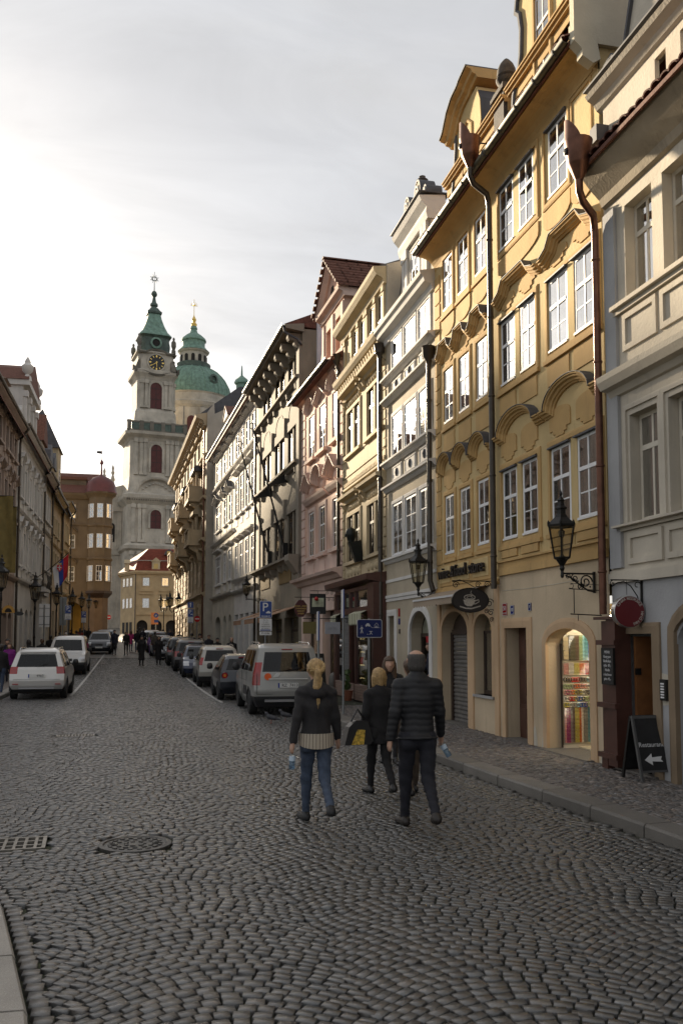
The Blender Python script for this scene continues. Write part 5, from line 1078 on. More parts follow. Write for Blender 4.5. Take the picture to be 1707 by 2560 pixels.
    put('gilded_finial', MB().lathe([(.6, 79.0), (.8, 79.6), (.4, 80.2), (.6, 80.8), (.2, 81.6), (.08, 82.0), (.06, 86.0)], 10, cx, cy), GOLD, ln)
    cr = MB()
    for k in range(9): a = math.pi*k/8; cr.tube([(cx, cy, 84.3), (cx+.9*math.cos(a), cy, 84.3+.9*math.sin(a)+.1)], .06, 4)
    put('ray_cross', cr, GOLD, ln)
    # nave flank and corner pinnacles to the left of the tower
    nv = h.part('nave', MB().box(4.5, 11.5, -30, -2.5, 0, 30.6).box(4.3, 12.0, -30, -2.2, 20.2, 21.2).box(4.3, 12.2, -30, -2.0, 29.6, 30.6).box(9.0, 25, -30, -14, 0, 22), CHS)
    put('nave_gable', MB().prism([(4.5, 30.6), (11.5, 30.6), (10.8, 32.5), (9.5, 34.2), (7.5, 35.0), (4.5, 36)], -8, -3, 'y'), CHS, nv)
    for x in (6.3, 9.3): put('pilaster', MB().box(x-.5, x+.5, -2.55, -2.1, 2, 20).box(x-.5, x+.5, -2.55, -2.1, 21.4, 29.5), CHS, nv)
    for x in (7.8, 10.6): put('niche', MB().prism([(x-.6, 23), (x-.6, 26.5)]+arc(.6, .6, 8, x, 26.5)[1:-1]+[(x+.6, 26.5), (x+.6, 23)], -2.6, -2.45, 'y'), DRK, nv)
    for x, z in ((9.4, 34.4), (7.6, 35.2)): put('pinnacle', MB().lathe([(.7, 0), (.5, .5), (.3, 1.2), (.5, 1.6), (.35, 2.2), (.2, 2.6), (.4, 3.2), (.2, 3.6), (.3, 4.2), (.05, 4.9)], 8, x, -4, z), CHS, nv, smooth=True, ang=40)
    put('connecting_block', MB().box(-14, -4.5, -26, -4, 0, 43).box(-14.4, -4.5, -26, -3.7, 42, 43), CHS, nv)
    return h
# ================================================================ street: road, kerbs, pavements
def ground_strip(name, xa, xb, y0, y1, dz, mat, step=2., kind='structure'):
    n = max(2, int((y1-y0)/step)); ys = np.linspace(y0, y1, n+1)
    P = [[(xa(y), y, gz(y)+dz), (xb(y), y, gz(y)+dz)] for y in ys]
    o = put(name, MB().grid(P), mat, fix=False); tag(o, kind=kind); return o
KX = [(-2, 4.95), (6, 4.9), (8.7, 4.83), (11.2, 4.68), (13.3, 4.62), (19.5, 4.42), (21, 4.45), (22.3, 4.72), (30, 4.6), (66, 3.0), (100, 1.7)]
def kerb_r(y): return float(np.interp(y, [k[0] for k in KX], [k[1] for k in KX]))
LX = [(-2, -.1), (3.5, -.33), (4.52, -.48), (5.22, -.62), (6.2, -.82), (6.96, -.98), (8.5, -1.6), (11, -2.9), (14, -4.1), (18, -4.4), (60, -4.55), (88, -4.7)]
def kerb_l(y): return float(np.interp(y, [k[0] for k in LX], [k[1] for k in LX]))
COB = pm('worn granite cobble', (.062, .059, .055), .36, var=.3, scale=9, speck=.6, bump=.35, bs=90, attr='rnd', spec=.9, coat=.64)
MOS = pm('mosaic pavement stone', (.155, .138, .126), .6, var=.2, scale=7, speck=.3, bump=.3, bs=110, attr='rnd')
JNT = pm('dark sandy joint', (.011, .010, .009), .95, var=.35, scale=6, bump=.5, bs=60, alt=(.045, .05, .025))
def cobble_far_mat():
    m = bpy.data.materials.new('far cobbles'); m.use_nodes = True; nt = m.node_tree; N = nt.nodes; L = nt.links; b = N['Principled BSDF']
    geo = N.new('ShaderNodeNewGeometry'); v = N.new('ShaderNodeTexVoronoi'); v.inputs['Scale'].default_value = 8.5; v.inputs['Randomness'].default_value = .55
    L.new(geo.outputs['Position'], v.inputs['Vector']); e = N.new('ShaderNodeTexVoronoi'); e.feature = 'DISTANCE_TO_EDGE'; e.inputs['Scale'].default_value = 8.5; e.inputs['Randomness'].default_value = .55; L.new(geo.outputs['Position'], e.inputs['Vector'])
    mr = N.new('ShaderNodeMapRange'); mr.inputs[2].default_value = .09; L.new(e.outputs[0], mr.inputs[0])
    hs = N.new('ShaderNodeHueSaturation'); hs.inputs['Saturation'].default_value = .0; L.new(v.outputs['Color'], hs.inputs['Color'])
    mx = N.new('ShaderNodeMix'); mx.data_type = 'RGBA'; mx.inputs[6].default_value = (.028, .025, .02, 1); mx.inputs[7].default_value = (.085, .08, .073, 1); L.new(mr.outputs[0], mx.inputs[0])
    m2 = N.new('ShaderNodeMix'); m2.data_type = 'RGBA'; m2.blend_type = 'OVERLAY'; m2.inputs[0].default_value = .4; L.new(mx.outputs[2], m2.inputs[6]); L.new(hs.outputs[0], m2.inputs[7]); L.new(m2.outputs[2], b.inputs['Base Color'])
    b.inputs['Roughness'].default_value = .33; bp = N.new('ShaderNodeBump'); bp.inputs['Strength'].default_value = .8; bp.inputs['Distance'].default_value = .015; L.new(mr.outputs[0], bp.inputs['Height']); L.new(bp.outputs[0], b.inputs['Normal']); return m
FARCOB = cobble_far_mat()
def stones_mesh(C, name):
    """C: array of (x, y, z, ux, uy, half_u, half_v, rnd); every stone a bevelled, slightly tilted block"""
    C = np.asarray(C, float); n = len(C)
    jit = RNG.normal(0, 1, (n, 4, 2))*np.stack([C[:, 5]*.035, C[:, 6]*.05], 1)[:, None, :]
    cor = np.array([[-1, -1], [1, -1], [1, 1], [-1, 1]], float)
    full = cor[None]*np.stack([C[:, 5], C[:, 6]], 1)[:, None, :]+jit
    tilt = RNG.normal(0, .03, (n, 2)); hz = RNG.normal(0, .003, n)
    V = np.zeros((n, 12, 3))
    for r, (sc, dz) in enumerate(((1.0, -.06), (1.0, -.005), (.955, 0.0))):
        q = full*sc
        zz = dz+hz[:, None]+(q*tilt[:, None, :]).sum(2)*(r > 0)
        V[:, r*4:(r+1)*4, 0] = C[:, 0, None]+q[:, :, 0]*C[:, 3, None]-q[:, :, 1]*C[:, 4, None]
        V[:, r*4:(r+1)*4, 1] = C[:, 1, None]+q[:, :, 0]*C[:, 4, None]+q[:, :, 1]*C[:, 3, None]
        V[:, r*4:(r+1)*4, 2] = C[:, 2, None]+zz
    f = [(8, 9, 10, 11)]
    for i in range(4):
        j = (i+1) % 4; f += [(i, j, 4+j, 4+i), (4+i, 4+j, 8+j, 8+i)]
    F = (np.array(f)[None]+(np.arange(n)*12)[:, None, None]).reshape(-1, 4)
    me = bpy.data.meshes.new(name); me.vertices.add(n*12); me.vertices.foreach_set('co', V.reshape(-1))
    me.loops.add(len(F)*4); me.loops.foreach_set('vertex_index', F.reshape(-1).astype(np.int32))
    me.polygons.add(len(F)); me.polygons.foreach_set('loop_start', np.arange(0, len(F)*4, 4, dtype=np.int32))
    me.polygons.foreach_set('loop_total', np.full(len(F), 4, np.int32))
    a = me.color_attributes.new('rnd', 'FLOAT_COLOR', 'POINT')
    base = C[:, 7]; warm = RNG.normal(0, .05, n)
    col = np.stack([base*(1+warm), base, base*(1-warm), np.ones(n)], 1); a.data.foreach_set('color', np.repeat(col, 12, 0).reshape(-1).astype(np.float32))
    me.update(calc_edges=True); me.validate(); return me
HOLES = []
def build_road():
    road = ground_strip('road', lambda y: min(kerb_l(y), -.2)-.3, lambda y: kerb_r(y)+.3, -2, 62, -.03, JNT)
    far = ground_strip('road', lambda y: kerb_l(y)-.1, lambda y: kerb_r(y)+.1, 62, 100, .0, FARCOB)
    sq = ground_strip('square', lambda y: -60, lambda y: 60, 100, 260, .0, FARCOB, 8)
    ground = put('ground', MB().face([(-400, -60, -.6), (400, -60, -.6), (400, 900, -.6), (-400, 900, -.6)]), JNT); tag(ground, kind='structure')
    # segmental-arc setts
    w = 1.5; A_ = .20; pitch = .087; C = []
    for j in range(int(60.5/pitch)):           # rows run as linked arcs right across the street
        yb = 1.3+j*pitch; x = -5.2+random.uniform(0, .12); wob = .10*math.sin(yb*.5)+.05*math.sin(yb*1.3)
        while x < 5.2:
            ph = 2*math.pi*(x-wob-.35)/w; cq = math.cos(ph/2); sl = -A_*2*math.pi/w*math.sin(ph/2)*(1 if cq > 0 else -1); l_ = random.uniform(.095, .125); dx = l_/math.hypot(1, sl)
            C.append((x+dx/2, yb+A_*(2*abs(math.cos(ph/2+math.pi*dx/w/2))-1)+random.uniform(-.004, .004), math.atan(sl), l_)); x += dx
    out = []
    ca, sa = math.cos(R(-12.734)), math.sin(R(-12.734))
    for x, y, t, l_ in C:
        d = y*ca-x*sa; lat = x*ca+y*sa
        if d < 3.2 or abs(lat) > d*(853.5/2200)+.5: continue
        if not (kerb_l(y)+.15 < x < kerb_r(y)-.04): continue
        if any(abs(x-hx) < hw and abs(y-hy) < hh for hx, hy, hw, hh in HOLES): continue
        if y > 61.5: continue
        g = RNG.lognormal(0, .28)
        out.append((x, y, gz(y), math.cos(t), math.sin(t), l_*.5-.0065, pitch*.5*math.cos(t)*RNG.uniform(.80, .88)-.0005, min(2.2, g)))
    # straight gutter course along the left kerb
    y = 3.2
    while y < 41:
        for k in (0,):
            kx = kerb_l(y)+.09; out.append((kx, y, gz(y), .0, 1.0, .055, .05, RNG.lognormal(0, .3)))
        y += .118
    out = np.array(out); dist = np.hypot(out[:, 0], out[:, 1]); order = np.argsort(dist)
    near = order[:300]; rest = order[300:]
    for k in near:
        me = stones_mesh(out[k:k+1], 'cobble'); put('cobble', me, COB, road)
    o = put('cobblestones', stones_mesh(out[rest], 'cobblestones'), COB, road); o['kind'] = 'stuff'
    return road
def build_pavements():
    for side in (1, -1):
        ys = np.arange(2.0 if side > 0 else 1.0, 100, 1.0)
        pv = ground_strip('pavement', (lambda y: kerb_r(y)+.25) if side > 0 else (lambda y: -9), (lambda y: 7.2) if side > 0 else (lambda y: kerb_l(y)-.25), -2, 100, .105 if side > 0 else .11, JNT if side > 0 else pm('left pavement mosaic', (.13, .11, .095), .6, var=.4, scale=14, bump=.6, bs=40), 1.)
        # kerb stones, each its own block
        kb = root('kerb', (0, 0, 0)); tag(kb, kind='structure')
        f = kerb_r if side > 0 else kerb_l; y = 2.2 if side > 0 else 1.0
        while y < 60:
            L_ = random.uniform(1.0, 1.35) if y < 30 else 2.4
            if side < 0 and y < 14: L_ *= .8
            y2 = y+L_; xa, xb = f(y), f(y2); m = MB(); g = .011; wd = .32*side
            ins = .022
            P = []
            for yy, xx in ((y+g, xa), (y2-g, xb)):
                z = gz(yy)
                P.append([(xx, yy, z-.08), (xx+.004*side, yy, z+.095), (xx+ins*side, yy, z+.122), (xx+wd*.97, yy, z+.125), (xx+wd, yy, z+.11), (xx+wd, yy, z-.05)])
            m.grid(P); m.f += [tuple(range(5, -1, -1)), tuple(range(6, 12))]
            put('kerb_stone', m, random.choice((GRN, GRN, pm('mid granite kerb', (.19, .175, .155), .6, var=.2, scale=3, speck=.6, bump=.3, bs=120))) if side > 0 else pm('granite kerb with painted sheen', (.32, .295, .26), .55, var=.2, scale=3, speck=.6, bump=.3, bs=120), kb); y = y2  # left kerb is paler: its reflected light is put into the colour
        if side > 0:
            C = []; s = .062
            y = 5.2; r_ = 0
            while y < 24:
                x = kerb_r(y)+.345
                while x < 6.60:
                    if not any(abs(x-hx) < hw and abs(y-hy) < hh for hx, hy, hw, hh in HOLES):
                        C.append((x+RNG.normal(0, .006), y+RNG.normal(0, .006)+.012*math.sin(x*5), gz(y)+.125, math.cos(RNG.normal(.05, .12)), math.sin(RNG.normal(.05, .12)), s*.46*RNG.uniform(.85, 1.05), s*.46*RNG.uniform(.85, 1.05), min(2.2, RNG.lognormal(0, .28))))
                    x += s*RNG.uniform(.96, 1.06)
                y += s; r_ += 1
            C = np.array(C); vis = (C[:, 0]*math.cos(R(12.734))-C[:, 1]*math.sin(R(12.734))) < (C[:, 1]*math.cos(R(12.734))+C[:, 0]*math.sin(R(12.734)))*(853.5/2200)+.1
            C = C[vis]; order = np.argsort(np.hypot(C[:, 0], C[:, 1]))
            for k in order[:300]: put('mosaic_stone', stones_mesh(C[k:k+1], 'mosaic_stone'), MOS, pv)
            o = put('mosaic_stones', stones_mesh(C[order[300:]], 'mosaic_stones'), MOS, pv); o['kind'] = 'stuff'
def ironwork():
    # storm grate, round manhole, far covers
    IR = pm('worn cast iron', (.26, .24, .21), .42, metal=.75, var=.3, scale=12)
    def grate(x, y, w, l, nx, ny, lbl, z=.004):
        r_ = root('drain_grate', (x, y, gz(y)+z), R(3), lbl, 'grate'); m = MB(); b = .035
        m.box(-w/2, w/2, -l/2, -l/2+b, -.03, 0).box(-w/2, w/2, l/2-b, l/2, -.03, 0).box(-w/2, -w/2+b, -l/2, l/2, -.03, .001).box(w/2-b, w/2, -l/2, l/2, -.03, .001)
        for i in range(1, nx): m.box(-w/2+w*i/nx-.014, -w/2+w*i/nx+.014, -l/2+b, l/2-b, -.03, -.002)
        for j in range(1, ny): m.box(-w/2+b, w/2-b, -l/2+l*j/ny-.014, -l/2+l*j/ny+.014, -.03, -.003)
        put('frame', m, IR, r_); put('pit', MB().box(-w/2, w/2, -l/2, l/2, -.05, -.032), DRK, r_); HOLES.append((x, y, w/2+.05, l/2+.05))
    grate(-1.14, 9.0, .56, .52, 6, 3, 'square iron storm drain grate by the left kerb')
    grate(-1.28, 18.8, .75, .35, 12, 2, 'long flat iron drain cover in the middle distance'); grate(.66, 24.6, .4, .3, 5, 2, 'small iron grate near the parked van')
    x, y = -.03, 8.75
    r_ = root('manhole_cover', (x, y, .004), 0, 'round studded iron manhole cover between the cobbles', 'manhole cover'); HOLES.append((x, y, .33, .33))
    IR = pm('dark cast iron', (.10, .095, .088), .5, metal=.6, var=.4, scale=9); put('ring', MB().lathe([(.34, -.03), (.34, 0), (.30, .004), (.29, -.01)], 28), IR, r_); put('lid', MB().lathe([(.285, -.03), (.285, -.006)], 28), IR, r_)
    for rr, n in ((.24, 18), (.17, 12), (.09, 7)):
        for k in range(n): put('stud', MB().box(-.022, .022, -.014, .014, -.006, .004), IR, r_, (rr*math.cos(k*2*math.pi/n), rr*math.sin(k*2*math.pi/n), 0), (0, 0, k*2*math.pi/n+math.pi/2))
    for s in (-1, 1): put('lifting_hole', MB().lathe([(.035, -.006), (.035, .002)], 10, s*.2, 0), DRK, r_)
    x, y = 3.62, 11.3; r_ = root('valve_cover', (x, y, .004), 0, 'small dark oval cover near the right kerb', 'valve cover'); HOLES.append((x, y, .16, .1)); put('lid', MB().lathe([(.13, -.03), (.13, .0), (.1, .003)], 16), IR, r_); put('rim', MB().lathe([(.15, -.03), (.15, -.004)], 16), IR, r_)
WLINE = pm('worn white paint', (.42, .41, .39), .6, var=.45, scale=7)
def lines():
    def line(name, pts, w, lbl):
        P = [[(x-w/2, y, gz(y)+.007), (x+w/2, y, gz(y)+.007)] for x, y in pts]; o = put(name, MB().grid(P), WLINE, fix=False); tag(o, lbl, 'road marking', 'parking bay lines')
    line('parking_line', [(2.45-.03*(y-27.3), y) for y in np.arange(27.5, 95, 2.)], .10, 'worn white line beside the right parking bays')
    line('parking_line', [(-2.35-.009*(y-31.7), y) for y in np.arange(31.9, 70, 2.)], .10, 'worn white line beside the left parking bays')
# ================================================================ cars (horizontal slices of rounded plan outlines, faces sorted into panels)
CARC = {}
TYR = pm('tyre rubber', (.012, .012, .012), .8, var=.2, scale=20); ALU = pm('alloy rim', (.30, .30, .31), .35, metal=.8, var=.1); PLB = pm('black bumper plastic', (.022, .022, .024), .55, var=.1)
CGL = glass_mat('car glass', 1.5, (.16, .18, .19), .01); REDL = pm('red lamp lens', (.30, .008, .008), .15, var=.1, coat=.6); LMP = pm('clear lamp lens', (.55, .56, .58), .12, metal=.3, var=.1, coat=.5); CHR = pm('chrome trim', (.6, .6, .6), .15, metal=1., var=0); AMB = pm('amber lens', (.5, .16, .01), .2, var=0)
PLATE = pm('plate white', (.62, .62, .60), .4, var=0); PBL = pm('plate blue', (.01, .03, .25), .4, var=0); BLK = pm('black print', (.01, .01, .01), .5, var=0)
def paint(n, c): return pm(n, c, .32, var=.03, coat=.7, metal=.15)
KINDS_CAR = {
 'van': dict(L=4.4, rear=[(.22, .16), (.42, .03), (.62, 0), (1.0, .03), (1.15, .06), (1.72, .26), (1.80, .45), (1.84, .9)], front=[(.22, 4.2), (.5, 4.38), (.8, 4.36), (.98, 4.2), (1.06, 3.75), (1.12, 3.5), (1.7, 2.75), (1.80, 2.5), (1.84, 2.2)],
   hw=[(.22, .80), (.45, .91), (.8, .925), (1.05, .91), (1.15, .885), (1.7, .76), (1.80, .69), (1.84, .5)], belt=1.12, top=1.66, wy=(.83, 3.6), wr=.325, sw=((.09, .30), (.34, .60), (.64, .9)), rw=.78, rz=(1.12, 1.62)),
 'suv': dict(L=4.2, rear=[(.26, .18), (.45, .04), (.62, 0), (.98, .05), (1.08, .09), (1.5, .30), (1.6, .5), (1.66, .95)], front=[(.26, 4.05), (.5, 4.2), (.8, 4.15), (.95, 3.95), (1.02, 3.3), (1.5, 2.55), (1.6, 2.3), (1.66, 1.9)],
   hw=[(.26, .78), (.45, .88), (.8, .895), (1.02, .87), (1.1, .84), (1.5, .70), (1.6, .63), (1.66, .45)], belt=1.06, top=1.5, wy=(.78, 3.35), wr=.33, sw=((.1, .30), (.34, .62), (.66, .92)), rw=.80, rz=(1.06, 1.47)),
 'hatch': dict(L=3.6, rear=[(.22, .16), (.42, .02), (.6, 0), (.9, .06), (.98, .12), (1.3, .42), (1.42, .65), (1.48, 1.05)], front=[(.22, 3.45), (.45, 3.6), (.7, 3.5), (.86, 3.2), (.92, 2.8), (1.3, 2.15), (1.42, 1.9), (1.48, 1.6)],
   hw=[(.22, .70), (.42, .80), (.7, .82), (.92, .79), (1.0, .76), (1.3, .62), (1.42, .55), (1.48, .4)], belt=.97, top=1.34, wy=(.6, 2.9), wr=.29, sw=((.12, .42), (.47, .92)), rw=.78, rz=(.97, 1.32)),
 'mpv': dict(L=4.28, rear=[(.24, .18), (.45, .03), (.62, 0), (.95, .04), (1.05, .1), (1.48, .42), (1.58, .68), (1.64, 1.1)], front=[(.24, 4.1), (.5, 4.28), (.75, 4.2), (.92, 3.8), (1.0, 3.4), (1.48, 2.45), (1.58, 2.2), (1.64, 1.9)],
   hw=[(.24, .76), (.45, .865), (.8, .875), (1.0, .85), (1.08, .82), (1.48, .68), (1.58, .60), (1.64, .42)], belt=1.04, top=1.49, wy=(.75, 3.5), wr=.31, sw=((.08, .26), (.3, .58), (.62, .92)), rw=.80, rz=(1.04, 1.46)),
 'sedan': dict(L=4.4, rear=[(.22, .15), (.45, .02), (.7, 0), (.95, .05), (1.0, .35), (1.04, .6), (1.32, 1.2), (1.41, 1.45), (1.46, 1.9)], front=[(.22, 4.25), (.5, 4.4), (.7, 4.3), (.86, 3.9), (.94, 3.3), (1.32, 2.6), (1.41, 2.4), (1.46, 2.2)],
   hw=[(.22, .75), (.45, .86), (.75, .875), (.96, .84), (1.04, .78), (1.32, .64), (1.41, .57), (1.46, .42)], belt=1.02, top=1.36, wy=(.95, 3.5), wr=.30, sw=((.08, .42), (.47, .92)), rw=.8, rz=(1.03, 1.36))}
def car_meshes(kind, rl, bumper):
    key = (kind, rl, bumper)
    if key in CARC: return CARC[key]
    k = KINDS_CAR[kind]; zs = sorted({round(z, 3) for z in np.concatenate([np.linspace(k['hw'][0][0], k['hw'][-1][0], 26), [k['belt'], k['top'], *k['rz'], rl[0], rl[1], bumper, .98*k['belt']], [q[0] for q in k['front']], [q[0] for q in k['rear']]])})
    zs = [z for i, z in enumerate(zs) if i == 0 or z-zs[i-1] > .008 or z in (k['belt'], k['top'])]
    at = lambda tab, z: float(np.interp(z, [q[0] for q in tab], [q[1] for q in tab]))
    rt = sorted({*np.round(np.linspace(0, 1, 13), 3), round(.5-k['rw']/2, 3), round(.5+k['rw']/2, 3), rl[2], round(1-rl[2], 3)})
    st = sorted({*np.round(np.linspace(0, 1, 33), 3), *[q for w in k['sw'] for q in w], rl[3], round(1-rl[3], 3)})
    cols = [('rear', t) for t in rt[:-1]]+[('right', t) for t in st[:-1]]+[('front', t) for t in rt[:-1]]+[('left', t) for t in st[:-1]]
    nxt = cols[1:]+cols[:1]; P = []
    for z in zs:
        r0, f0, w = at(k['rear'], z), at(k['front'], z), at(k['hw'], z); row = []
        for sd, t in cols:
            a, b = {'rear': (-1+2*t, -1), 'right': (1, -1+2*t), 'front': (1-2*t, 1), 'left': (-1, 1-2*t)}[sd]
            x = a*math.sqrt(1-.22*b**6/2)*(1-.05*b**4*0); y = b*math.sqrt(1-.10*a**4/2) if abs(b) == 1 else b
            yy = (r0+f0)/2+y*(f0-r0)/2
            row.append((w*x, yy, z))
        P.append(row)
    P = np.array(P); groups = {}
    n = len(cols)
    for i in range(len(zs)-1):
        zc = (zs[i]+zs[i+1])/2
        for j in range(n):
            sd, t = cols[j]; t2 = nxt[j][1] if nxt[j][0] == sd else 1.; tc = (t+t2)/2; c = P[i:i+2, [j, (j+1) % n]].reshape(-1, 3).mean(0)
            g = 'body'
            ts = tc if sd == 'right' else 1-tc
            if sd in ('left', 'right'):
                if any((c[1]-wy)**2+(zc-k['wr'])**2 < (k['wr']+.05)**2 for wy in k['wy']): continue
                if k['belt'] < zc < k['top']:
                    for wi, (a, b) in enumerate(k['sw']):
                        if a < ts < b: g = 'side_window%d%s' % (wi, sd)
                if rl[0] < zc < rl[1] and ts < rl[3]: g = 'tail_light_'+sd
                if zc < bumper and (ts < .12 or ts > .9): g = 'rear_bumper' if ts < .5 else 'front_bumper'
            if sd == 'rear':
                if k['rz'][0] < zc < k['rz'][1] and abs(tc-.5) < k['rw']/2: g = 'rear_window'
                if rl[0] < zc < rl[1] and abs(tc-.5) > .5-rl[2]: g = 'tail_light_'+('right' if tc > .5 else 'left')
                if zc < bumper: g = 'rear_bumper'
            if sd == 'front':
                if k['belt']+.02 < zc < k['top']+.02 and abs(tc-.5) < .43: g = 'windshield'
                if zc < bumper: g = 'front_bumper'
                if .58*k['belt'] < zc < .74*k['belt'] and abs(tc-.5) < .2: g = 'grille'
                if .60*k['belt'] < zc < .80*k['belt'] and abs(tc-.5) > .3: g = 'headlight_'+('right' if tc > .5 else 'left')
            groups.setdefault(g, []).append([tuple(P[i, j]), tuple(P[i, (j+1) % n]), tuple(P[i+1, (j+1) % n]), tuple(P[i+1, j])])
    out = {}
    for g, fs in groups.items():
        m = MB()
        for f in fs: m.face(f)
        if g == 'body': m.face([tuple(q) for q in P[-1]])
        me = mesh(m, g, fix=False); bm = bmesh.new(); bm.from_mesh(me); bmesh.ops.remove_doubles(bm, verts=bm.verts, dist=.0005); bm.to_mesh(me); bm.free()
        me.polygons.foreach_set('use_smooth', [True]*len(me.polygons)); me.set_sharp_from_angle(angle=R(38)); out[g] = me
    CARC[key] = out; return out
def wheel_meshes(r):
    key = ('wheel', r)
    if key not in CARC:
        w = .10; rr = r*.64
        t = mesh(MB().add(MB().lathe([(rr, -w), (r*.93, -w*1.02), (r, -w*.75), (r, w*.75), (r*.93, w*1.02), (rr, w)], 28), Matrix.Rotation(R(90), 4, 'Y')), 'tyre', True, ang=40)
        m = MB().add(MB().lathe([(rr, -w*.8), (rr*.96, w*.2), (rr*.9, w*.3), (rr, w*.98)], 24), Matrix.Rotation(R(90), 4, 'Y'))
        for i in range(6): m.add(MB().prism([(-.035, .03), (.035, .03), (.028, rr*.97), (-.028, rr*.97)], w*.55, w*.85, 'x'), Matrix.Rotation(i*math.pi/3, 4, 'X'))
        m.add(MB().lathe([(.06, w*.5), (.055, w*.95), (.02, w)], 12), Matrix.Rotation(R(90), 4, 'Y'))
        CARC[key] = (t, mesh(m, 'rim'))
    return CARC[key]
def car(name, kind, label, x, y, heading=0, pm_=None, rl=(.8, 1.05, .12, .06), bumper=.3, plate=None, group='parked cars', glass=None, rails=False, round_lamp=False, lowdark=False):
    k = KINDS_CAR[kind]; out = car_meshes(kind, rl, bumper)
    flip = abs(heading) > 90; yy = y if not flip else y+k['L']
    slope = math.atan((gz(y+k['L'])-gz(y))/k['L'])
    r_ = root(name, (x, yy, gz(y if not flip else y+k['L'])), R(heading), label, 'van' if kind == 'van' else 'car', group)
    r_.rotation_euler = (slope if not flip else -slope, 0, R(heading))
    g = glass or CGL
    for q, me in out.items():
        if q == 'body': put('body', me, pm_, r_)
        elif 'bumper' in q: put(q.split('_')[1], me, PLB if lowdark else pm_, r_)
        elif 'window' in q or q == 'windshield': put('side_window' if 'side' in q else q, me, g, r_)
        elif 'tail' in q: put('tail_light', me, REDL if not round_lamp else pm_, r_)
        elif 'head' in q: put('headlight', me, LMP, r_)
        elif q == 'grille': put('grille', me, PLB, r_)
    W_ = max(q[1] for q in k['hw']); t, rm = wheel_meshes(k['wr'])
    for wy in k['wy']:
        for s in (-1, 1):
            w = put('wheel', MB().add(MB().lathe([(.05, -.06), (.05, .06)], 8), Matrix.Rotation(R(90), 4, 'Y')), PLB, r_, (s*(W_-.115), wy, k['wr']), (0, 0, 0 if s > 0 else math.pi))
            put('tyre', t, TYR, w); put('rim', rm, ALU, w)
            a0 = (k['wr']+.02)*1.08; am = MB().sweep([(wy-a0*math.cos(q), k['wr']+a0*math.sin(q)) for q in np.linspace(-.15, math.pi+.15, 16)], [(-.035, -.05), (.03, -.05), (.03, .012), (-.035, .012)])
            am.v = [(s*(W_-.012+q[1]), q[0], q[2]) for q in am.v]; put('wheel_arch', am, PLB, r_)
    put('underbody', MB().box(-W_+.2, W_-.2, .25, k['L']-.3, .2, k['belt']-.35), DRK, r_)
    sm = pm('dark car trim', (.03, .028, .026), .8, var=.2)
    for s in (-.36, .36):
        for f_ in (.38, .62): put('seat', MB().box(s-.24, s+.24, k['L']*f_-.1, k['L']*f_+.1, .45, k['belt']+.12).box(s-.13, s+.13, k['L']*f_-.06, k['L']*f_+.06, k['belt']+.14, k['belt']+.32), sm, r_)
    mz = k['belt']+.06; my = k['L']*.68
    for s in (-1, 1): put('mirror', MB().lathe([(.03, -.10), (.09, -.08), (.10, .02), (.07, .10), (.02, .11)], 10, 0, 0, 0, 1, .6), PLB, r_, (s*(W_+.10), my, mz), smooth=True)
    for s in (-1, 1): put('door_handle', MB().box(s*(W_-.02)-.012, s*(W_-.02)+.012, k['L']*.36, k['L']*.42, k['belt']-.12, k['belt']-.09), pm_, r_)
    if rails:
        ht = k['hw'][-2][0]; hwid = k['hw'][-2][1]-.03
        for s in (-1, 1): put('roof_rail', MB().tube([(s*hwid, .6, ht+.0), (s*hwid, .75, ht+.06), (s*hwid, k['L']*.5, ht+.07), (s*hwid, k['L']*.54, ht+.01)], .018, 6), CHR, r_)
    put('wiper', MB().tube([(0, k['rear'][3][1]-.02, k['rz'][0]+.02), (.32, float(np.interp(k['rz'][0]+.12, [q[0] for q in k['rear']], [q[1] for q in k['rear']]))-.02, k['rz'][0]+.1)], .009, 4), PLB, r_)
    if round_lamp:
        for s in (-1, 1):
            for rr, mt, dy in ((.12, pm_, 0), (.10, REDL, -.01), (.05, AMB, -.014)): put('tail_light', MB().lathe([(rr, 0), (rr*.9, .03)], 18), mt, r_, (s*.62, .075+dy, .8), (R(90), 0, 0))
    pz_ = .72 if kind in ('van', 'suv') else .62
    pl = put('number_plate', MB().box(-.26, .26, -.022, 0, pz_, pz_+.115), PLATE, r_); put('plate_band', MB().box(-.26, -.225, -.026, -.02, pz_, pz_+.115), PBL, pl)
    if plate: put('lettering', xform(text_mesh(plate, .11, .002), Matrix.Rotation(R(90), 4, 'X')), BLK, pl, (.04, -.025, pz_+.058))
    put('number_plate', MB().box(-.26, .26, k['L'], k['L']+.02, .45, .56), PLATE, r_)
    put('high_brake_light', MB().box(-.14, .14, float(np.interp(k['top'], [q[0] for q in k['rear']], [q[1] for q in k['rear']]))-.012, .6, k['top']+.015, k['top']+.04), REDL, r_)
    return r_
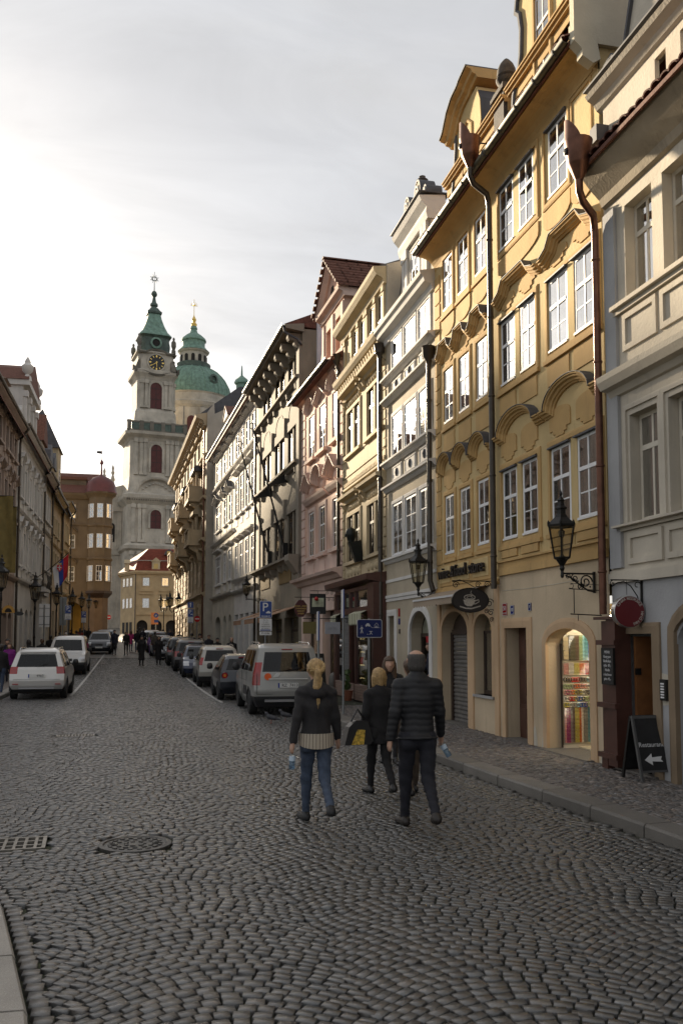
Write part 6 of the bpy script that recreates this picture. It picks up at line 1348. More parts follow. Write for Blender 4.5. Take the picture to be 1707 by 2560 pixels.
def cars():
    v = car('parked_van', 'van', 'light grey high-roofed van with red tail lights behind the walking woman', 3.66, 22.35, 0, paint('pale grey green paint', (.29, .29, .275)), (.78, 1.36, .09, .045), .5, 'RZ  7413', rails=True, lowdark=True)
    put('tailgate_seam', MB().box(-.80, .80, .012, .022, .555, .563).box(-.806, -.8, .02, .05, .56, 1.08).box(.8, .806, .02, .05, .56, 1.08), BLK, v); put('door_seam', MB().box(-.926, -.918, 1.28, 1.29, .4, 1.1).box(-.926, -.918, 2.32, 2.33, .4, 1.1).box(-.926, -.918, 1.28, 2.9, .86, .866), BLK, v)
    put('chrome_strip', MB().box(-.5, .5, -.03, .0, .93, .955), PLATE, v); put('skid_strip', MB().box(-.6, .6, .0, .05, .36, .42), ALU, v)
    bd = put('side_bump_panel', MB().box(-.93, -.915, 1.25, 2.0, .48, .72), PLB, v); put('sticker', MB().lathe([(.09, 0), (.09, .008)], 16), pm('orange sticker', (.75, .12, .02), .4, var=0), v, (-.52, .015, 1.0), (R(90), 0, 0)); put('sticker', MB().prism([(-.4, .98), (-.25, 1.0), (-.2, 1.08), (-.3, 1.1)], .004, .012, 'y'), PLATE, v)
    car('parked_car', 'hatch', 'small black hatchback with round tail lights in front of the grey van', 3.22, 28.3, 0, paint('black paint', (.010, .012, .02)), (.7, .92, .1, .05), .32, round_lamp=True)
    car('parked_car', 'mpv', 'silver people carrier with tall dark tail lights', 3.05, 35.2, 0, paint('silver beige paint', (.33, .32, .29)), (.88, 1.18, .07, .04), .44, lowdark=True, rails=True)
    car('parked_car', 'hatch', 'dark blue hatchback facing the camera beyond the silver people carrier', 2.65, 41.2, 180, paint('dark blue paint', (.012, .022, .06)), group='parked cars')
    car('parked_car', 'suv', 'dark grey estate with roof rails, third car beyond the silver people carrier', 2.5, 46.0, 0, paint('dark grey paint', (.025, .022, .022)), rails=True)
    car('parked_car', 'suv', 'black off-roader with roof rails and a red number plate lamp', 2.3, 51.6, 0, paint('black green paint', (.012, .014, .013)), rails=True)
    car('parked_car', 'hatch', 'black hatchback with bright headlights facing the camera far down the row', 1.85, 58.5, 180, paint('black paint', (.010, .012, .02)))
    car('parked_car', 'sedan', 'silver saloon far down the right-hand row', 1.45, 64.0, 0, paint('silver blue paint', (.36, .38, .42)))
    car('parked_car', 'suv', 'dark estate beyond the silver saloon', 1.25, 70.0, 0, paint('dark grey paint', (.025, .022, .022)))
    car('parked_car', 'mpv', 'pale car, last but one of the right-hand row', .85, 76.5, 0, paint('off white paint', (.5, .5, .5)))
    car('parked_car', 'hatch', 'dark blue car at the far end of the right-hand row', .5, 83.0, 0, paint('dark blue paint', (.012, .022, .06)))
    car('parked_car', 'suv', 'white compact off-roader with red tail lights by the left kerb', -3.28, 30.0, 0, paint('white paint', (.56, .55, .53)), (.84, 1.07, .14, .05), .34, '    4960', rails=True, lowdark=True)
    wsv = [o for o in COL.objects if o.name.startswith('parked_car') and o.get('label', '').startswith('white compact')][0]
    put('bumper_reflector', MB().box(-.74, -.56, -.012, .03, .50, .525), REDL, wsv); put('bumper_reflector', MB().box(.56, .74, -.012, .03, .50, .525), REDL, wsv); put('skid_strip', MB().box(-.55, .55, .0, .06, .36, .40), ALU, wsv); put('tailgate_seam', MB().box(-.72, .72, .005, .02, .66, .667), BLK, wsv); put('roof_spoiler', MB().box(-.55, .55, .26, .5, 1.52, 1.55), MATS['white paint'], wsv)
    c = car('parked_van', 'van', 'white van with dark lower bumper facing the camera on the left', -3.52, 44.0, 180, paint('white paint', (.56, .55, .53)), (.78, 1.3, .08, .04), .62, lowdark=True)
    put('number_plate', MB().box(-.26, .26, 4.36, 4.40, .5, .61), PLATE, c)
    car('parked_car', 'suv', 'black car behind the white van on the left', -3.1, 68.0, 180, paint('black paint', (.010, .012, .02)))
    car('parked_car', 'suv', 'grey car beyond the black car at the far left bays', -3.0, 77.0, 0, paint('grey blue paint', (.14, .17, .2)))
# ================================================================ people: signed-distance bodies meshed with surface nets
def nets(f, lo, hi, h):
    lo = np.array(lo, float); n = np.ceil((np.array(hi)-lo)/h).astype(int)+1
    ax = [lo[i]+h*np.arange(n[i]) for i in range(3)]; X, Y, Z = np.meshgrid(*ax, indexing='ij'); V = f(X, Y, Z); ins = V < 0
    c = sum(ins[a:n[0]-1+a, b:n[1]-1+b, d:n[2]-1+d].astype(np.int8) for a in (0, 1) for b in (0, 1) for d in (0, 1))
    act = (c > 0) & (c < 8); I = np.argwhere(act); idx = -np.ones(act.shape, int); idx[act] = np.arange(len(I))
    acc = np.zeros((len(I), 3)); cnt = np.zeros(len(I))
    C8 = [(a, b, d) for a in (0, 1) for b in (0, 1) for d in (0, 1)]
    for p in C8:
        for q in C8:
            if sum(abs(p[i]-q[i]) for i in range(3)) == 1 and p < q:
                v0 = V[I[:, 0]+p[0], I[:, 1]+p[1], I[:, 2]+p[2]]; v1 = V[I[:, 0]+q[0], I[:, 1]+q[1], I[:, 2]+q[2]]; m = (v0 < 0) != (v1 < 0)
                t = np.where(m, v0/(v0-v1+1e-12), 0)[:, None]; acc += np.where(m[:, None], np.array(p)+t*(np.array(q)-np.array(p)), 0); cnt += m
    P = lo+h*(I+acc/np.maximum(cnt, 1)[:, None]); F = []
    for d in range(3):
        e = [0, 0, 0]; e[d] = 1; sl0 = tuple(slice(0, n[i]-e[i]) for i in range(3)); sl1 = tuple(slice(e[i], n[i]) for i in range(3))
        E = np.argwhere(ins[sl0] != ins[sl1]); u, w = (d+1) % 3, (d+2) % 3
        E = E[(E[:, u] > 0) & (E[:, w] > 0) & (E[:, u] < n[u]-1) & (E[:, w] < n[w]-1)]
        def g(du, dw):
            Q = E.copy(); Q[:, u] -= du; Q[:, w] -= dw; return idx[Q[:, 0], Q[:, 1], Q[:, 2]]
        q = np.stack([g(1, 1), g(0, 1), g(0, 0), g(1, 0)], 1); fl = ~ins[E[:, 0], E[:, 1], E[:, 2]]; q[fl] = q[fl][:, ::-1]; F.append(q)
    F = np.concatenate(F); F = F[(F >= 0).all(1)]; m = MB(); m.v = [tuple(p) for p in P.tolist()]; m.f = [tuple(q) for q in F.tolist()]
    return m
def cone(X, Y, Z, a, b, r1, r2, sy=1.):
    a = np.array(a, float); b = np.array(b, float); d = b-a; L2 = max(1e-9, d @ d)
    px, py, pz_ = X-a[0], Y-a[1], Z-a[2]
    t = np.clip((px*d[0]+py*d[1]+pz_*d[2])/L2, 0, 1); ex, ey, ez = px-t*d[0], (py-t*d[1])/sy, pz_-t*d[2]
    return (np.sqrt(ex*ex+ey*ey+ez*ez)-(r1+(r2-r1)*t))*min(1., sy)
def smin(a, b, k):
    h = np.clip(.5+.5*(b-a)/k, 0, 1); return b*(1-h)+a*h-k*h*(1-h)
def blend(prims, k=.03, mod=None):
    def f(X, Y, Z):
        v = None
        for p in prims:
            d = cone(X, Y, Z, *p); v = d if v is None else smin(v, d, k)
        return v+(mod(X, Y, Z) if mod else 0)
    pts = [q for p in prims for q in (p[0], p[1])]; rs = max(max(p[2], p[3]) for p in prims)+.05
    return f, [min(q[i] for q in pts)-rs for i in range(3)], [max(q[i] for q in pts)+rs for i in range(3)]
def skel(stride=.3, arm=.25, H_=1.7, w=1., elbow=.15, lift=.0, head=(0, 0), armout=.10, armL=None, armR=None):
    """joints facing +y; stride > 0: right leg back, left leg forward"""
    s = H_/1.75; J = {}
    hip = .92*s; J['pel'] = (0, 0, hip); J['che'] = (0, .01, 1.30*s); J['nec'] = (0, .0, 1.50*s); J['hd'] = (head[0], .035+head[1], 1.65*s)
    for sd, sg, ph in (('L', -1, 1), ('R', 1, -1)):
        hx = sg*.095*w*s; J['hip'+sd] = (hx, 0, .90*s)
        st = stride*ph; a = st
        kn = (hx*.95, .42*s*math.sin(a)+.03, .90*s-.42*s*math.cos(a)); back = max(0, -st)
        b = a-back*1.1-.05-(lift if back > 0 else 0)
        an = (hx*.9, kn[1]+.42*s*math.sin(b), max(.085+back*.06, kn[2]-.42*s*math.cos(b)))
        J['kn'+sd] = kn; J['an'+sd] = an
        tip = back*.9; J['toe'+sd] = (an[0]+sg*.03, an[1]+.16*s*math.cos(tip), max(.03, an[2]-.055-.16*s*math.sin(tip))); J['heel'+sd] = (an[0], an[1]-.05*math.cos(tip), max(.04, an[2]-.05+.02*back))
        J['sh'+sd] = (sg*.175*w*s, -.005, 1.42*s)
        aa = -arm*ph; custom = armL if sd == 'L' else armR
        el = (sg*(.175*w*s+armout*.45), .27*s*math.sin(aa)-.01, 1.42*s-.27*s*math.cos(aa)); bb = aa+elbow
        wr = (sg*(.175*w*s+armout*.75), el[1]+.25*s*math.sin(bb), el[2]-.25*s*math.cos(bb))
        if custom: el, wr = custom
        J['el'+sd] = el; J['wr'+sd] = wr
    J['s'] = s; return J
def hand_prims(J, sd, curl=.5):
    wr = np.array(J['wr'+sd]); el = np.array(J['el'+sd]); d = (wr-el)/np.linalg.norm(wr-el); sg = -1 if sd == 'L' else 1
    inn = np.array([-sg, 0, 0]); fw = np.cross(d, inn)*sg; fw = fw/np.linalg.norm(fw); s = J['s']
    if fw[1] < 0: fw = -fw
    pc = wr+d*.085*s; P = [(tuple(wr), tuple(pc), .024*s, .026*s, 1.0), (tuple(wr+fw*.012), tuple(pc+fw*.022), .018*s, .018*s), (tuple(wr-fw*.012), tuple(pc-fw*.022), .018*s, .018*s)]
    for k, (o, l) in enumerate(((.030, .034), (.010, .040), (-.010, .037), (-.029, .028))):
        b0 = pc+fw*o*s; k1 = b0+(d*.92+inn*.25*curl)*l*s; k2 = k1+(d*.65+inn*.8*curl)*l*.75*s; P += [(tuple(b0), tuple(k1), .0105*s, .0095*s), (tuple(k1), tuple(k2), .0095*s, .008*s)]
    t0 = wr+d*.03*s+fw*.028*s; t1 = t0+(d*.6+fw*.6+inn*.2)*.04*s; P += [(tuple(t0), tuple(t1), .013*s, .011*s), (tuple(t1), tuple(t1+(d*.9+inn*.3)*.03*s), .011*s, .009*s)]
    return P
def body_mesh(J, h, fingers=True):
    s = J['s']; hd = np.array(J['hd']); P = [(J['pel'], J['che'], .125*s, .13*s, .72), (J['che'], (J['nec'][0], J['nec'][1], J['nec'][2]-.06), .13*s, .085*s, .72), (J['nec'], tuple(hd-(0, .02, .06)), .052*s, .056*s)]
    for sd in 'LR':
        P += [(J['hip'+sd], J['kn'+sd], .066*s, .043*s), (J['kn'+sd], J['an'+sd], .043*s, .032*s), (J['heel'+sd], J['toe'+sd], .035*s, .03*s), (J['sh'+sd], J['el'+sd], .05*s, .038*s), (J['el'+sd], J['wr'+sd], .038*s, .026*s)]
    P += [(tuple(hd+(0, -.012, .035)), tuple(hd+(0, .012, -.01)), .088*s, .078*s, 1.12), (tuple(hd+(0, .05, -.06)), tuple(hd+(0, .045, -.085)), .045*s, .036*s), (tuple(hd+(0, .092*s, .0)), tuple(hd+(0, .115*s, -.025)), .008*s, .014*s)]
    for sg in (-1, 1): P.append((tuple(hd+(sg*.082*s, -.01, .0)), tuple(hd+(sg*.086*s, -.015, .025)), .013*s, .017*s))
    if fingers:
        for sd in 'LR': P += hand_prims(J, sd)
    else:
        for sd in 'LR':
            w = np.array(J['wr'+sd]); e = np.array(J['el'+sd]); d = (w-e)/np.linalg.norm(w-e); P.append((tuple(w), tuple(w+d*.13*s), .028*s, .02*s))
    f, lo, hi = blend(P, .018); return nets(f, lo, hi, h)
def top_mesh(J, h, hem=.85, loose=1.0, puff=0., collar=.02, flare=0., hood=False, open_=False, sleeve=1.):
    s = J['s']; z0 = hem*s
    P = [((0, -.005, z0), J['pel'], (.165+flare)*s*loose, .15*s*loose, .72), (J['pel'], J['che'], .148*s*loose, .165*s*loose, .72), (J['che'], (0, -.01, J['nec'][2]-.07*s), .165*s*loose, .10*s*loose, .75), (J['nec'], (0, 0, J['nec'][2]+collar), .072*s, .07*s)]
    if z0 > J['pel'][2]: P[0] = (J['pel'], (0, 0, J['pel'][2]+.02), .15*s*loose, .15*s*loose, .72)
    for sd in 'LR': sh_ = np.array(J['sh'+sd]); P.append(((0, -.01, J['nec'][2]-.05*s), tuple(sh_+(0, 0, .0)), .075*s, .062*s*loose))
    Q = []
    for sd in 'LR':
        e = np.array(J['el'+sd]); w = np.array(J['wr'+sd]); Q += [(tuple(np.array(J['sh'+sd])-(0, 0, .015)), J['el'+sd], .066*s*loose, .054*s*loose), (J['el'+sd], tuple(e+(w-e)*1.0*sleeve), .054*s*loose, .042*s*loose)]
    if hood: P += [((-.09, -.05, J['nec'][2]-.04), (0, -.10, J['nec'][2]-.07), .05, .055), ((.09, -.05, J['nec'][2]-.04), (0, -.10, J['nec'][2]-.07), .05, .055)]
    mod = None
    if puff: mod = lambda X, Y, Z: -puff*(np.abs(np.sin((Z+.004*np.sin(X*26)+.003*np.sin(X*61+Y*40))*math.pi/.062))-.4)+.002*np.sin(X*40)
    else: mod = lambda X, Y, Z: .006*np.sin(Z*34+X*26+3*np.sin(Z*9))*np.sin(X*23+Y*31+Z*6)
    f, lo, hi = blend(P, .05, mod); fq, l2, h2 = blend(Q, .02, mod); lo = [min(a, b) for a, b in zip(lo, l2)]; hi = [max(a, b) for a, b in zip(hi, h2)]
    g = lambda X, Y, Z: smin(np.maximum(f(X, Y, Z), z0-Z), fq(X, Y, Z), .045)
    return nets(g, lo, hi, h)
def trouser_mesh(J, h, loose=1., skirt=0., leg=1.):
    s = J['s']; P = [(J['pel'], (0, 0, J['pel'][2]+.08*s), .135*s*min(loose, 1.08), .125*s*min(loose, 1.08), .78)]
    for sd in 'LR':
        k = np.array(J['kn'+sd]); a = np.array(J['an'+sd]); hp = np.array(J['hip'+sd])
        P += [(tuple(hp+(0, -.03, 0)), tuple(hp+(0, -.03, -.05)), .088*s, .09*s), (tuple(hp), tuple(k), .09*s*loose, .062*s*loose), (tuple(k), tuple(k+(a-k)*.97*leg), .060*s*loose, .043*s*loose)]
    f, lo, hi = blend(P, .022, lambda X, Y, Z: .0035*np.sin(Z*52+Y*40+X*30)*(np.abs(Z-.45) < .3)+.003*np.sin(Z*17+X*60)); return nets(f, lo, hi, h)
def shoe_mb(J, sd, h=.012):
    he = np.array(J['heel'+sd]); to = np.array(J['toe'+sd]); an = np.array(J['an'+sd]); s = J['s']
    f, lo, hi = blend([(tuple(he), tuple(to), .045*s, .04*s), (tuple(he+(0, .02, .02)), tuple(an+(0, .01, .0)), .046*s, .045*s), (tuple(to), tuple(to+(0, .04, 0)), .04*s, .03*s)], .02)
    b = min(he[2], to[2])-.032; return nets(lambda X, Y, Z: np.maximum(f(X, Y, Z), (b-Z) if abs(he[2]-to[2]) < .03 else -1), lo, hi, h)
def hair_mb(J, style, h):
    hd = np.array(J['hd']); s = J['s']; P = [(tuple(hd+(0, -.022, .045)), tuple(hd+(0, -.012, .05)), .098*s, .096*s, 1.12)]; cut = lambda X, Y, Z: np.where(Z < hd[2]+.035, Y-hd[1]-.01*0-.02, -1.)
    if style == 'short': P += [(tuple(hd+(0, -.045, .0)), tuple(hd+(0, -.045, -.05)), .075*s, .06*s)]
    if style == 'bald': P = [(tuple(hd+(0, -.02, -.035)), tuple(hd+(0, -.016, .04)), .088*s, .093*s, 1.12)]; cut = lambda X, Y, Z: np.maximum(Z-hd[2]-.088, Y-hd[1]-.04)
    if style == 'bob': P += [(tuple(hd+(sg*.05, -.03, .0)), tuple(hd+(sg*.06, -.02, -.09)), .06*s, .04*s) for sg in (-1, 1)]+[(tuple(hd+(0, -.05, 0)), tuple(hd+(0, -.06, -.09)), .075*s, .05*s)]; cut = lambda X, Y, Z: np.where(Z < hd[2]+.05, Y-hd[1]-.035, -1.)
    if style == 'long': P += [(tuple(hd+(sg*.05, -.03, .0)), tuple(hd+(sg*.085, -.02, -.27)), .065*s, .045*s) for sg in (-1, 1)]+[(tuple(hd+(0, -.06, 0)), tuple(hd+(0, -.09, -.28)), .08*s, .07*s)]; cut = lambda X, Y, Z: np.where(Z < hd[2]+.05, Y-hd[1]-.035, -1.)
    if style == 'pony': P += [(tuple(hd+(0, -.045, .0)), tuple(hd+(0, -.05, -.04)), .075*s, .05*s), (tuple(hd+(0, -.10, .03)), tuple(hd+(0, -.145, .0)), .03, .035), (tuple(hd+(0, -.145, .0)), tuple(hd+(-.015, -.15, -.16)), .04, .038), (tuple(hd+(-.015, -.15, -.16)), tuple(hd+(.01, -.14, -.36)), .038, .008)]
    if style == 'hat': P = [(tuple(hd+(0, -.01, .055)), tuple(hd+(0, -.01, .08)), .1*s, .095*s)]; cut = lambda X, Y, Z: hd[2]+.03-Z
    f, lo, hi = blend(P, .02, lambda X, Y, Z: .0035*np.sin(np.arctan2(X-hd[0], -(Y-hd[1])+.05)*34+Z*9))
    return nets(lambda X, Y, Z: np.maximum(f(X, Y, Z), cut(X, Y, Z)), lo, hi, h)
SKIN = pm('skin', (.42, .25, .175), .55, var=.08, scale=15); LEATH = pm('black leather', (.012, .011, .011), .4, var=.2, scale=20)
PPL = {}
def cloth(name, col, rough=.85): return pm('cloth '+name, col, rough, var=.18, scale=18, bump=.25, bs=160)
def person(label, x, y, face, pose, top, bottom, hair, shoes=None, H_=1.7, h=.03, fingers=False, key=None, skin=None, group=None, z=None, extra=None):
    """top = (kind dict, material); bottom = (kind dict or None, material); hair = (style, material)"""
    kk = key or label
    if kk not in PPL:
        J = skel(H_=H_, **pose); M_ = {'body': mesh(body_mesh(J, h, fingers), 'body', True, False)}
        M_['top'] = mesh(top_mesh(J, h, **top[0]), 'jacket', True, False)
        if bottom[0] is not None: M_['bot'] = mesh(trouser_mesh(J, h, **bottom[0]), 'trousers', True, False)
        for sd in 'LR': M_['sh'+sd] = mesh(shoe_mb(J, sd, max(.012, h*.7)), 'shoe', True, False)
        M_['hair'] = mesh(hair_mb(J, hair[0], max(.009, h*.7)), 'hair', True, False); PPL[kk] = (J, M_)
    J, M_ = PPL[kk]
    o = put('person', M_['body'], skin or SKIN, None, (x, y, gz(y) if z is None else z), (0, 0, R(face))); tag(o, label, 'person', group)
    put(top[0].get('nm', 'jacket') if False else ('coat' if top[0].get('hem', .85) < .7 else 'jacket'), M_['top'], top[1], o)
    if 'bot' in M_: put('trousers', M_['bot'], bottom[1], o)
    for sd in 'LR': put('shoe', M_['sh'+sd], shoes or LEATH, o)
    put('hair' if hair[0] != 'hat' else 'hat', M_['hair'], hair[1], o)
    if h < .013:
        hd = np.array(J['hd']); s = J['s']
        for sg in (-1, 1): put('eye', MB().lathe([(.001, -.008), (.008, -.004), (.008, .004), (.001, .008)], 8), BLK, o, tuple(hd+(sg*.032*s, .088*s, .012)))
        put('mouth', MB().box(-.02, .02, 0, .006, -.003, .003), pm('lips', (.3, .11, .09), .5, var=0), o, tuple(hd+(0, .092*s, -.052)))
    return o, J
def bottle(loc, rot, lbl):
    r_ = root('water_bottle', loc, 0, lbl, 'bottle'); r_.rotation_euler = rot
    put('plastic', MB().lathe([(.028, -.20), (.033, -.19), (.033, -.13), (.029, -.12), (.033, -.10), (.033, -.05), (.025, -.02), (.013, .0), (.013, .02)], 14), CLEAR, r_, smooth=True, ang=50)
    put('water', MB().lathe([(.027, -.197), (.031, -.187), (.031, -.13), (.031, -.11)], 12), glass_mat('water tint', 1.33, (.62, .78, .95)), r_, smooth=True)
    put('cap', MB().lathe([(.015, .02), (.015, .038)], 10), pm('blue cap', (.5, .55, .6), .4, var=0), r_)
    put('label_band', MB().lathe([(.0335, -.11), (.0335, -.06)], 14), pm('blue label', (.45, .55, .65), .4, var=.2, scale=30), r_)
def people():
    BLD = pm('blonde hair', (.36, .23, .095), .5, var=.35, scale=40, bump=.5, bs=120); BRH = pm('brown hair', (.07, .038, .02), .5, var=.35, scale=40, bump=.4, bs=120); GRH = pm('cropped grey hair', (.045, .04, .036), .6, var=.3, scale=60); DKH = pm('dark hair', (.02, .015, .012), .5, var=.3, scale=40)
    blk = cloth('black wool', (.009, .008, .009)); den = cloth('blue denim', (.05, .068, .105)); puf = pm('black quilted nylon', (.007, .007, .009), .62, var=.15, scale=12); gry = cloth('charcoal jacket', (.020, .018, .019)); dk = cloth('near black denim', (.012, .012, .018)); kha = cloth('brown cord', (.07, .05, .035))
    # woman with ponytail
    o, J = person('woman with blonde ponytail, dark jacket and blue jeans walking away', 1.82, 9.28, 0, dict(stride=.21, arm=.16, elbow=.15, w=.93, armout=.13, lift=.45), (dict(hem=.955, loose=1.0, hood=True, flare=.03), gry), (dict(loose=1.02), den), ('pony', BLD), pm('black trainers', (.012, .012, .013), .6, var=.2), 1.69, .011, True, 'w1')
    sh = MB(); s = J['s']; n = 40
    P = [[(.188*math.cos(a)*(1.02 if q else .98), -.012+.142*math.sin(a), z-(.05*max(0, -math.sin(a)) if q == 1 else 0)) for a in np.linspace(math.pi*.9, math.pi*2.1, n)] for q, z in ((0, .95), (1, .84))]
    put('shirt_tail', MB().grid(P), pm('cream blouse', (.42, .36, .28), .8, var=.1), o, smooth=True)
    for i in range(0, n, 2): put('shirt_stripe', MB().tube([P[0][i], P[1][i]], .0035, 4), pm('blouse stripe', (.12, .09, .07), .8, var=0), o) if i % 2 == 0 else None
    hs = MB(); hd = np.array(J['hd']); tie = hd+(0, -.135, .01)
    for k in range(150):                      # combed strands drawn back to the tie, and loose ones down the tail
        a = random.uniform(-2.6, 2.6); e0 = hd+(.098*math.sin(a), -.02+.07*math.cos(a), .03+random.uniform(-.04, .05)); md = hd+(.106*math.sin(a)*.8, -.10+.03*math.cos(a), .06+.05*math.cos(a)+random.uniform(-.02, .02)); hs.tube([tuple(e0), tuple(md), tuple(tie+(random.uniform(-.012, .012), 0, random.uniform(-.01, .01)))], .0022, 3)
    for k in range(90):
        a = random.uniform(0, 6.28); r_ = random.uniform(.025, .05); l_ = random.uniform(.2, .4); hs.tube([tuple(tie+(0, -.01, 0)), tuple(tie+(r_*math.cos(a), -.015+r_*.5*math.sin(a), -.08)), tuple(tie+(r_*.9*math.cos(a)-.01, -.02+r_*.5*math.sin(a), -.17)), tuple(tie+(r_*.3*math.cos(a), -.01+.01*math.sin(a), -l_))], .0024, 3)
    q = put('hair_strands', hs, pm('pale blonde strands', (.50, .34, .15), .45, var=.3, scale=60), o); q['kind'] = 'stuff'
    put('hair_tie', MB().lathe([(.034, -.012), (.036, .012)], 12, 0, J['hd'][1]-.135, J['hd'][2]+.01), BLK, o); put('back_seam', MB().tube([(0, -.138, .96), (0, -.13, 1.12), (0, -.125, 1.33)], .003, 4), blk, o)
    for sd in 'LR': put('sole', MB().tube([tuple(np.array(J['heel'+sd])+(0, -.02, -.028)), tuple(np.array(J['toe'+sd])+(0, .03, -.024))], .022, 8), pm('pale rubber sole', (.3, .29, .27), .7), o)
    w = J['wrL']; bottle((1.82+w[0]-.0, 9.28+w[1]+.03, w[2]-.10), (0, .05, 0), 'small clear water bottle in the ponytailed woman\'s hand')
    # man in quilted jacket
    o, J = person('balding man in black quilted jacket walking away', 2.79, 8.8, -4, dict(stride=.21, arm=.17, elbow=.25, w=1.05, armout=.13, lift=.35), (dict(hem=.89, loose=1.07, puff=.0055, collar=.03, flare=.04), puf), (dict(loose=1.08), dk), ('bald', GRH), pm('dark brown boots', (.02, .015, .012), .5, var=.2), 1.80, .011, True, 'm1')
    put('glasses', MB().tube([(-.085, .09, J['hd'][2]+.012), (-.088, .0, J['hd'][2]+.015)], .004, 4).tube([(.085, .09, J['hd'][2]+.012), (.088, .0, J['hd'][2]+.015)], .004, 4).box(-.075, -.015, .108, .112, J['hd'][2]-.01, J['hd'][2]+.025).box(.015, .075, .108, .112, J['hd'][2]-.01, J['hd'][2]+.025), BLK, o)
    w = J['wrR']; bottle((2.79+w[0]+.01, 8.8+w[1]+.02, w[2]-.08), (-.3, -.5, 0), 'crumpled water bottle in the balding man\'s hand')
    # blonde woman with bag
    o, J = person('blonde bobbed woman in black coat with a shoulder bag', 2.93, 10.8, 3, dict(stride=.2, arm=.1, elbow=.3, w=.95, lift=.3), (dict(hem=.72, loose=1.05), blk), (dict(loose=1.05), blk), ('bob', BLD), None, 1.54, .013, True, 'w2')
    b = root('shoulder_bag', (2.62, 10.72, .66), R(8), 'patterned shoulder bag hanging on the blonde woman\'s arm', 'bag')
    put('bag_body', MB().prism([(-.19, -.02), (.15, -.02), (.19, .02), (.12, .27), (-.04, .28), (-.13, .2)], -.07, .07, 'y'), LEATH, b); put('bag_panel', MB().prism([(-.10, -.015), (.06, -.015), (.08, .16), (-.02, .17)], -.078, -.07, 'y'), pm('printed bag panel', (.35, .16, .03), .6, var=.9, scale=30, alt=(.5, .33, .05)), b); put('strap', MB().tube([(-.08, 0, .26), (.0, -.02, .42), (.10, 0, .27)], .012, 6), LEATH, b)
    # companion behind the man
    person('person in brown cord trousers hidden behind the quilted jacket man', 3.33, 10.75, 0, dict(stride=-.2, arm=.1, w=1.05), (dict(hem=.82), blk), (dict(loose=1.15), kha), ('short', BRH), LEATH, 1.66, .02, False, 'm2')
    person('woman with long brown hair in black coat walking towards the camera', 3.82, 13.5, 172, dict(stride=.15, arm=.05, elbow=.8, head=(.0, .03)), (dict(hem=.6, loose=1.04), blk), (dict(), blk), ('long', BRH), None, 1.64, .014, False, 'w3')
    o, J = person('young man in dark braided jacket and tall red cap in the arched doorway', 6.86, 20.38, 95, dict(stride=.05, arm=.1, elbow=1.0, head=(0, .03)), (dict(hem=.86), cloth('navy jacket', (.012, .014, .03))), (dict(), dk), ('short', BRH), None, 1.74, .02, False, 'm3', z=.14)
    put('cap', MB().lathe([(.10, 0), (.105, .03), (.12, .17), (.115, .18)], 14, 0, J['hd'][1]-.02, J['hd'][2]+.06), pm('red cap cloth', (.42, .008, .015), .6, var=.1), o); put('cap_band', MB().lathe([(.107, 0), (.109, .025)], 14, 0, J['hd'][1]-.02, J['hd'][2]+.055), BLK, o)
    # far figures: a handful of poses, dressed differently
    nav = cloth('navy', (.012, .015, .03)); wht = cloth('white', (.5, .48, .46)); pnk = cloth('magenta', (.45, .03, .16)); lil = cloth('lilac', (.22, .13, .32)); tan = cloth('grey tweed', (.075, .065, .055)); jean = cloth('mid denim', (.035, .05, .085)); pur = cloth('purple', (.16, .01, .16)); red = cloth('dull red', (.2, .03, .02)); blu = cloth('steel blue', (.07, .1, .16))
    A = dict(stride=.22, arm=.2, elbow=.2); B = dict(stride=.05, arm=.05, elbow=.3); Cc = dict(stride=-.28, arm=.25, elbow=.3)
    jk = dict(hem=.82, loose=1.08); ct = dict(hem=.32, loose=1.02, flare=.02); st = dict(hem=.86, loose=.98)
    def pp(lbl, x, y, face, pose, pk, top, tm, bot, bm_, hr, hm, H_=1.72, grp=None): person(lbl, x, y, face, pose, (top, tm), (bot, bm_), (hr, hm), None, H_, .034 if y > 60 else .028, False, (pk, top['hem'], hr, H_, y > 60), group=grp)
    pp('person in long black coat standing in the street, the one towards the kerb', .0, 52.5, 178, B, 'B', ct, blk, {}, blk, 'short', DKH, 1.68)
    pp('person in long black coat with dark hood, nearer the parked cars', .98, 53.0, 178, B, 'B', ct, blk, {}, blk, 'bob', DKH, 1.66)
    pp('man in dark suit and white shirt walking towards the camera', -1.95, 66.5, 180, A, 'A', jk, nav, {}, blk, 'short', GRH, 1.8)
    pp('person in black jacket walking beside the man in the suit', -1.1, 66, 180, Cc, 'C', jk, blk, {}, blk, 'long', DKH, 1.7)
    pp('woman in magenta coat walking away', -.85, 73, 0, A, 'A', dict(hem=.6, loose=1.05), pnk, {}, jean, 'long', BRH, 1.66)
    pp('person in black jacket and jeans walking away beside the magenta coat', -.35, 70.5, 0, Cc, 'C', jk, blk, {}, jean, 'short', DKH, 1.75)
    pp('child in lilac clothes in the middle of the street', .65, 66, 0, A, 'A', st, lil, {}, lil, 'long', BRH, 1.5)
    pp('person in grey jacket walking away by the far cars', .9, 63.5, 0, Cc, 'C', jk, tan, {}, dk, 'short', DKH, 1.74)
    pp('person in dark jacket far up the street centre', .1, 76, 0, A, 'A', jk, dk, {}, blk, 'short', DKH, 1.74); pp('person in brown jacket far up the street centre', .2, 80, 180, B, 'B', jk, kha, {}, dk, 'short', DKH, 1.74)
    pp('person in grey jacket far up near the square', -.2, 84, 0, Cc, 'C', jk, tan, {}, dk, 'short', DKH, 1.74)
    # right pavement
    pp('bald man in black coat on the right pavement behind the cars', 4.35, 44.0, 180, B, 'B', jk, blk, {}, blk, 'bald', GRH, 1.8)
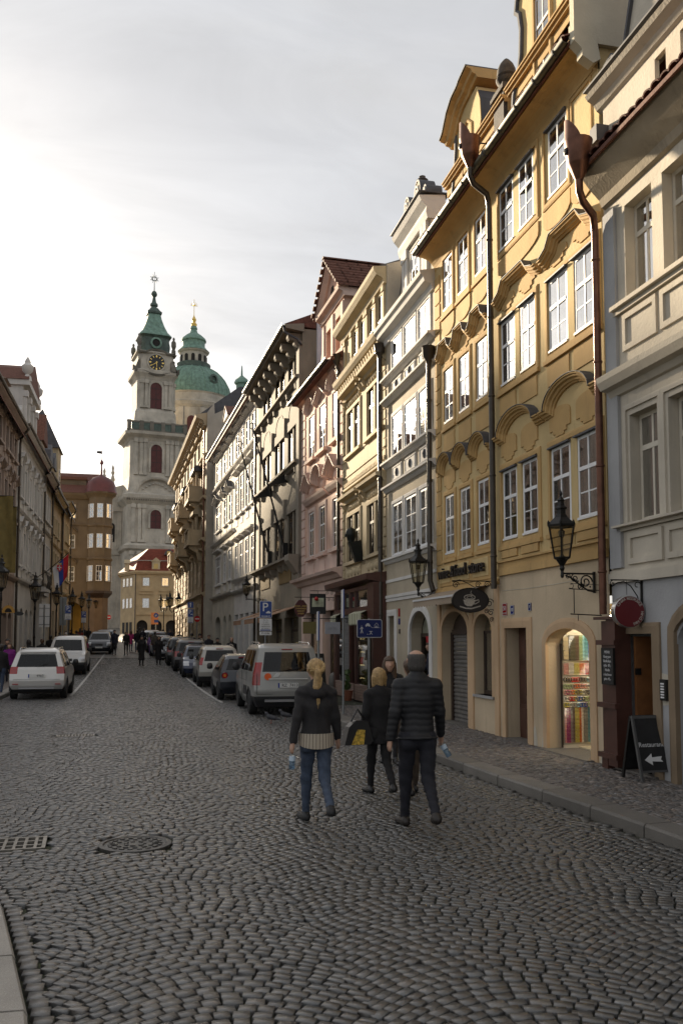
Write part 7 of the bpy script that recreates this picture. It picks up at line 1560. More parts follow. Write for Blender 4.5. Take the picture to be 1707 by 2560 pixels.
    pp('woman in grey tweed coat walking on the right pavement', 5.0, 37.5, 178, A, 'A', dict(hem=.45, loose=1.02), tan, {}, tan, 'short', DKH, 1.66)
    pp('person in black holding a phone on the right pavement', 3.9, 47, 200, B, 'B', jk, blk, {}, blk, 'short', DKH, 1.7); pp('man in dark coat third behind the bald man', 3.75, 51, 180, A, 'A', jk, dk, {}, blk, 'short', BRH, 1.78); pp('person in black parka fourth behind the bald man', 3.45, 54.5, 180, Cc, 'C', jk, blk, {}, dk, 'hat', blk, 1.75)
    pp('person in dark jacket by the no-entry sign', 3.2, 58.5, 0, A, 'A', jk, nav, {}, dk, 'short', DKH, 1.72); pp('person in black by the balcony house corner', 2.7, 66, 180, B, 'B', jk, blk, {}, blk, 'short', DKH, 1.72); pp('person in dark suit by the far lamps', 2.2, 72, 180, A, 'A', jk, nav, {}, blk, 'short', GRH, 1.76); pp('person in black at the far lamps', 1.8, 78, 0, Cc, 'C', jk, blk, {}, dk, 'long', DKH, 1.68)
    pp('person in white cap and dark blue jacket at the lit shop window', 5.05, 33.0, -60, B, 'B', jk, nav, {}, dk, 'hat', wht, 1.7); pp('dark-haired person beside the grey van', 5.15, 27.0, 60, B, 'B', jk, blu, {}, dk, 'short', DKH, 1.62)
    # left pavement
    pp('woman with long brown hair, white top and black shorts', -5.05, 30.2, 0, Cc, 'C', dict(hem=.86, loose=.9, sleeve=.9), wht, dict(leg=.25, loose=1.1), blk, 'long', BRH, 1.68)
    pp('person in black jacket with backpack beside the white off-roader', -4.75, 32.4, 0, A, 'A', jk, blk, {}, jean, 'short', DKH, 1.74)
    pp('person in white shirt at the left picture edge', -5.7, 31.4, 0, B, 'B', st, wht, {}, dk, 'short', DKH, 1.7)
    pp('man in steel blue sweater in the left crowd', -6.0, 36, 180, A, 'A', jk, blu, {}, dk, 'bald', GRH, 1.76); pp('woman in purple jacket in the left crowd', -5.3, 38.5, 180, B, 'B', jk, pur, {}, dk, 'long', BRH, 1.66); pp('man in navy jacket in the left crowd', -5.6, 40, 180, Cc, 'C', jk, nav, {}, dk, 'short', GRH, 1.8)
    pp('person in black hooded coat by the left lamp post', -4.85, 41, 20, B, 'B', dict(hem=.55, loose=1.1), blk, {}, blk, 'bob', DKH, 1.74); pp('person in black coat right of the left lamp post', -4.45, 42.5, 0, A, 'A', jk, blk, {}, blk, 'short', BRH, 1.74)
    for i, (x, y, m_, hs) in enumerate(((-5.0, 52, blk, 'short'), (-4.75, 55, nav, 'long'), (-4.7, 58.5, wht, 'hat'), (-5.2, 60, red, 'short'), (-4.9, 63, blk, 'short'), (-5.3, 66, dk, 'long'), (-4.8, 69, tan, 'short'), (-5.4, 72, blk, 'short'), (-4.9, 75, red, 'long'), (-5.2, 79, nav, 'short'), (-4.7, 83, blk, 'short'), (-5.3, 86, dk, 'bob'))):
        pp('pedestrian in %s on the left pavement, %s the flag lamp post' % (('black', 'navy', 'white', 'dull red', 'black', 'dark denim', 'grey tweed', 'black', 'dull red', 'navy', 'black', 'dark denim')[i], ('third this side of', 'second this side of', 'first this side of', 'level with', 'first beyond', 'second beyond', 'third beyond', 'fourth beyond', 'fifth beyond', 'sixth beyond', 'seventh beyond', 'eighth beyond')[i]), x, y, 180 if i % 2 else 0, (A, B, Cc)[i % 3], 'ABC'[i % 3], jk, m_, {}, dk, hs, DKH if hs != 'hat' else wht, 1.72, 'far left crowd')
# ================================================================ street furniture, signs, shop things
LAMPC = {}
AMG = glass_mat('lantern glass', 1.5, (.80, .78, .70), .03)
def lantern(par, loc, sc=1.):
    if not LAMPC:
        rt, rb, h0, h1 = .205, .125, 0., .47; pt = lambda r_, k, z: (r_*math.cos(k*math.pi/3), r_*math.sin(k*math.pi/3), z)
        fr = MB()
        for k in range(6):
            fr.tube([pt(rb, k, h0), pt(rt, k, h1)], .011, 5); fr.tube([pt(rb, k, h0), pt(rb, k+1, h0)], .012, 5); fr.tube([pt(rt, k, h1), pt(rt, k+1, h1)], .014, 5)
            a = pt(rt*1.02, k, h1+.02); fr.lathe([(.012, 0), (.022, .02), (.015, .045), (.004, .065)], 6, a[0], a[1], a[2])
        LAMPC['frame'] = mesh(fr, 'frame')
        LAMPC['cap'] = mesh(MB().lathe([(.225, .47), (.23, .49), (.19, .53), (.11, .60), (.075, .66), (.075, .72), (.10, .73), (.10, .75), (.06, .78), (.05, .84), (.065, .86), (.03, .90), (.015, .93), (.028, .96), (.006, 1.02)], 6), 'cap')
        LAMPC['pane'] = mesh(MB().face([pt(rb, 0, h0+.012), pt(rb, 1, h0+.012), pt(rt, 1, h1-.012), pt(rt, 0, h1-.012)]), 'pane')
        LAMPC['burner'] = mesh(MB().lathe([(.05, -.02), (.05, .02), (.015, .05), (.015, .30), (.045, .33), (.05, .40), (.02, .42)], 8), 'burner')
        LAMPC['stem'] = mesh(MB().lathe([(.015, -.30), (.03, -.27), (.022, -.20), (.04, -.16), (.03, -.12), (.09, -.03), (.125, -.012), (.13, 0)], 8), 'stem')
    put('lamp_frame', LAMPC['frame'], IRN, par, loc, sc=sc); put('lamp_cap', LAMPC['cap'], IRN, par, loc, sc=sc); put('burner', LAMPC['burner'], pm('dull brass', (.12, .10, .07), .5, metal=.5), par, loc, sc=sc); put('lamp_stem', LAMPC['stem'], IRN, par, loc, sc=sc)
    for k in range(6): put('pane', LAMPC['pane'], AMG, par, loc, (0, 0, k*math.pi/3), sc)
def spiral(cx, cz, r0, turns, n=22, a0=0., y=0.): return [(cx+r0*(1-.8*i/n)*math.cos(a0+turns*2*math.pi*i/n), y, cz+r0*(1-.8*i/n)*math.sin(a0+turns*2*math.pi*i/n)) for i in range(n+1)]
def wall_lamp(x, y, z, L_, label, rz=0., sc=1.):
    # bracket reaches from the wall (local x=0) out to -x
    r_ = root('wall_lantern', (x, y, z), rz, label, 'street lamp', 'wall lanterns')
    b = MB().box(-L_, 0, -.014, .014, -.025, .0).box(-.03, 0, -.02, .02, -.30, .02)
    b.tube([(-.02, 0, -.28), (-.12, 0, -.26), (-.26, 0, -.17), (-.4, 0, -.07), (-L_+.05, 0, -.04)], .013, 6).tube(spiral(-.15, -.13, .105, 1.6), .011, 5).tube(spiral(-.33, -.08, .06, 1.5, a0=2.), .009, 5).tube(spiral(-.24, -.2, .05, -1.4), .008, 5).tube(spiral(-.44, -.06, .04, 1.3), .007, 5)
    for q in range(7): b.lathe([(.004, 0), (.018, .012), (.004, .03)], 5, -.08-.05*q, 0, -.22+.02*q)
    put('bracket', b, IRN, r_); lantern(r_, (-L_, 0, .22), sc); return r_
def lamp_post(x, y, label, h_=3.3, twin=0.):
    r_ = root('lamp_post', (x, y, gz(y)+.1), 0, label, 'street lamp', 'lamp posts')
    put('post', MB().lathe([(.17, 0), (.17, .1), (.12, .15), (.11, .7), (.13, .75), (.06, .85), (.05, 1.6), (.065, 1.65), (.045, 1.75), (.038, h_-.3), (.06, h_-.25), (.04, h_)], 10), IRN, r_, smooth=True, ang=35)
    if twin:
        put('arm', MB().tube([(-twin, 0, h_-.1), (-twin*.5, 0, h_-.35), (0, 0, h_-.15), (twin*.5, 0, h_-.35), (twin, 0, h_-.1)], .03, 6), IRN, r_)
        for s in (-1, 1): lantern(r_, (s*twin, 0, h_+.2), 1.25)
    else: lantern(r_, (0, 0, h_+.25), 1.35)
SBL = pm('traffic blue', (.012, .045, .22), .35, var=.06); STW = pm('sign white', (.62, .62, .62), .4, var=.04); SGR = pm('galvanised steel', (.21, .22, .22), .45, metal=.6, var=.2); SRD = pm('traffic red', (.42, .012, .015), .35, var=.05)
def rrect(w, h_, r_=.03, n=4):
    P = []
    for cx, cz, a in ((w/2-r_, h_/2-r_, 0), (-w/2+r_, h_/2-r_, 90), (-w/2+r_, -h_/2+r_, 180), (w/2-r_, -h_/2+r_, 270)):
        P += [(cx+r_*math.cos(R(a+90*i/n)), cz+r_*math.sin(R(a+90*i/n))) for i in range(n+1)]
    return P
def txt(t, size, mat, par, x, z, y=-.02, ext=.002): return put('lettering', xform(text_mesh(t, size, ext), Matrix.Rotation(R(90), 4, 'X')), mat, par, (x, y, z))
def post(par, z1, r_=.03, x=0., y=.04): put('post', MB().lathe([(r_, 0), (r_, z1), (r_*.6, z1+.01)], 10, x, y), SGR, par, smooth=True, ang=40)
def p_sign(x, y, z, w, label, plates=1, txt2=False, arrow=False, face=0., poleh=None):
    # faces -y (the camera side)
    r_ = root('parking_sign', (x, y, gz(y)+.1), R(face), label, 'traffic sign', 'parking signs'); z = z-gz(y)-.1
    post(r_, poleh or z+.05); h_ = w*1.38
    b = put('board', MB().prism(rrect(w, h_), -.008, .008, 'y'), STW, r_, (0, 0, z-h_/2)); put('field', MB().prism(rrect(w*.94, h_*.955), -.012, -.008, 'y'), SBL, b)
    txt('P', w*1.0, STW, b, -w*.05, h_*.12, -.014)
    if txt2: txt('RESERVÉ', w*.19, STW, b, 0, -h_*.41, -.014)
    put('car_symbol', MB().prism([(.02*w, -.22*h_), (.03*w, -.15*h_), (.1*w, -.14*h_), (.15*w, -.09*h_), (.28*w, -.09*h_), (.33*w, -.14*h_), (.4*w, -.15*h_), (.4*w, -.22*h_)], -.015, -.012, 'y'), STW, b)
    zz = z-h_-.02
    for i in range(plates):
        hp = w*1.0 if i == 0 else w*.28
        p = put('plate', MB().prism(rrect(w*1.0, hp, .015), -.008, .008, 'y'), STW, r_, (0, 0, zz-hp/2))
        if i == 0:
            for k, t in enumerate(('Po - Pá', '8 - 18 h', 'S VÝJIMKOU', 'ZÁSOBOVÁNÍ', 'MČ PRAHA 1')): txt(t, w*.12, BLK, p, 0, hp*(.38-.17*k), -.01)
            put('plate_stripe', MB().box(-w*.42, w*.42, -.012, -.008, -hp*.46, -hp*.38), SBL, p)
        else: txt('P1-0186', w*.2, BLK, p, 0, 0, -.01)
        zz -= hp+.02
    if arrow:
        a = put('arrow_board', MB().prism(rrect(w, w*1.05), -.008, .008, 'y'), SBL, r_, (0, 0, z+w*.75)); put('arrow', MB().prism([(-.03, -.13), (.03, -.13), (.03, .05), (.08, .05), (0, .16), (-.08, .05), (-.03, .05)], -.014, -.008, 'y'), STW, a)
    return r_
def play_sign():
    r_ = root('residential_zone_sign', (5.58, 21.5, .12), R(2), 'blue residential zone sign with walker, car, house and child', 'traffic sign')
    post(r_, 2.35, .03); w, h_ = .66, .46; b = put('board', MB().prism(rrect(w, h_, .045), -.008, .008, 'y'), STW, r_, (0, 0, 2.1)); put('field', MB().prism(rrect(w-.03, h_-.03, .035), -.012, -.008, 'y'), pm('night blue', (.012, .025, .12), .35, var=.05), b)
    def sym(name, m): put(name, m, STW, b)
    y = -.016
    sym('walker', MB().lathe([(.018, -.003), (.018, .003)], 10, -.21, 0, .07).tube([(-.21, y, .045), (-.205, y, -.03)], .014, 6).tube([(-.205, y, -.03), (-.235, y, -.12)], .01, 5).tube([(-.205, y, -.03), (-.18, y, -.12)], .01, 5).tube([(-.21, y, .035), (-.25, y, -.02)], .008, 5).tube([(-.21, y, .035), (-.165, y, .0)], .008, 5))
    sym('car', MB().prism([(-.11, .06), (-.11, .09), (-.09, .10), (-.075, .13), (-.02, .13), (-.005, .10), (.015, .09), (.015, .06)], y-.002, y+.004, 'y').lathe([(.014, -.02), (.014, -.01)], 8, -.085, 0, .06).box(-.1, -.08, y-.002, y+.004, .045, .06).box(-.02, .0, y-.002, y+.004, .045, .06))
    sym('house', MB().tube([(.13, y, .03), (.13, y, .09), (.18, y, .14), (.23, y, .09), (.23, y, .03), (.13, y, .03)], .006, 4).box(.165, .19, y-.003, y+.003, .03, .07)); sym('road_line', MB().tube([(.02, y, .06), (.05, y, .03), (.08, y, .02), (.27, y, .02)], .005, 4))
    sym('child', MB().lathe([(.012, -.003), (.012, .003)], 8, .03, 0, -.055).tube([(.03, y, -.07), (.03, y, -.11)], .01, 5).tube([(-.01, y, -.07), (.075, y, -.075)], .007, 5).tube([(.03, y, -.11), (-.005, y, -.155)], .007, 5).tube([(.03, y, -.11), (.07, y, -.15)], .007, 5)); sym('ball', MB().box(-.065, -.045, y-.003, y+.003, -.155, -.135))
def hang_bracket(r_, L_, h_=.35, curl=True):
    m = MB().tube([(0, 0, .05), (0, 0, -h_)], .012, 6).tube([(0, 0, 0), (-L_, 0, 0)], .010, 6)
    if curl: m.tube([(0, 0, -h_+.05), (-.05, 0, -.2), (-.16, 0, -.07), (-.3, 0, -.01)], .009, 6).tube(spiral(-.08, -.08, .06, 1.4), .007, 5).tube(spiral(-L_+.05, .0, .06, -1.3, a0=3.), .007, 5)
    put('bracket', m, IRN, r_)
def signs():
    # round restaurant sign
    r_ = root('hanging_sign', (6.60, 10.75, 2.72), 0, 'round dark red hanging restaurant sign with steel rim', 'sign'); b = MB().box(-.012, .012, -.012, .012, -.62, .08).tube([(0, 0, .02), (-.46, 0, .02)], .009, 6).tube([(-.02, 0, -.45), (-.06, 0, -.2), (-.16, 0, -.06), (-.26, 0, .0), (-.36, 0, -.02), (-.44, 0, -.07)], .008, 6).tube(spiral(-.06, -.05, .055, .99, a0=0)[:18], .007, 5).tube(spiral(-.43, -.03, .04, 1.2, a0=1.5), .006, 5).tube([(-.22, 0, .01), (-.22, 0, -.18)], .004, 4).tube(spiral(-.035, -.33, .03, 1.1), .006, 5)
    put('bracket', b, IRN, r_); rt = Matrix.Rotation(R(90), 4, 'X')
    d = put('rim', MB().add(MB().lathe([(.205, -.06), (.215, -.055), (.215, .055), (.205, .06)], 40), rt), pm('brushed steel', (.45, .45, .44), .3, metal=.9, var=.1), r_, (-.2, .02, -.41), (0, 0, R(-8)))
    put('face', MB().add(MB().lathe([(.207, .055), (.205, .064)], 40), rt), pm('dark red enamel', (.105, .006, .010), .3, var=.1), d)
    lm = pm('cream letter', (.5, .48, .42), .5, var=0)
    for t, a0, da, up in (('CINSKA RESTAURACE', 150, -7.5, 1), ('FAN DIAN', -70, 9.5, -1)):
        for i, ch in enumerate(t):
            if ch == ' ': continue
            a = R(a0+da*i); me = xform(text_mesh(ch, .052, .001), Matrix.Rotation(R(90), 4, 'X') @ Matrix.Translation((.177*math.cos(a), .177*math.sin(a), 0)) @ Matrix.Rotation(a-math.pi/2*up, 4, 'Z')); put('lettering', me, lm, d, (0, -.066, 0))
    # empty sign frame beside the lantern
    r_ = root('empty_hanging_sign', (6.60, 11.82, 2.66), 0, 'empty iron sign frame with a hook below the lantern', 'sign frame'); put('frame', MB().tube([(0, 0, 0), (-.52, 0, .02)], .007, 5).tube([(-.02, 0, 0), (-.02, 0, -.36)], .008, 5).tube([(-.44, 0, .01), (-.44, 0, -.34)], .008, 5).tube([(.0, 0, -.37), (-.5, 0, -.35)], .009, 5).tube(spiral(-.48, .07, .05, .8, a0=4.), .005, 5).tube(spiral(-.35, .05, .045, 1.0), .005, 5).tube([(-.5, 0, .1), (.0, 0, .08)], .005, 4).tube([(-.38, 0, -.36), (-.38, 0, -.45)], .005, 4), IRN, r_)
    # coffee sign
    r_ = root('coffee_sign', (6.60, 15.88, 2.74), 0, 'oval black hanging sign painted with a coffee cup', 'sign'); b = MB().box(-.012, .012, -.015, .015, -.55, .38).tube([(0, 0, .32), (-.85, 0, .32)], .010, 6).tube([(-.85, 0, .3), (-.7, 0, .34), (-.55, 0, .28), (-.4, 0, .2), (-.25, 0, .22)], .008, 5)
    for q in ((-.78, .24, .07), (-.33, .25, .06), (-.14, .25, .07), (-.1, -.1, .09), (-.07, -.28, .07), (-.06, -.42, .05), (-.16, -.26, .05)): b.tube(spiral(*q, 1.5), .008, 5)
    put('bracket', b, IRN, r_); d = put('oval_board', MB().prism([(.36*math.cos(q), .225*math.sin(q)) for q in np.linspace(0, 2*math.pi, 33)[:-1]], -.02, .02, 'y'), pm('black board paint', (.016, .014, .015), .5, var=.3), r_, (-.49, 0, -.05))
    put('edge_ring', MB().sweep([(.365*math.cos(q), .23*math.sin(q)) for q in np.linspace(0, 2*math.pi, 33)[:-1]], [(-.01, -.025), (.01, -.025), (.01, .025), (-.01, .025)], True), IRN, d)
    ch = pm('chalk cream', (.42, .39, .34), .8, var=.3, scale=40); y = -.024
    put('cup', MB().prism([(-.15, .01)]+[(-.15+.03*i, .01) for i in range(1, 9)]+[(.10, -.01), (.06, -.08), (.02, -.115), (-.07, -.115), (-.12, -.08)], y, -.02, 'y'), ch, d); put('saucer', MB().sweep([(-.22, -.12), (-.1, -.155), (.02, -.16), (.2, -.11)], [(-.012, y), (.012, y), (.012, -.02), (-.012, -.02)]), ch, d)
    put('cup_handle', MB().tube([(.10, y, -.01), (.16, y, .01), (.17, y, -.03), (.10, y, -.07), (.06, y, -.075)], .009, 5), ch, d); put('coffee_rim', MB().tube([(-.02+.11*math.cos(q), y, .055+.045*math.sin(q)) for q in np.linspace(0, 2*math.pi, 20)], .009, 5).tube([(-.02+.06*math.cos(q), y, .05+.022*math.sin(q)) for q in np.linspace(0, 2*math.pi, 14)], .006, 5), ch, d); put('steam', MB().tube([(-.01, y, .07), (.05, y, .10), (.0, y, .135), (.02, y, .18)], .006, 5), ch, d)
    # sandwich board
    r_ = root('sandwich_board', (6.42, 10.45, .13), R(4), 'black folding sandwich board chalked Restaurant with an arrow', 'sandwich board'); CHB = pm('chalkboard', (.012, .012, .013), .6, var=.4, scale=9); AL = pm('grey board frame', (.10, .10, .10), .5, metal=.4)
    # leaves lean against each other; the chalked leaf faces the street end (-y and slightly -x)
    for s, nm in ((-1, 'front_leaf'), (1, 'back_leaf')):
        lf = put(nm, MB().box(-.2, .2, -.012, .012, .13, .80), CHB, r_, (0, s*.21, 0), (R(s*13.5), 0, 0)); put('leaf_frame', MB().box(-.22, -.19, -.018, .018, 0, .84).box(.19, .22, -.018, .018, 0, .84).box(-.19, .19, -.018, .018, .8, .84).box(-.19, .19, -.018, .018, .11, .135), AL if s < 0 else IRN, lf)
        if s < 0:
            put('lettering', xform(text_mesh('Restaurant', .085, .001), Matrix.Rotation(R(90), 4, 'X')), STW, lf, (0, -.014, .46)); put('chalk_arrow', MB().prism([(-.13, .27), (-.02, .35), (-.02, .3), (.13, .31), (.11, .27), (.14, .24), (-.02, .25), (-.02, .2)], -.016, -.012, 'y'), STW, lf)
    # chalk menu on the brown casing
    r_ = root('menu_board', (6.37, 11.23, 1.32), R(-90), 'narrow chalk menu board on the brown pipe casing', 'menu board'); put('board', MB().box(-.15, .15, -.03, -.005, 0, .49), CHB, r_); put('frame', MB().sweep(ring(-.15, .15, 0, .49), [(-.01, -.035), (.012, -.035), (.012, .0), (-.01, .0)], True), IRN, r_)
    for k, t in enumerate(('MENU', 'Kung pao', 'Sladkokys.', 'rýže  89,-', 'Nudle', 's kachnou', 'pivo 45,-')): put('lettering', xform(text_mesh(t, .052, .001), Matrix.Rotation(R(90), 4, 'X')), STW, r_, (0, -.033, .44-.062*k))
    # house numbers
    for i, (s, z, w, h_, m_, t) in enumerate(((15.41, 2.5, .2, .23, (.30, .012, .015), '50'), (15.07, 2.48, .15, .17, (.012, .02, .16), '10'), (14.32, 2.51, .12, .14, (.012, .02, .12), '1'))):
        o = put('house_number_plate', MB().box(-w/2, w/2, -.012, 0, -h_/2, h_/2), pm('plate enamel %s' % t, m_, .25, var=.03), None, (6.618, s, z), (0, 0, R(-90))); tag(o, '%s enamel house number plate reading %s' % (('red', 'blue', 'small blue')[i], t), 'number plate')
        put('rim', MB().sweep(ring(-w/2+.008, w/2-.008, -h_/2+.008, h_/2-.008), [(-.004, -.014), (.004, -.014), (.004, -.011), (-.004, -.011)], True), STW, o); txt(t, h_*.55, STW, o, 0, .02 if i == 0 else 0, -.014)
        if i == 0: txt('MALÁ STRANA', .024, STW, o, 0, -.07, -.014)
    # small hanging shop signs farther along
    def hs(name, x, y, z, label, pts, mat, wall=None):
        q = root(name, (x, y, z), 0, label, 'sign'); put('board', MB().prism(pts, -.02, .02, 'y'), mat, q); m = MB(); tz = max(p[1] for p in pts); x1 = (wall or 6.5)-x
        m.tube([(min(p[0] for p in pts), 0, tz+.1), (x1, 0, tz+.1)], .012, 5); m.tube([(0, 0, tz), (0, 0, tz+.1)], .008, 4)
        for k in range(3): m.tube(spiral(x1-.12-.16*k, tz+.02, .06, 1.4), .007, 4)
        put('bracket', m, IRN, q); return q
    o8 = [(.2*math.cos(q)*1.1, .28*math.sin(q)) for q in np.linspace(0, 2*math.pi, 9)[:-1]+math.pi/8]
    q = hs('hanging_sign', 5.25, 29.5, 3.0, 'dark red octagonal hanging jewellery sign', [(x*1.05, z*1.1) for x, z in o8], pm('oxblood board', (.06, .008, .012), .4))
    for k, t in enumerate(('GOLD - AGED', 'DIAMONDS', 'GARNET', 'AMBER')): txt(t, .07, pm('gold letter', (.6, .42, .1)), q, 0, .08-.085*k, -.025)
    q = hs('hanging_sign', 5.74, 29.0, 3.14, 'square black framed hanging lightbox with a red ball', [(-.27, -.34), (.27, -.34), (.27, .34), (-.27, .34)], BLK); put('picture', MB().box(-.2, .2, -.026, -.02, -.1, .2), pm('pale landscape print', (.4, .42, .3), .4, var=.6, scale=4), q); put('red_ball', MB().lathe([(.001, -.07), (.05, -.05), (.07, 0), (.05, .05), (.001, .07)], 12, -.06, -.06, .17), SRD, q, smooth=True)
    hs('hanging_sign', 4.93, 26.2, 2.3, 'plain mustard brown hanging board', [(-.2, -.18), (.2, -.18), (.2, .18), (-.2, .18)], pm('mustard board', (.13, .105, .03), .6), 6.2)
    q = hs('hanging_sign', 5.6, 26.0, 2.29, 'pale grey hanging board with a thin floral emblem', [(-.23, -.18), (.23, -.18), (.23, .18), (-.23, .18)], pm('pale board', (.34, .34, .37), .5), 6.2)
    for k in range(9): a = math.pi*k/8; put('emblem_line', MB().tube([(.03*math.cos(a), -.024, -.04+.03*math.sin(a)), (.15*math.cos(a), -.024, -.04+.09*math.sin(a))], .003, 4), SGR, q)
    # blue side-on post signs seen on edge
    for x, y, z1, lb in ((4.18, 21.0, 2.5, 'thin grey post with a blue sign seen edge-on by the mustard board'), (4.83, 21.15, 3.05, 'tall grey post with a sign seen edge-on before the brown shopfront')):
        r_ = root('sign_post', (x, y, .12), R(-7), lb, 'sign post'); post(r_, z1, .03); put('edge_on_sign', MB().box(-.03, -.005, -.25, .25, z1-.7, z1), SBL, r_); put('edge_rim', MB().box(-.034, -.03, -.25, .25, z1-.7, z1), STW, r_)
    play_sign(); p_sign(3.71, 27.0, 3.13, .38, 'blue reserved parking sign above the grey van', 2, True)
    p_sign(3.16, 60, 4.0, .38, 'blue parking sign with one-way arrow on the right pavement', 1, arrow=True, poleh=3.8); p_sign(-4.4, 56, 4.03, .36, 'blue parking sign beside the grey route board', 1); p_sign(-4.66, 75, 4.27, .38, 'blue parking sign in front of the brown corner house', 1)
    r_ = root('no_entry_sign', (3.43, 57, gz(57)+.1), R(20), 'red no entry sign on a grey post', 'traffic sign'); post(r_, 2.9); put('disc', MB().add(MB().lathe([(.2, -.01), (.2, .01)], 24), Matrix.Rotation(R(90), 4, 'X')), SRD, r_, (0, 0, 2.6)); put('bar', MB().box(-.14, .14, -.016, -.01, 2.57, 2.64), STW, r_)
    r_ = root('no_entry_sign', (-4.2, 118, gz(118)), 0, 'small distant no entry sign by the church corner', 'traffic sign'); post(r_, 2.9); put('disc', MB().add(MB().lathe([(.3, -.01), (.3, .01)], 20), Matrix.Rotation(R(90), 4, 'X')), SRD, r_, (0, 0, 2.6)); put('bar', MB().box(-.2, .2, -.02, -.01, 2.54, 2.66), STW, r_)
    r_ = root('direction_board', (1.5, 100, gz(100)), 0, 'board with round blue turn-right sign before the mansard house', 'traffic sign'); post(r_, 3.4, .05); put('board', MB().box(-.55, .25, -.02, .0, 1.9, 3.2), pm('orange board', (.4, .16, .07), .5), r_); put('disc', MB().add(MB().lathe([(.26, 0), (.26, .02)], 20), Matrix.Rotation(R(90), 4, 'X')), SBL, r_, (0, -.02, 2.9)); put('arrow', MB().tube([(-.08, -.05, 2.75), (-.08, -.05, 2.92), (.1, -.05, 2.92)], .03, 4), STW, r_); put('lower_board', MB().box(-.2, .28, -.03, -.02, 2.1, 2.4), SBL, r_)
    for x, y, z0, z1, w, lb in ((-4.95, 48, 2.6, 3.8, .52, 'tall white notice board on a grey post, seen from behind'), (-4.86, 58, 2.85, 4.64, .42, 'tall grey route board seen from behind')):
        r_ = root('notice_board', (x, y, gz(y)+.1), 0, lb, 'notice board'); b_ = gz(y)+.1; post(r_, z1-b_-.05, .035, 0, -.04); put('board', MB().box(-w/2, w/2, 0, .02, z0-b_, z1-b_), STW if y < 50 else SGR, r_)
        for k in range(3): put('rail', MB().box(-w/2, w/2, -.03, 0, z0-b_+.12+.42*k, z0-b_+.15+.42*k), SGR, r_)
    # signs and banners on the left
    q = hs('hanging_sign', -5.74, 41, 3.12, 'yellow arched shop sign on the left pavement', [(-.27, 0)]+arc(.27, .32, 10, 0, .02)[0:]+[(.27, 0)], pm('amber sign', (.42, .22, .03), .5), -7.1); put('inner_arch', MB().prism([(-.15, .03)]+arc(.15, .18, 8, 0, .03)[1:-1]+[(.15, .03)], -.026, -.02, 'y'), DRK, q)
    hs('hanging_sign', -5.32, 41.2, 3.1, 'dark oval shop sign on the left pavement', [(.2*math.cos(a), .09*math.sin(a)) for a in np.linspace(0, 2*math.pi, 17)[:-1]], BLK, -7.1); hs('hanging_sign', -6.15, 40.6, 3.1, 'small round dark sign at the left picture edge', [(.16*math.cos(a), .16*math.sin(a)) for a in np.linspace(0, 2*math.pi, 17)[:-1]], BLK, -7.1)
    OLV = pm('olive banner cloth', (.21, .165, .055), .85, var=.2, scale=3, bump=.3, bs=8)
    for i, (y, x0, x1, z0, z1) in enumerate(((44.2, -7.1, -6.1, 5.4, 8.8), (47.4, -7.1, -6.35, 5.35, 8.75))):
        r_ = root('banner', (x0, y, z0), 0, ('broad olive banner hanging at the left picture edge', 'narrow lettered olive banner beside the drainpipe')[i], 'banner'); X_ = np.linspace(0, x1-x0, 12); m = MB().grid([[(x, .05*math.sin(x*9+z), z) for x in X_] for z in np.linspace(0, z1-z0, 8)]); put('cloth', m, OLV, r_, smooth=True); put('rod', MB().tube([(-.1, 0, z1-z0), (x1-x0+.05, 0, z1-z0)], .02, 6), IRN, r_)
        if i: put('lettering', xform(text_mesh('MUCHOVO MUZEUM', .2, .001), Matrix.Rotation(R(90), 4, 'X') @ Matrix.Rotation(R(90), 4, 'Z')), BLK, r_, (.3, -.08, 1.9))
    # flag
    r_ = root('flag', (-6.75, 60, 5.9), 0, 'red blue and white flag with an emblem on a slanted pole', 'flag'); put('pole', MB().tube([(-.35, 0, -.15), (.6, 0, .45), (2.0, 0, 1.75)], .025, 6), IRN, r_)
    cols = (pm('flag red', (.45, .012, .02), .7, var=.15), pm('flag blue', (.02, .05, .28), .7, var=.15), pm('flag white', (.6, .6, .62), .7, var=.1)); u = Vector((1.0, 0, .95)); dn = Vector((.18, 0, -1.25))
    for k in range(3):                        # stripes run along the hanging cloth, red outermost on the pole
        P = []
        for a in np.linspace((2-k)/3, (3-k)/3, 5): P.append([tuple(Vector((1.0, 0, .72))+u*float(a)+dn*float(b)*(1.0+.25*(1-a))+Vector((0, .07*math.sin(b*7+a*4), 0))-u*float(b*a)*.25) for b in np.linspace(0, 1, 10)])
        put('stripe', MB().grid(P), cols[k], r_, smooth=True)
    put('emblem', MB().prism([(-.16, .2), (.16, .2), (.18, -.05), (0, -.25), (-.18, -.05)], -.02, .0, 'y'), cols[0], r_, (1.45, -.12, .72)); put('emblem_cross', MB().box(-.03, .03, -.03, -.021, -.15, .16).box(-.12, .12, -.03, -.021, .0, .06), cols[2], r_, (1.45, -.12, .72)); put('crown', MB().prism([(-.1, .22), (.1, .22), (.12, .34), (0, .29), (-.12, .34)], -.02, 0, 'y'), pm('gold letter', (.6, .42, .1)), r_, (1.45, -.12, .72))
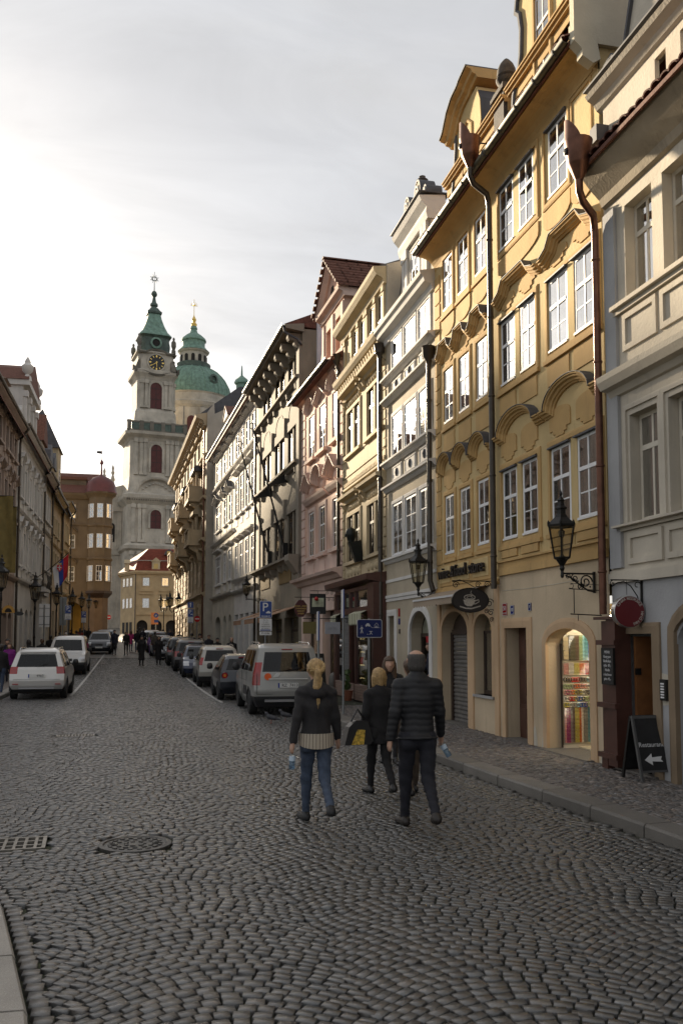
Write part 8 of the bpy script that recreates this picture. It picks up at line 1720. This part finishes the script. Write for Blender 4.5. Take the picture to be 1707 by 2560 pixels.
def shop_things(yr):
    # bead shop room behind the arch, lit by its own tube lamp
    RW = pm('shop cream wall', (.55, .48, .34), .8, var=.1); r = yr
    yr.part('shop_room', MB().box(11.75, 15.5, -3.1, -3.0, .14, 2.5).box(11.75, 15.5, -3.0, -.52, 2.4, 2.5).box(11.75, 15.5, -3.0, -.5, .12, .16).box(13.72, 13.8, -3, -.5, .14, 2.5).box(11.7, 11.78, -3, -.5, .14, 2.5), RW)
    lm = yr.part('ceiling_lamp', MB().box(12.4, 13.4, -1.25, -1.17, 2.33, 2.38), pm('lit tube', (1., .88, .66), .5, var=0, emit=11.)); yr.part('ceiling_lamp', MB().box(12.6, 13.5, -.62, -.56, 2.28, 2.32), pm('lit tube', (1., .88, .66)))
    b = root('bead_display', (6.85, 13.62, .15), 0, 'open door leaf hung with rows of coloured bead necklaces', 'bead display'); put('panel', MB().box(0, .85, 0, .03, 0, 1.86).box(.1, .85, 0, .03, 1.86, 2.0), pm('pale display panel', (.5, .46, .36), .6), b); put('panel_edge', MB().box(-.015, 0, -.02, .03, 0, 1.72), DWD, b); put('base_rail', MB().box(-.01, .85, -.02, 0, -.01, .04), CRW, b)
    PAL = dict(p=(.55, .25, .22), m=(.30, .01, .12), g=(.25, .22, .19), y=(.50, .42, .08), o=(.60, .13, .02), w=(.62, .58, .5), t=(.10, .27, .30), b=(.04, .10, .32), i=(.05, .02, .22), k=(.03, .028, .026), r=(.42, .01, .015), c=(.25, .45, .5), e=(.28, .36, .18), s=(.60, .28, .16), d=(.09, .085, .05), n=(.13, .08, .06))
    bm_ = lambda c: pm('bead '+c, PAL[c], .15, var=.35, scale=60, coat=.6)
    def strands(seq, z0, z1, x0=.02, x1=.60):
        n = len(seq); w = (x1-x0)/n
        for i, c in enumerate(seq):
            x = x0+w*(i+.5)
            for s in (-1, 1):
                key = ('strand', round(z1-z0, 3))
                if key not in LAMPC:
                    m = MB(); k = int((z1-z0)/.022)
                    m.lathe([(.0035 if q % 2 else .0115, (z1-z0)*q/(2*k)) for q in range(2*k+1)], 6); LAMPC[key] = mesh(m, 'bead_strand')
                put('bead_strand', LAMPC[key], bm_(c), b, (x+s*w*.24, -.018, z0))
    strands('pmmgnyyowggtcbi', .08, .66); strands('kdddnneecttbbos', 1.44, 1.86, .12)
    for j, (z, seq) in enumerate(((1.2, 'ppwwyyoorrcc'),)): strands(seq, z, z+.2)
    if True:
        rg = mesh(MB().tube([(.026*math.cos(a), 0, .034*math.sin(a)) for a in np.linspace(0, 2*math.pi, 11)], .009, 5), 'bracelet')
        for j, (z, seq) in enumerate(((1.12, 'kkkrrrknnckk'), (1.01, 'eeegoopppwgg'), (.91, 'pmpoynywgkcc'), (.80, 'wwrrybbkeeoo'), (.70, 'yywggcbbieey'))):
            put('bracelet_rail', MB().box(.01, .84, -.03, -.02, z+.035, z+.045), CRW, b)
            for i, c in enumerate(seq): put('bracelet', rg, bm_(c), b, (.04+.047*i, -.03, z))
    for k in range(5): put('gilt_box', MB().box(.01, .10, -.05, -.01, 1.46+.075*k, 1.52+.075*k), pm('pale gilt', (.5, .42, .28), .3, metal=.4), b)
    # striped awning strip above the wine shop
    a = root('awning', (6.60, 0, 0), 0, 'rolled beige shop awning with scalloped edge under the wine sign', 'awning'); AW = pm('beige awning cloth', (.30, .235, .17), .8, var=.1)
    put('cloth', MB().prism([(-.62, 2.80), (0, 3.0), (0, 2.97), (-.62, 2.77)], 0, 0, 'x') if False else MB().face([(-.60, 16.45, 2.82), (-.60, 19.1, 2.82), (0, 19.3, 3.02), (0, 16.2, 3.02)]), AW, a); put('front_bar', MB().box(-.63, -.58, 16.4, 19.12, 2.79, 2.83), STW, a)
    for k in range(15):
        y0 = 16.42+k*.18; put('scallop', MB().face([(-.61, y0, 2.79), (-.61, y0+.18, 2.79), (-.615, y0+.18, 2.68), (-.615, y0+.13, 2.65), (-.615, y0+.05, 2.65), (-.615, y0, 2.68)]), AW, a)
    # brown awnings on the dark house
    for i, (s, w) in enumerate(((8.2, 2.6), (12.0, 2.6), (15.6, 2.4))):
        r_ = root('awning', (XA-.045*s, 29+s, 2.9), RB, ('first', 'second', 'third')[i]+' tan shop awning along the dark house, counted from the pink house', 'awning', 'tan awnings'); T_ = pm('tan awning cloth', (.33, .19, .11), .8, var=.1)
        put('cloth', MB().prism([(.0, .45), (1.25, .02), (1.25, 0), (.0, .42)], -w/2, w/2, 'x'), T_, r_); put('valance', MB().box(-w/2, w/2, 1.24, 1.255, -.22, .02), T_, r_); put('front_bar', MB().box(-w/2, w/2, 1.235, 1.27, .0, .04), STW, r_)
    # planter, stone bollard, small easel by the brown shopfront
    r_ = root('potted_plant', (6.05, 25.9, .12), 0, 'terracotta pot with a tall thin green plant by the shopfront', 'plant'); put('pot', MB().lathe([(.11, 0), (.15, .28), (.16, .3), (.14, .3)], 14), pm('terracotta', (.25, .09, .05), .8), r_)
    lf = mesh(MB().face([(-.02, 0, 0), (.02, 0, 0), (.035, 0, .07), (0, .01, .15), (-.035, 0, .07)]), 'leaf'); GL = pm('leaf green', (.06, .10, .025), .6, var=.4, scale=12)
    put('stem', MB().tube([(0, 0, .28), (.02, 0, .9)], .01, 5), GL, r_)
    for k in range(60): put('leaf', lf, GL, r_, (random.uniform(-.07, .07), random.uniform(-.07, .07), random.uniform(.3, .85)), (random.uniform(-1, 1), random.uniform(-1, 1), random.uniform(0, 6.3)))
    o = put('stone_bollard', MB().lathe([(.16, 0), (.15, .5), (.13, .62), (.08, .7), (.01, .73)], 12), GRN, None, (6.25, 28.9, .12), smooth=True); tag(o, 'round-topped stone bollard against the shop corner', 'bollard')
    r_ = root('menu_easel', (6.0, 29.9, .12), R(25), 'dark wooden easel with white menu sheets beside the pink house', 'menu easel'); put('board', MB().box(-.28, .28, -.03, 0, .1, 1.35), BLK, r_, rot=(R(-8), 0, 0)); put('legs', MB().tube([(-.2, .0, 0), (-.2, .25, 1.3)], .02, 5).tube([(.2, 0, 0), (.2, .25, 1.3)], .02, 5), DWD, r_)
    for k in (0, 1): put('menu_sheet', MB().box(-.2+.22*k, -.02+.22*k, -.035, -.031, .95, 1.2), STW, r_, rot=(R(-8), 0, 0))
    PG = pm('pigeon grey', (.05, .052, .06), .7, var=.3, scale=30)
    for i, (x, y, a) in enumerate(((2.98, 20.5, 70), (3.42, 21.2, 80))):
        f, lo, hi = blend([((0, -.05, .12), (0, .07, .15), .05, .055), ((0, .08, .16), (0, .12, .22), .04, .028), ((0, .125, .24), (0, .14, .24), .027, .022), ((0, -.08, .12), (0, -.20, .08), .035, .012), ((0, .155, .237), (0, .185, .23), .008, .004)], .03)
        o = put('pigeon', nets(f, lo, hi, .009), PG, None, (x, y, 0), (0, 0, R(a)), smooth=True); tag(o, ('pigeon standing on the cobbles behind the grey van', 'pigeon half hidden beside the van bumper')[i], 'pigeon')
        for s in (-1, 1): put('leg', MB().tube([(s*.025, .01, .1), (s*.025, .02, .0)], .006, 4).tube([(s*.025, .0, .006), (s*.03, .05, .004)], .004, 4), pm('pigeon leg', (.25, .08, .06), .6), o)
def props():
    signs()
    wall_lamp(6.60, 12.0, 2.93, .53, 'iron and glass wall lantern over the bead shop'); wall_lamp(6.60, 19.25, 3.02, .45, 'wall lantern beside the awning of the wine shop'); wall_lamp(5.92, 44.0, 4.0, .85, 'wall lantern on the dark house above the tan awnings', 0, 1.0)
    for i, (x, y, l) in enumerate(((-5.2, 46, 'lamp post nearest on the left pavement, beside the white notice board'), (-5.44, 60, 'lamp post under the flag on the left pavement'), (-5.2, 70, 'third lamp post on the left pavement'), (-5.1, 79, 'fourth lamp post on the left pavement, before the brown house'), (-5.0, 88, 'fifth lamp post on the left pavement'), (-4.8, 97, 'last lamp post on the left pavement at the arcade'))): lamp_post(x, y, l, 3.3)
    lamp_post(2.6, 75, 'twin lamp post by the balcony house, nearer one', 3.4, .35); lamp_post(2.1, 90, 'twin lamp post by the balcony house, farther one', 3.5, .3); lamp_post(-5.62, 38, 'lamp post cut by the left picture edge', 3.6)
# ================================================================ assemble
def main():
    ironwork()
    build_road(); build_pavements(); lines()
    house_grey_right(); yr = house_yellow_right(); yl = house_yellow_left()
    yellow_roof(yr, 11.66, 15.66, True); yellow_roof(yl, 15.66, 19.3, False); yellow_gables(yr, yl)
    copper_downpipe(yr, 15.62, 11.5, 0, 15.35, .62, 2.9, DPI); copper_downpipe(yr, 11.58, 9.1, 0, 11.25, .55, 2.3)
    t = house_taupe(); drainpipe(t, 19.35, 3.3, 8.4, .15, .06, DPI, True, foot=[(19.22, .12, 3.05)])
    c = house_cream(); drainpipe(c, 23.66, 2.2, 9.9, .16, .065, DPI, True, foot=[(23.6, .5, .3), (23.6, .5, 2.0)])
    house_pink(); house_dark(); flagpoles()
    white_house('white house of four window columns beside the dark house', 16.9, 25.2, [(.9, 1.9), (2.9, 3.9), (4.9, 5.9), (6.8, 7.8)], WHT, OWT, ((5.45, 7.45), (9.3, 11.5), (12.75, 14.3)), eave=15.0, mid=12.3, dorm=None)
    white_house('cream white house with triangular window hoods next to the blank party wall', 25.2, 36.0, [(1.2, 2.3), (3.6, 4.7), (6.4, 8.8)], CWH, OWT, ((5.55, 7.4), (9.3, 11.0), (12.7, 14.1)), double=True, eave=14.9, mid=12.2, dorm=5.5)
    balcony_house(); left_row(); brown_house(); mansard_house(); church()
    cars(); people(); props(); shop_things(yr)
main()
